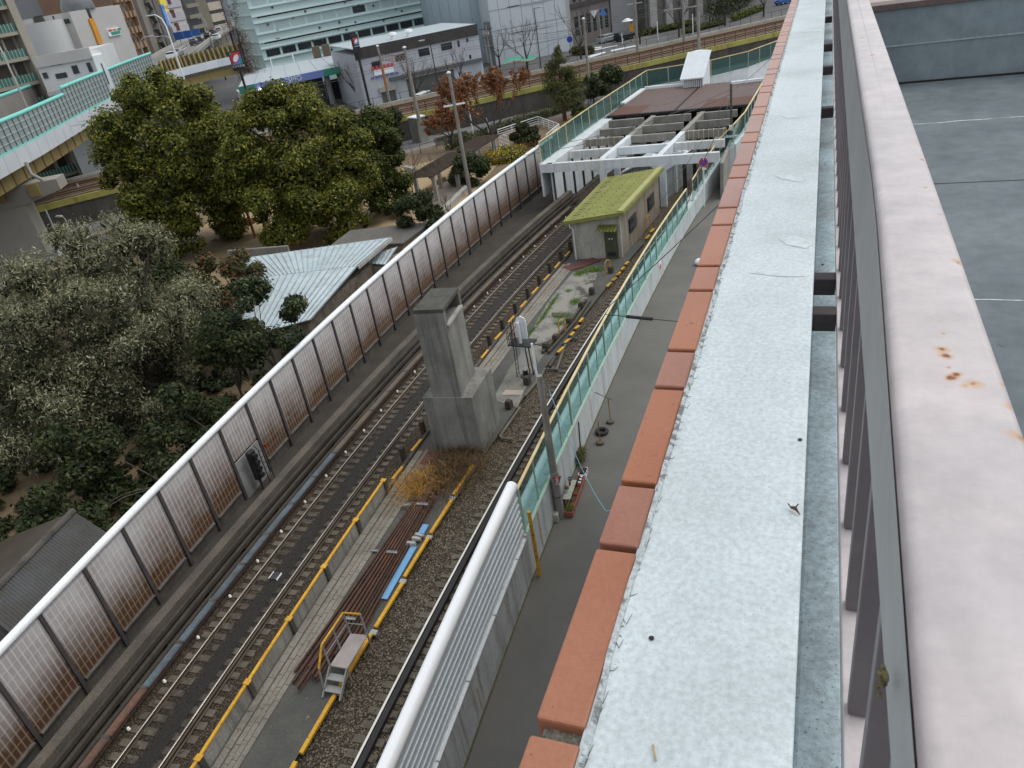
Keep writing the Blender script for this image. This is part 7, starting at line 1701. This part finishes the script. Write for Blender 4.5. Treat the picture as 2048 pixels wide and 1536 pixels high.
MB().obox(p, 1.6, .4, 1.2, .4).build('seat_block', m_['conc'], bs)
# road signs near the car park
for k, (bpx, tpx, shape) in enumerate([((1204, 100), (1206, 24), 'tri'), ((1143, 112), (1130, 80), 'disc')]):
    p = P(*bpx, 0); h_ = ZA(*tpx, p); t = thing('road_sign', p, ['pair of triangular road signs, white one and blue one, high above the car park', 'round blue road sign at the corner of the blank grey building'][k], 'road sign'); MB().tube([p, p + V3((0, 0, h_ + .6))], .06, 6).build('pole', m_['conc_lt'], t)
    if shape == 'tri':
        for (o, mm, sg2) in ((-.9, m_['white'], -1), (.75, M('tri_blue', (.06, .20, .55)), 1)):
            c = p + V3((o, -.1, h_)); mb = MB(); tri = [V3((-.75, 0, -.5 * sg2)), V3((.75, 0, -.5 * sg2)), V3((0, 0, .75 * sg2))]; mb.add([c + v for v in tri] + [c + v + V3((0, .04, 0)) for v in tri], [(0, 1, 2), (5, 4, 3), (0, 3, 4, 1), (1, 4, 5, 2), (2, 5, 3, 0)]); mb.build('plate', mm, t)
    else: MB().tube([p + V3((0, -.1, h_)), p + V3((0, -.14, h_))], .55, 18).build('plate', blue, t)
for k, (bpx, tpx) in enumerate([((1316, 81), (1313, 43)), ((1245, 88), (1243, 66)), ((1386, 68), (1384, 28))]):
    p = P(*bpx, 0); mb = MB(); mb.tube([p, p + V3((0, 0, ZA(*tpx, p)))], .09, 8); setp(mb.build('white_post', m_['white'], smooth=True), ['white post with small board on the pavement by the hedges', 'white post in front of the black parked car', 'thin white post between the bare street trees'][k], 'post')
p = P(1294, 65, 0); mb = MB(); c = D(1267, 46, math.hypot(*P(1262, 84, 0).xy)); 
p = P(1262, 84, 0); ul = thing('orange_sign', p, 'orange sign under a white saucer lamp beside the weathered pole', 'sign'); hz = ZA(1266, 54, p); MB().tube([p, p + V3((.3, 0, hz + 1))], .07, 6).build('post', m_['steel_dk'], ul); MB().obox(p + V3((.3, -.15, hz - .7)), .8, .1, 1.3).build('plate', M('orange_plate', (.55, .25, .03)), ul); MB().lathe(p + V3((-.4, -.1, hz + 1.2)), [(1.1, 0), (.9, .12), (.15, .45)], 14).build('saucer_lamp', m_['white_clean'], ul)
# bare street trees
for k, (b_px, h_, lab) in enumerate([((722, 215), 8.5, 'bare black tree at the right end of the station canopy'), ((838, 205), 7.5, 'bare vase shaped tree in front of the wide roller shutter'), ((925, 190), 7.5, 'bare tree behind the russet tree'), ((1000, 135), 8.0, 'bare tree beside the transformer pole'), ((1056, 148), 9.5, 'bare tree over the bus shelter'), ((1162, 118), 10, 'large bare dark tree at the car park entrance'), ((1280, 88), 4.5, 'small bare shrub behind the weathered pole'), ((1358, 74), 9, 'bare tree right of the slim white post'), ((1450, 52), 9, 'bare dark tree before the tall dark hedge'), ((1527, 34), 9, 'bare tree at the far street corner'), ((452, 160), 14, 'tall bare twiggy tree rising between the expressway and the teal building')]):
    bare('bare_tree', lab, P(*b_px, 0), h_, .55, 60 + k, 5, .15, mt_db, trunk=.22)
# tall dry columnar tree by the teal building
p = D(500, 150, 150); p.z = 0; cz = M('dry_crown', (.10, .07, .05), (.07, .05, .04), 1.5, .95)
t = thing('columnar_tree', p, 'tall narrow brown leafless crown against the left edge of the teal building', 'tree'); MB().tube([p, p + V3((0, 0, 14))], [.4, .08], 8).build('trunk', mt_db, t)
bl = [(p.x + RNG.normal() * .5, p.y + RNG.normal() * .5, 2 + k * .55, 2.6 * (1 - k / 34.) + .35, 2.6 * (1 - k / 34.) + .35, 1.3) for k in range(32)]
leaves(bl, 9000, .22, .12, .1, droop=-1, seed=31).build('crown', leafmat('dry_twig_mass', (.10, .065, .045), (.08, .055, .04), (.14, .09, .06), .8), t)
# hedges on the far street
for k, (a, b_, hh, ww, lab, col) in enumerate([((1285, 72), (1380, 52), 1.2, 1.2, 'green clipped hedge below the grey building wing', 0), ((1425, 48), (1500, 8), 6.5, 2.5, 'tall dark hedge mass in front of the long dim building', 1), ((1375, 66), (1440, 50), 1.0, 1.2, 'low bright green hedge along the far pavement', 0), ((1468, 42), (1520, 22), 1.3, 1.0, 'yellow green bushes along the far pavement', 2), ((1150, 110), (1180, 108), 1.4, 1.0, 'low hedge at the corner of the car park', 0), ((1330, 45), (1420, 18), 4.5, 2.0, 'dark green planting on the raised terrace', 1)]):
    a, b_ = P(*a, 0), P(*b_, 0); n = max(3, int((b_ - a).length / 1.3)); bl = [(a.lerp(b_, i / n).x, a.lerp(b_, i / n).y, hh * .5, ww, ww, hh * .55) for i in range(n + 1)]
    lm = [bpy.data.materials['hedge_leaf'], lm_dk, bpy.data.materials['yellowgreen']][col]
    t = thing('hedge', (bl[0][0], bl[0][1], 0), lab, 'hedge'); leaves(bl, 2600 if col != 1 else 6000, .2, .5, .3, seed=70 + k).build('foliage', lm, t)
# catenary / overhead wires
def wire(p, q, label, r=.022, sag=.6, mat=None): return cable([p, q], r, label, 'overhead_wire', mat or M('grey_wire', (.10, .10, .095), rough=.7, fine=0) if 'grey_wire' not in bpy.data.materials else (mat or bpy.data.materials['grey_wire']), sag)
def pt(q, dz): return q[1] + V3((0, 0, q[2] - dz))
wire(pt(pA, 1.0), pt(pB, .6), 'wire from the barrier pole to the pole by the conifer', .02); pass
wire(pt(pB, .4), pt(pD, 1.2), 'wire from the pole by the conifer to the weathered pole'); wire(pt(pB, 1.0), pt(pF, 1.0), 'upper wire past the blank grey building'); wire(pt(pB, 1.4), pt(pF, 2.2), 'lower wire past the blank grey building')
for k in range(4):
    a = offs(VL, -2.4 - k * 1.4); 
    wire(V3((*a[1], 8.6 + (k % 2) * .9)), V3((*a[3], 8.6 + (k % 2) * .9)), 'contact wire strung above the viaduct tracks in front of the station', .02, .3)['group'] = 'contact wires over the viaduct'; wire(V3((*a[3], 8.6 + (k % 2) * .9)), V3((*a[6], 8.6 + (k % 2) * .9)), 'contact wire strung above the viaduct tracks beyond the catenary pole', .02, .4)['group'] = 'contact wires over the viaduct'
wire(P(1000, 292, 7.5), P(560, 300, 6.0), 'wire crossing the park toward the big trees', .018)
wire(topF + V3((0, 0, -.4)), P(1020, 300, 5.5), 'long wire from the slim pole across the portal to the park', .022, .8); wire(topF + V3((0, 0, -.8)), P(985, 318, 4.6), 'second long wire from the slim pole across the portal to the park', .022, .8)
# ------------------------------------------------------------------ elevated expressway
RE = [(-34, -10), (-58, 34), (-69.3, 54), (-78.9, 69.5), (-90.6, 89.6), (-97.5, 102.6)]
RF = RE + [(-118, 134), (-141, 166), (-162, 197), (-190, 240), (-240, 320)]
ex = thing('elevated_expressway', (-80, 80, 0), 'elevated expressway with yellow steel girder, white skirt panels and grey green noise walls', 'expressway')
def esweep(pl, o0, o1, z0, z1, name, mat, par=ex): return MB().sweep(pl, [(o0, z0), (o1, z0), (o1, z1), (o0, z1)]).build(name, mat, par)
mt_gird = M('yellow_girder', (.30, .235, .085), (.25, .19, .075), .25, .6, fine=.08, streak=(.12, .08, .04), sk=.6, ss=1.1)
esweep(RE, -1.5, -1.1, 6.95, 8.75, 'girder', mt_gird); esweep(RE, -8.5, -8.1, 6.95, 8.75, 'girder', mt_gird)
esweep(RF, -10.5, -.3, 8.78, 9.4, 'deck', M('expressway_deck', (.20, .20, .195), (.17, .17, .165), .2, .85, fine=.08))
rs = [v for v in resamp(RE, 2.6)]; mt_gr_ = M('girder_rust', (.16, .08, .035), (.20, .13, .06), 2)
q = MB()
for i, v in enumerate(rs):
    if v.y < 30: continue
    a = offs([(rs[max(i - 1, 0)].x, rs[max(i - 1, 0)].y), (v.x, v.y), (rs[min(i + 1, len(rs) - 1)].x, rs[min(i + 1, len(rs) - 1)].y)], -1.08)[1]; MB().beam((a[0], a[1], 6.96), (a[0], a[1], 8.75), .12, .10).build('girder_rib', mt_gr_, ex)
mt_skirt = M('skirt_panel', (.56, .60, .64), (.50, .54, .58), .4, .5, fine=.05, streak=(.38, .40, .42), sk=.4, ss=1.2)
for i in range(len(rs) - 1):
    a, b_ = rs[i], rs[i + 1]
    if a.y < 28: continue
    d = (b_ - a).normalized(); MB().sweep([(a.x, a.y), (b_.x - d.x * .05, b_.y - d.y * .05)], [(-.28, 8.45), (-.02, 8.45), (.06, 9.95), (-.28, 9.95)]).build('skirt_panel', mt_skirt, ex)
mt_teal = M('teal_cap', (.20, .62, .55), (.18, .56, .50), 2, .45, fine=.05); mt_nw = M('grey_green_panel', (.255, .305, .305), (.215, .265, .265), .35, .6, fine=.06, streak=(.30, .34, .34), sk=.5, ss=.9)
q = MB()
k1 = [v for v in rs if 28 < v.y]
def ncut(y): return 12.35 if y < 64.5 else 13.0
qh = MB(); mt_pf_ = M('panel_frame', (.12, .15, .15))
for i in range(len(k1) - 1):
    a, b_ = k1[i], k1[i + 1]; zt_ = ncut(a.y)
    MB().sweep([(a.x, a.y), (b_.x, b_.y)], [(-.30, 10.0), (-.16, 10.0), (-.16, zt_), (-.30, zt_)]).build('noise_panel', mt_nw, ex)
    for t_ in (0, .5):
        p = a.lerp(b_, t_); MB().box(p.x - .17, p.x - .09, p.y - .035, p.y + .035, 9.96, zt_).build('panel_frame', mt_pf_, ex)
    for z in (10.6, 11.2, 11.8, 12.4):
        if z < zt_ - .2: qh.beam(V3((a.x - .12, a.y - .06, z)), V3((b_.x - .12, b_.y - .06, z)), .05, .06)
qh.build('panel_rail', M('panel_rail', (.40, .45, .45)), ex)
lo = [(v.x, v.y) for v in k1 if v.y < 66.0]; hi = [(v.x, v.y) for v in k1 if v.y > 63.5]
for pl, z in ((lo, 12.42), (hi, 13.08)): MB().sweep(pl, [(-.23 + .19 * math.cos(t * PI / 4), z + .19 * math.sin(t * PI / 4)) for t in range(8)]).build('teal_cap', mt_teal, ex, smooth=True)
MB().sweep([(v.x, v.y) for v in k1], [(-.14, 9.952), (.05, 9.952), (.05, 10.06), (-.14, 10.06)]).build('teal_strip', mt_teal, ex)
RL = [v for v in resamp(offs(RE, -10.6), 2.6) if 20 < v.y < 88]
MB().sweep([(v.x, v.y) for v in RL], [(-.15, 9.3), (0, 9.3), (0, 12.6), (-.15, 12.6)]).build('far_noise_wall', M('far_panel', (.235, .215, .20), (.20, .185, .17), .3, .7, streak=(.15, .14, .13), sk=.5, ss=.9), ex)
MB().sweep([(v.x, v.y) for v in RL], [(-.08 + .2 * math.cos(t * PI / 4), 12.7 + .2 * math.sin(t * PI / 4)) for t in range(8)]).build('teal_cap', mt_teal, ex, smooth=True)
esweep(RF[5:], -.6, -.3, 9.41, 10.2, 'parapet', m_['conc_lt']); esweep(RF[5:], -10.5, -10.2, 9.41, 10.2, 'parapet', m_['conc_lt'])
esweep(RF, -5.5, -5.3, 9.405, 9.42, 'lane_line', m_['white'])
esweep(RF, -5.9, -5.82, 9.7, 10.0, 'median_rail', m_['conc_lt'])
pl2 = [(-97.4, 102.9), (-97.2, 108), (-95.6, 113.5), (-93.0, 118)]
esweep(pl2, -.3, 0, 8.7, 9.9, 'skirt_panel', mt_skirt); esweep(pl2, -6, -.31, 8.4, 8.8, 'deck', m_['conc']); esweep(pl2, -1.0, -.8, 7.0, 8.39, 'girder', mt_gird)
for v in resamp(pl2, .9): MB().beam((v.x - .2, v.y, 9.91), (v.x - .35, v.y, 11.7), .25, .3).build('yellow_rib', M('yellow_rib', (.38, .29, .10), (.2, .16, .08), 1.5) if 'yellow_rib' not in bpy.data.materials else bpy.data.materials['yellow_rib'], ex)
esweep(pl2, -.75, -.5, 9.91, 11.5, 'rib_backing', M('rib_backing', (.10, .09, .06)))
for o in [o for o in COL.objects if o.name.startswith('rib_backing')]: o.parent = ex; o.location = V3(o['_w']) - V3(ex['_w'])
# piers
tE = V3((-.53, .85, 0)).normalized(); nE = V3((tE.y, -tE.x, 0))
mt_pier = M('pier_paint', (.30, .285, .25), (.26, .245, .215), .3, .7, fine=.05)
for k, c in enumerate([V3((-71.6, 49.2, 0)), V3((-102, 99, 0)), V3((-56, 18, 0))]):
    def q4(u0, u1, v0, v1): return [tuple((c + nE * u + tE * v).xy) for u, v in ((u0, v0), (u1, v0), (u1, v1), (u0, v1))]
    MB().prism(q4(-1.6, 2.6, -1.1, 1.1), -.1, 5.0).build('pier_column', mt_pier, ex)
    mb = MB(); A_ = [c + nE * -8 - tE * 1.15, c + nE * 6.2 - tE * 1.15, c + nE * 6.2 + tE * 1.15, c + nE * -8 + tE * 1.15]
    lowz = [6.0, 5.75, 5.75, 6.0]; m2 = [c + nE * -2.2 - tE * 1.15, c + nE * 2.8 - tE * 1.15, c + nE * 2.8 + tE * 1.15, c + nE * -2.2 + tE * 1.15]
    vs_ = [A_[0] + V3((0, 0, 5.9)), m2[0] + V3((0, 0, 5.02)), m2[1] + V3((0, 0, 5.02)), A_[1] + V3((0, 0, 5.75)), A_[1] + V3((0, 0, 6.75)), A_[0] + V3((0, 0, 6.75))]
    vs_ += [v + tE * 2.3 for v in vs_]
    mb.add(vs_, [(0, 1, 2, 3, 4, 5), (11, 10, 9, 8, 7, 6)] + [(i, i + 6, (i + 1) % 6 + 6, (i + 1) % 6) for i in range(6)]); mb.build('pier_cap', mt_pier, ex)
    for u in (0.5, 3.6): MB().prism(q4(u, u + .9, -1.45, -1.16), 5.6, 6.7).build('cap_bracket', mt_gird, ex)
    MB().tube([c + nE * 4.4 - tE * 1.3 + V3((0, 0, 8.7)), c + nE * 4.4 - tE * 1.3 + V3((0, 0, 7.6)), c + nE * 5.0 - tE * .9 + V3((0, 0, 6.8))], .16, 8).build('drain_pipe', m_['conc_lt'], ex, smooth=True)
# lamps on the expressway
for k, (b_px, t_px, hx, lab) in enumerate([((46, 196), (1, 78), (-1.5, .5), 'tall expressway lamp at the left photo edge'), ((228, 124), (214, 86), (-3.6, .6), 'curved white expressway lamp before the orange striped tower'), ((354, 116), (325, 27), (-3.4, .8), 'tall white curved expressway lamp where the noise wall ends'), ((418, 66), (404, 36), (-2.2, 1), 'white expressway lamp further along the curve'), ((346, 92), (338, 70), (-3.6, .5), 'small curved lamp far along the expressway, left of the tall one'), ((289, 112), (279, 76), (2.0, .8), 'pale lamp in front of the brown apartment tower')]):
    lamp_px(b_px, t_px, hx, lab, m_['conc_lt'] if k != 2 else m_['white'], .12, 9.4, 1.)
# traffic on the expressway
dkc = M('grey_car_paint', (.07, .075, .085), rough=.3, fine=0)
for k, (x, y, lab, mm, vn) in enumerate([(347, 118, 'white car on the expressway at the end of the noise wall', wht, False), (358, 112, 'silver car next to the white one on the expressway', silver, True), (390, 90, 'dark car in the nearer lane of the expressway curve', dkc, False), (402, 85, 'dark van following on the expressway curve', dkc, True), (418, 77, 'dark car in the middle of the expressway curve', blk, False), (435, 80, 'white car on the grey ramp beside the expressway', wht, True), (426, 70, 'grey car far along the expressway', dkc, False), (440, 66, 'pale car farthest along the expressway', silver, False)]):
    p = P(x, y, 9.42 if k != 5 else 9.42); o = car(lab, p, math.atan2(.85, -.53) + PI, mm, van=vn); o['group'] = 'cars on the expressway'
for k, (x, y) in enumerate([(356, 72), (373, 69), (390, 65)]):
    c = D(x, y, 235 + 8 * k); gt = thing('direction_sign', (c.x, c.y, 0), ['blue overhead road sign, left one of the three above the expressway', 'blue overhead road sign, middle one of the three above the expressway', 'blue overhead road sign, right one of the three above the expressway'][k], 'road sign', 'blue overhead signs on the expressway'); MB().beam(c + V3((-1.3, 0, 0)), c + V3((1.3, .5, 0)), .2, 1.8).build('plate', M('sign_plate_blue', (.05, .15, .45)) if k == 0 else bpy.data.materials['sign_plate_blue'], gt); MB().beam((c.x, c.y + .3, 0), (c.x, c.y + .3, c.z + 1.2), .2, .2).build('post', m_['conc_lt'], gt)
# ------------------------------------------------------------------ city beyond the expressway
def tower(name, label, L, R, top, mat, depth=14, roof=True):
    A, B = V3((L.x, L.y, 0)), V3((R.x, R.y, 0)); t = thing(name, ((A.x + B.x) / 2, (A.y + B.y) / 2, 0), label, 'building'); block(t, 'wall', mat, A, B, depth, -.1, top); return t, A, B, facade_dirs(A, B)[2]
# balcony apartment at the left
R0 = D(60, 115, 125); Lp = P(0, 127, R0.z); Lp = R0 + (Lp - R0) * 2.2
ap, A, B, L_ = tower('apartment_block', 'beige apartment block with green balcony railings at the left photo edge', Lp, R0, 42, M('apartment_beige', (.30, .275, .225), (.26, .24, .20), .3, .7))
mt_ap2 = M('apartment_recess', (.10, .085, .07), (.07, .06, .05), .6); mt_grn = M('balcony_green', (.06, .15, .12), (.05, .12, .10), .8, .5)
for f in range(14):
    z = R0.z + (f - 7) * 2.95
    if z < 0: continue
    slabf(ap, 'recess', mt_ap2, A, B, .2, L_ - 1.2, z + .3, z + 2.6, .05); slabf(ap, 'balcony_slab', bpy.data.materials['apartment_beige'], A, B, 0, L_ - .8, z - .15, z + .25, 1.4)
    q = MB(); t_, n_, _ = facade_dirs(A, B)
    for k in range(int((L_ - 1) / .45)): u = .2 + k * .45; p = A + t_ * u + n_ * 1.36; q.beam(p + V3((0, 0, z + .25)), p + V3((0, 0, z + 1.25)), .07, .07)
    q.build('baluster_row', M('balcony_bars', (.28, .40, .36)) if f == 3 or 'balcony_bars' not in bpy.data.materials else bpy.data.materials['balcony_bars'], ap)
    slabf(ap, 'balcony_panel', mt_grn, A, B, .1, L_ - .9, z + .26, z + 1.2, .04, 1.28)
    for u in np.arange(2.5, L_ - 2, 3.2): slabf(ap, 'divider', bpy.data.materials['apartment_beige'], A, B, u, u + .25, z + .26, z + 2.6, .7)
slabf(ap, 'end_pier', bpy.data.materials['apartment_beige'], A, B, L_ - .78, L_ + .2, -.1, 42, 1.6)
mt_gc = M('grey_render', (.44, .435, .425), (.40, .395, .385), .25, .8, fine=.05); mt_gc2 = M('lighter_render', (.55, .56, .565), (.51, .52, .525), .25, .7, fine=.05); mt_tile_g = M('tower_tile', (.46, .455, .44), (.43, .425, .41), .3, .7, fine=.06)
G0, G1 = D(62, 80, 155), D(160, 80, 150)
gg, A, B, L_ = tower('grey_office_building', 'stepped grey office building with white cylinder stair tower left of the orange stripe', G0, G1, ZA(95, 32, G1), mt_gc)
t_, n_, _ = facade_dirs(A, B)
c = A + t_ * (L_ * .42) + n_ * .2; MB().tube([c, V3((c.x, c.y, ZA(108, 40, c)))], 3.6, 20).build('stair_cylinder', mt_gc2, gg, smooth=True)
for (x0, y0, x1, y1, mm) in ((68, 33, 96, 58, m_['steel_dk']), (122, 62, 130, 68, m_['window']), (130, 81, 138, 86, m_['window']), (105, 32, 110, 38, m_['window']), (120, 40, 142, 46, m_['window'])): patch(gg, 'window', mm, A, B, x0, y0, x1, y1, .15)
patch(gg, 'dark_louvre', m_['steel_dk'], A, B, 69, 36, 96, 58, .5)
N0, N1 = D(76, 140, 120), D(190, 125, 118)
gn, A, B, L_ = tower('grey_low_building', 'low grey concrete building with banded windows right behind the expressway wall', N0, N1, ZA(130, 108, D(130, 108, 119)), mt_gc2, 12)
for (x0, y0, x1, y1) in ((98, 122, 127, 128), (110, 148, 136, 154), (142, 132, 160, 146), (172, 126, 187, 143), (84, 146, 98, 156)): patch(gn, 'window', m_['window'], A, B, x0, y0, x1, y1, .1)
zt_ = ZA(130, 108, D(130, 108, 119)); slabf(gn, 'parapet_band', mt_gc, A, B, 0, L_, zt_ - 1.0, zt_ + .3, .3); slabf(gn, 'parapet_band', mt_gc, A, B, 0, L_, zt_ - 4.4, zt_ - 3.9, .3)
W0, W1 = D(186, 118, 116), D(206, 115, 116); wb, A, B, L_ = tower('white_box_building', 'small white cube building beside the low grey concrete one', W0, W1, ZA(190, 111, W0), m_['white_clean'], 8); slabf(wb, 'window', m_['window'], A, B, L_ * .55, L_ * .65, 11.5, 14, .05); slabf(wb, 'door', mt_gc2, A, B, L_ * .2, L_ * .5, 10, 12.6, .05)
O0, O1 = D(142, 40, 150), D(247, 70, 160)
ot, A, B, L_ = tower('striped_tower', 'tall grey tiled tower with vivid orange vertical stripe and a small sign', O0, O1, ZA(200, 14, D(200, 14, 155)), mt_tile_g, 16)
patch(ot, 'orange_stripe', M('stripe_orange', (.62, .27, .03), (.58, .25, .03), 1, .5), A, B, 174, 38, 212, 112, .4); patch(ot, 'dark_slot', m_['window'], A, B, 170, 16, 183, 37, .2)
patch(ot, 'signboard', m_['white_clean'], A, B, 211, 59, 240, 69, .3); patch(ot, 'red_marking', M('mark_red', (.5, .08, .06)), A, B, 213, 60, 221, 63, .35); patch(ot, 'orange_marking', M('mark_orange', (.5, .2, .05)), A, B, 221, 59, 230, 61, .36); patch(ot, 'green_marking', M('mark_green', (.05, .25, .18)), A, B, 231, 57, 239, 60, .35); patch(ot, 'green_lettering', bpy.data.materials['mark_green'], A, B, 218, 65, 238, 67, .36)
def slabs(t, A, B, mat, matw, z0, z1, fh, name='balcony', band_=1.1, out=.9, inset=.2):
    L = facade_dirs(A, B)[2]; z = z0
    while z < z1: slabf(t, name, mat, A, B, inset, L - inset, z, z + band_, out); slabf(t, 'window_band', matw, A, B, inset, L - inset, z + band_ + .01, z + fh - .05, .05); z += fh
br, A, B, L_ = tower('brown_tower', 'brown apartment tower with stacked dark balconies behind the striped tower', D(222, 5, 190), D(281, 55, 200), 62, M('brown_render', (.20, .12, .075), (.17, .10, .065), .3, .7))
for f in range(15):
    z = 12 + f * 3.0
    for u in np.arange(.08, .72, .2): slabf(br, 'balcony', M('brown_balcony', (.28, .18, .11)) if 'brown_balcony' not in bpy.data.materials else bpy.data.materials['brown_balcony'], A, B, L_ * u, L_ * (u + .11), z, z + 1.2, .9); slabf(br, 'window', m_['window'], A, B, L_ * (u + .115), L_ * (u + .185), z + .3, z + 2.2, .06)
slabf(br, 'pier', bpy.data.materials['brown_balcony'], A, B, L_ * .80, L_ * .86, -.1, 62, .8)
tp, A, B, L_ = tower('taupe_tower', 'taupe tower with zigzag outdoor stair between brown tower and yellow billboard', D(283, 30, 225), D(325, 45, 235), 68, M('taupe_render', (.22, .20, .175), (.19, .17, .15), .3, .7))
q = MB(); t_, n_, _ = facade_dirs(A, B)
for f in range(18): z = 8 + f * 3.0; q.beam(A + t_ * L_ * .36 + n_ * .8 + V3((0, 0, z)), A + t_ * L_ * .50 + n_ * .8 + V3((0, 0, z + 1.5)), 1.2, .9, up=(0, 0, 1)); q.beam(A + t_ * L_ * .50 + n_ * .8 + V3((0, 0, z + 1.5)), A + t_ * L_ * .36 + n_ * .8 + V3((0, 0, z + 3)), 1.0, .3)
q.build('outdoor_stair', M('stair_dark', (.09, .10, .09), (.15, .16, .14), .8), tp); slabf(tp, 'dark_side', M('taupe_dark', (.12, .11, .10)), A, B, L_ * .80, L_, -.1, 68, .3)
yb, A, B, L_ = tower('billboard_building', 'pale lilac building carrying yellow and blue rooftop billboards', D(336, 40, 255), D(374, 45, 262), 50, M('lilac_render', (.40, .39, .42), (.36, .35, .38), .3))
slabs(yb, A, B, bpy.data.materials['lilac_render'], mt_gc, 8, 46, 3.4, 'ledge', 2.2, .3)
for f in range(10): slabf(yb, 'window', M('maroon_window', (.10, .03, .04)) if f == 0 else bpy.data.materials['maroon_window'], A, B, L_ * .25, L_ * .42, 9 + f * 3.4, 11 + f * 3.4, .4)
c = D(325, 6, 248); tY = t_; MB().beam(c - tY * 2.1, c + tY * 2.1, .4, 4.4).build('yellow_billboard', M('billboard_yellow', (.72, .60, .03), (.68, .56, .03), 1, .5, fine=.03), yb)
nY = V3((tY.y, -tY.x, 0)); nY = nY if nY.dot(c) < 0 else -nY
text('イアンス', 'lettering', m_['black'], yb, c + nY * .23 + V3((0, 0, -1.2)), tY, (0, 0, 1), 1.0, .03)
c = D(330, 30, 247); MB().beam(c - tY * 1.1, c + tY * 1.1, .4, 5.2).build('blue_billboard', M('billboard_blue', (.10, .25, .60), (.13, .28, .62), 1, .5), yb); MB().beam(c + tY * .75 + nY * .22, c + tY * 1.05 + nY * .22, .03, 5.0).build('white_edge', m_['white_clean'], yb)
ok, A, B, L_ = tower('dark_tower', 'dark olive tower with long horizontal balcony bands', D(372, 25, 285), D(400, 30, 292), 70, M('olive_render', (.15, .14, .115), (.12, .11, .09), .3)); slabs(ok, A, B, M('olive_balcony', (.19, .18, .145)), m_['window'], 8, 68, 3.1)
bg_, A, B, L_ = tower('banded_tower', 'beige curved looking tower with dark window bands beside the dark tower', D(416, 20, 310), D(447, 30, 318), 70, M('beige_render', (.40, .36, .29), (.36, .32, .26), .3)); slabs(bg_, A, B, bpy.data.materials['beige_render'], m_['window'], 8, 68, 3.6, 'floor_band', 2.5, .4)
sl_, A, B, L_ = tower('slate_tower', 'slim slate grey tower right of the beige banded one', D(448, 20, 320), D(457, 25, 322), 80, M('slate_render', (.15, .16, .18), (.12, .13, .15), .3))
for k, (x0, x1, y, dd, top, col, lab, nm) in enumerate([(458, 484, 20, 420, 60, (.30, .34, .38), 'hazy blue grey distant block beside the teal building', 'distant_block'), (396, 418, 25, 380, 85, (.17, .15, .135), 'distant brown block between dark and beige towers', 'distant_block'), (44, 66, 62, 220, ZA(56, 48, D(56, 62, 220)), (.33, .33, .34), 'distant pale block between the apartment and the grey office', 'distant_block'), (117, 128, 8, 240, 75, (.25, .255, .27), 'distant slim grey tower against the sky behind the striped tower', 'distant_tower'), (340, 420, 45, 460, 45, (.28, .28, .29), 'distant grey row of buildings across the end of the expressway', 'distant_row')]):
    o, A, B, L_ = tower(nm, lab, D(x0, y, dd), D(x1, y, dd + 4), top, M('far_render', col, tuple(v * .85 for v in col), .2), 12)
    slabs(o, A, B, o.children[0].data.materials[0], mt_gc if k % 2 else m_['window'], 4, top - 3, 3.6, 'floor_band', 2.4, .2)
c = D(152, 6, 156); dm = thing('roof_dome', (c.x, c.y, ZA(200, 14, D(200, 14, 155))), 'dark curved roof structure on top of the orange striped tower', 'dome'); MB().lathe((c.x, c.y, ZA(200, 14, D(200, 14, 155)) + .02), [(2.6, 0), (2.5, .9), (2.1, 1.9), (1.2, 2.7), (.3, 3.0)], 18).build('shell', M('dome_dark', (.10, .11, .12), (.14, .15, .16), .8, .5), dm, smooth=True)
# street details under the expressway
p = P(172, 425, 0); 
for k, (b_px, t_px, lab) in enumerate([((182, 432), (155, 366), 'pale pole in front of the lime girder under the expressway'), ((166, 445), (150, 403), 'shorter pale pole beside the olive tree top'), ((118, 478), (90, 420), 'thin pale pole beside the expressway pier')]):
    p = P(*b_px, 0); mb = MB(); mb.tube([p, p + V3((0, 0, ZA(*t_px, p)))], .08, 8); setp(mb.build('street_pole', M('pale_green_pole', (.36, .42, .40)) if k == 0 else bpy.data.materials['pale_green_pole'], smooth=True), lab, 'pole')
lamp_px((142, 465), (126, 433), (-.8, .1), 'small curved street lamp above the olive tree', m_['conc_lt'], .06, 0, 1.)
sheet('crossing', [(108, 488), (150, 475), (160, 500), (118, 512)], .03, M('crossing_stripes', (.12, .12, .125), rough=.9)); q = MB()
for k in range(8):
    a, b_ = P(110 + k * 1.0, 488 + k * 3.2, .045), P(151 + k * 1.2, 474 + k * 3.2, .045); q.beam(a, b_, .35, .01)
setp(q.build('painted_marking', m_['white']), kind='structure')
p = P(4, 500, 0); bt = car('blue van under the expressway at the left photo edge', p, .6, M('van_blue', (.02, .10, .38), rough=.4), 4.6, 1.8, 2.0, True)
# ------------------------------------------------------------------ tidy
for o in COL.objects:
    if '_w' in o: del o['_w']
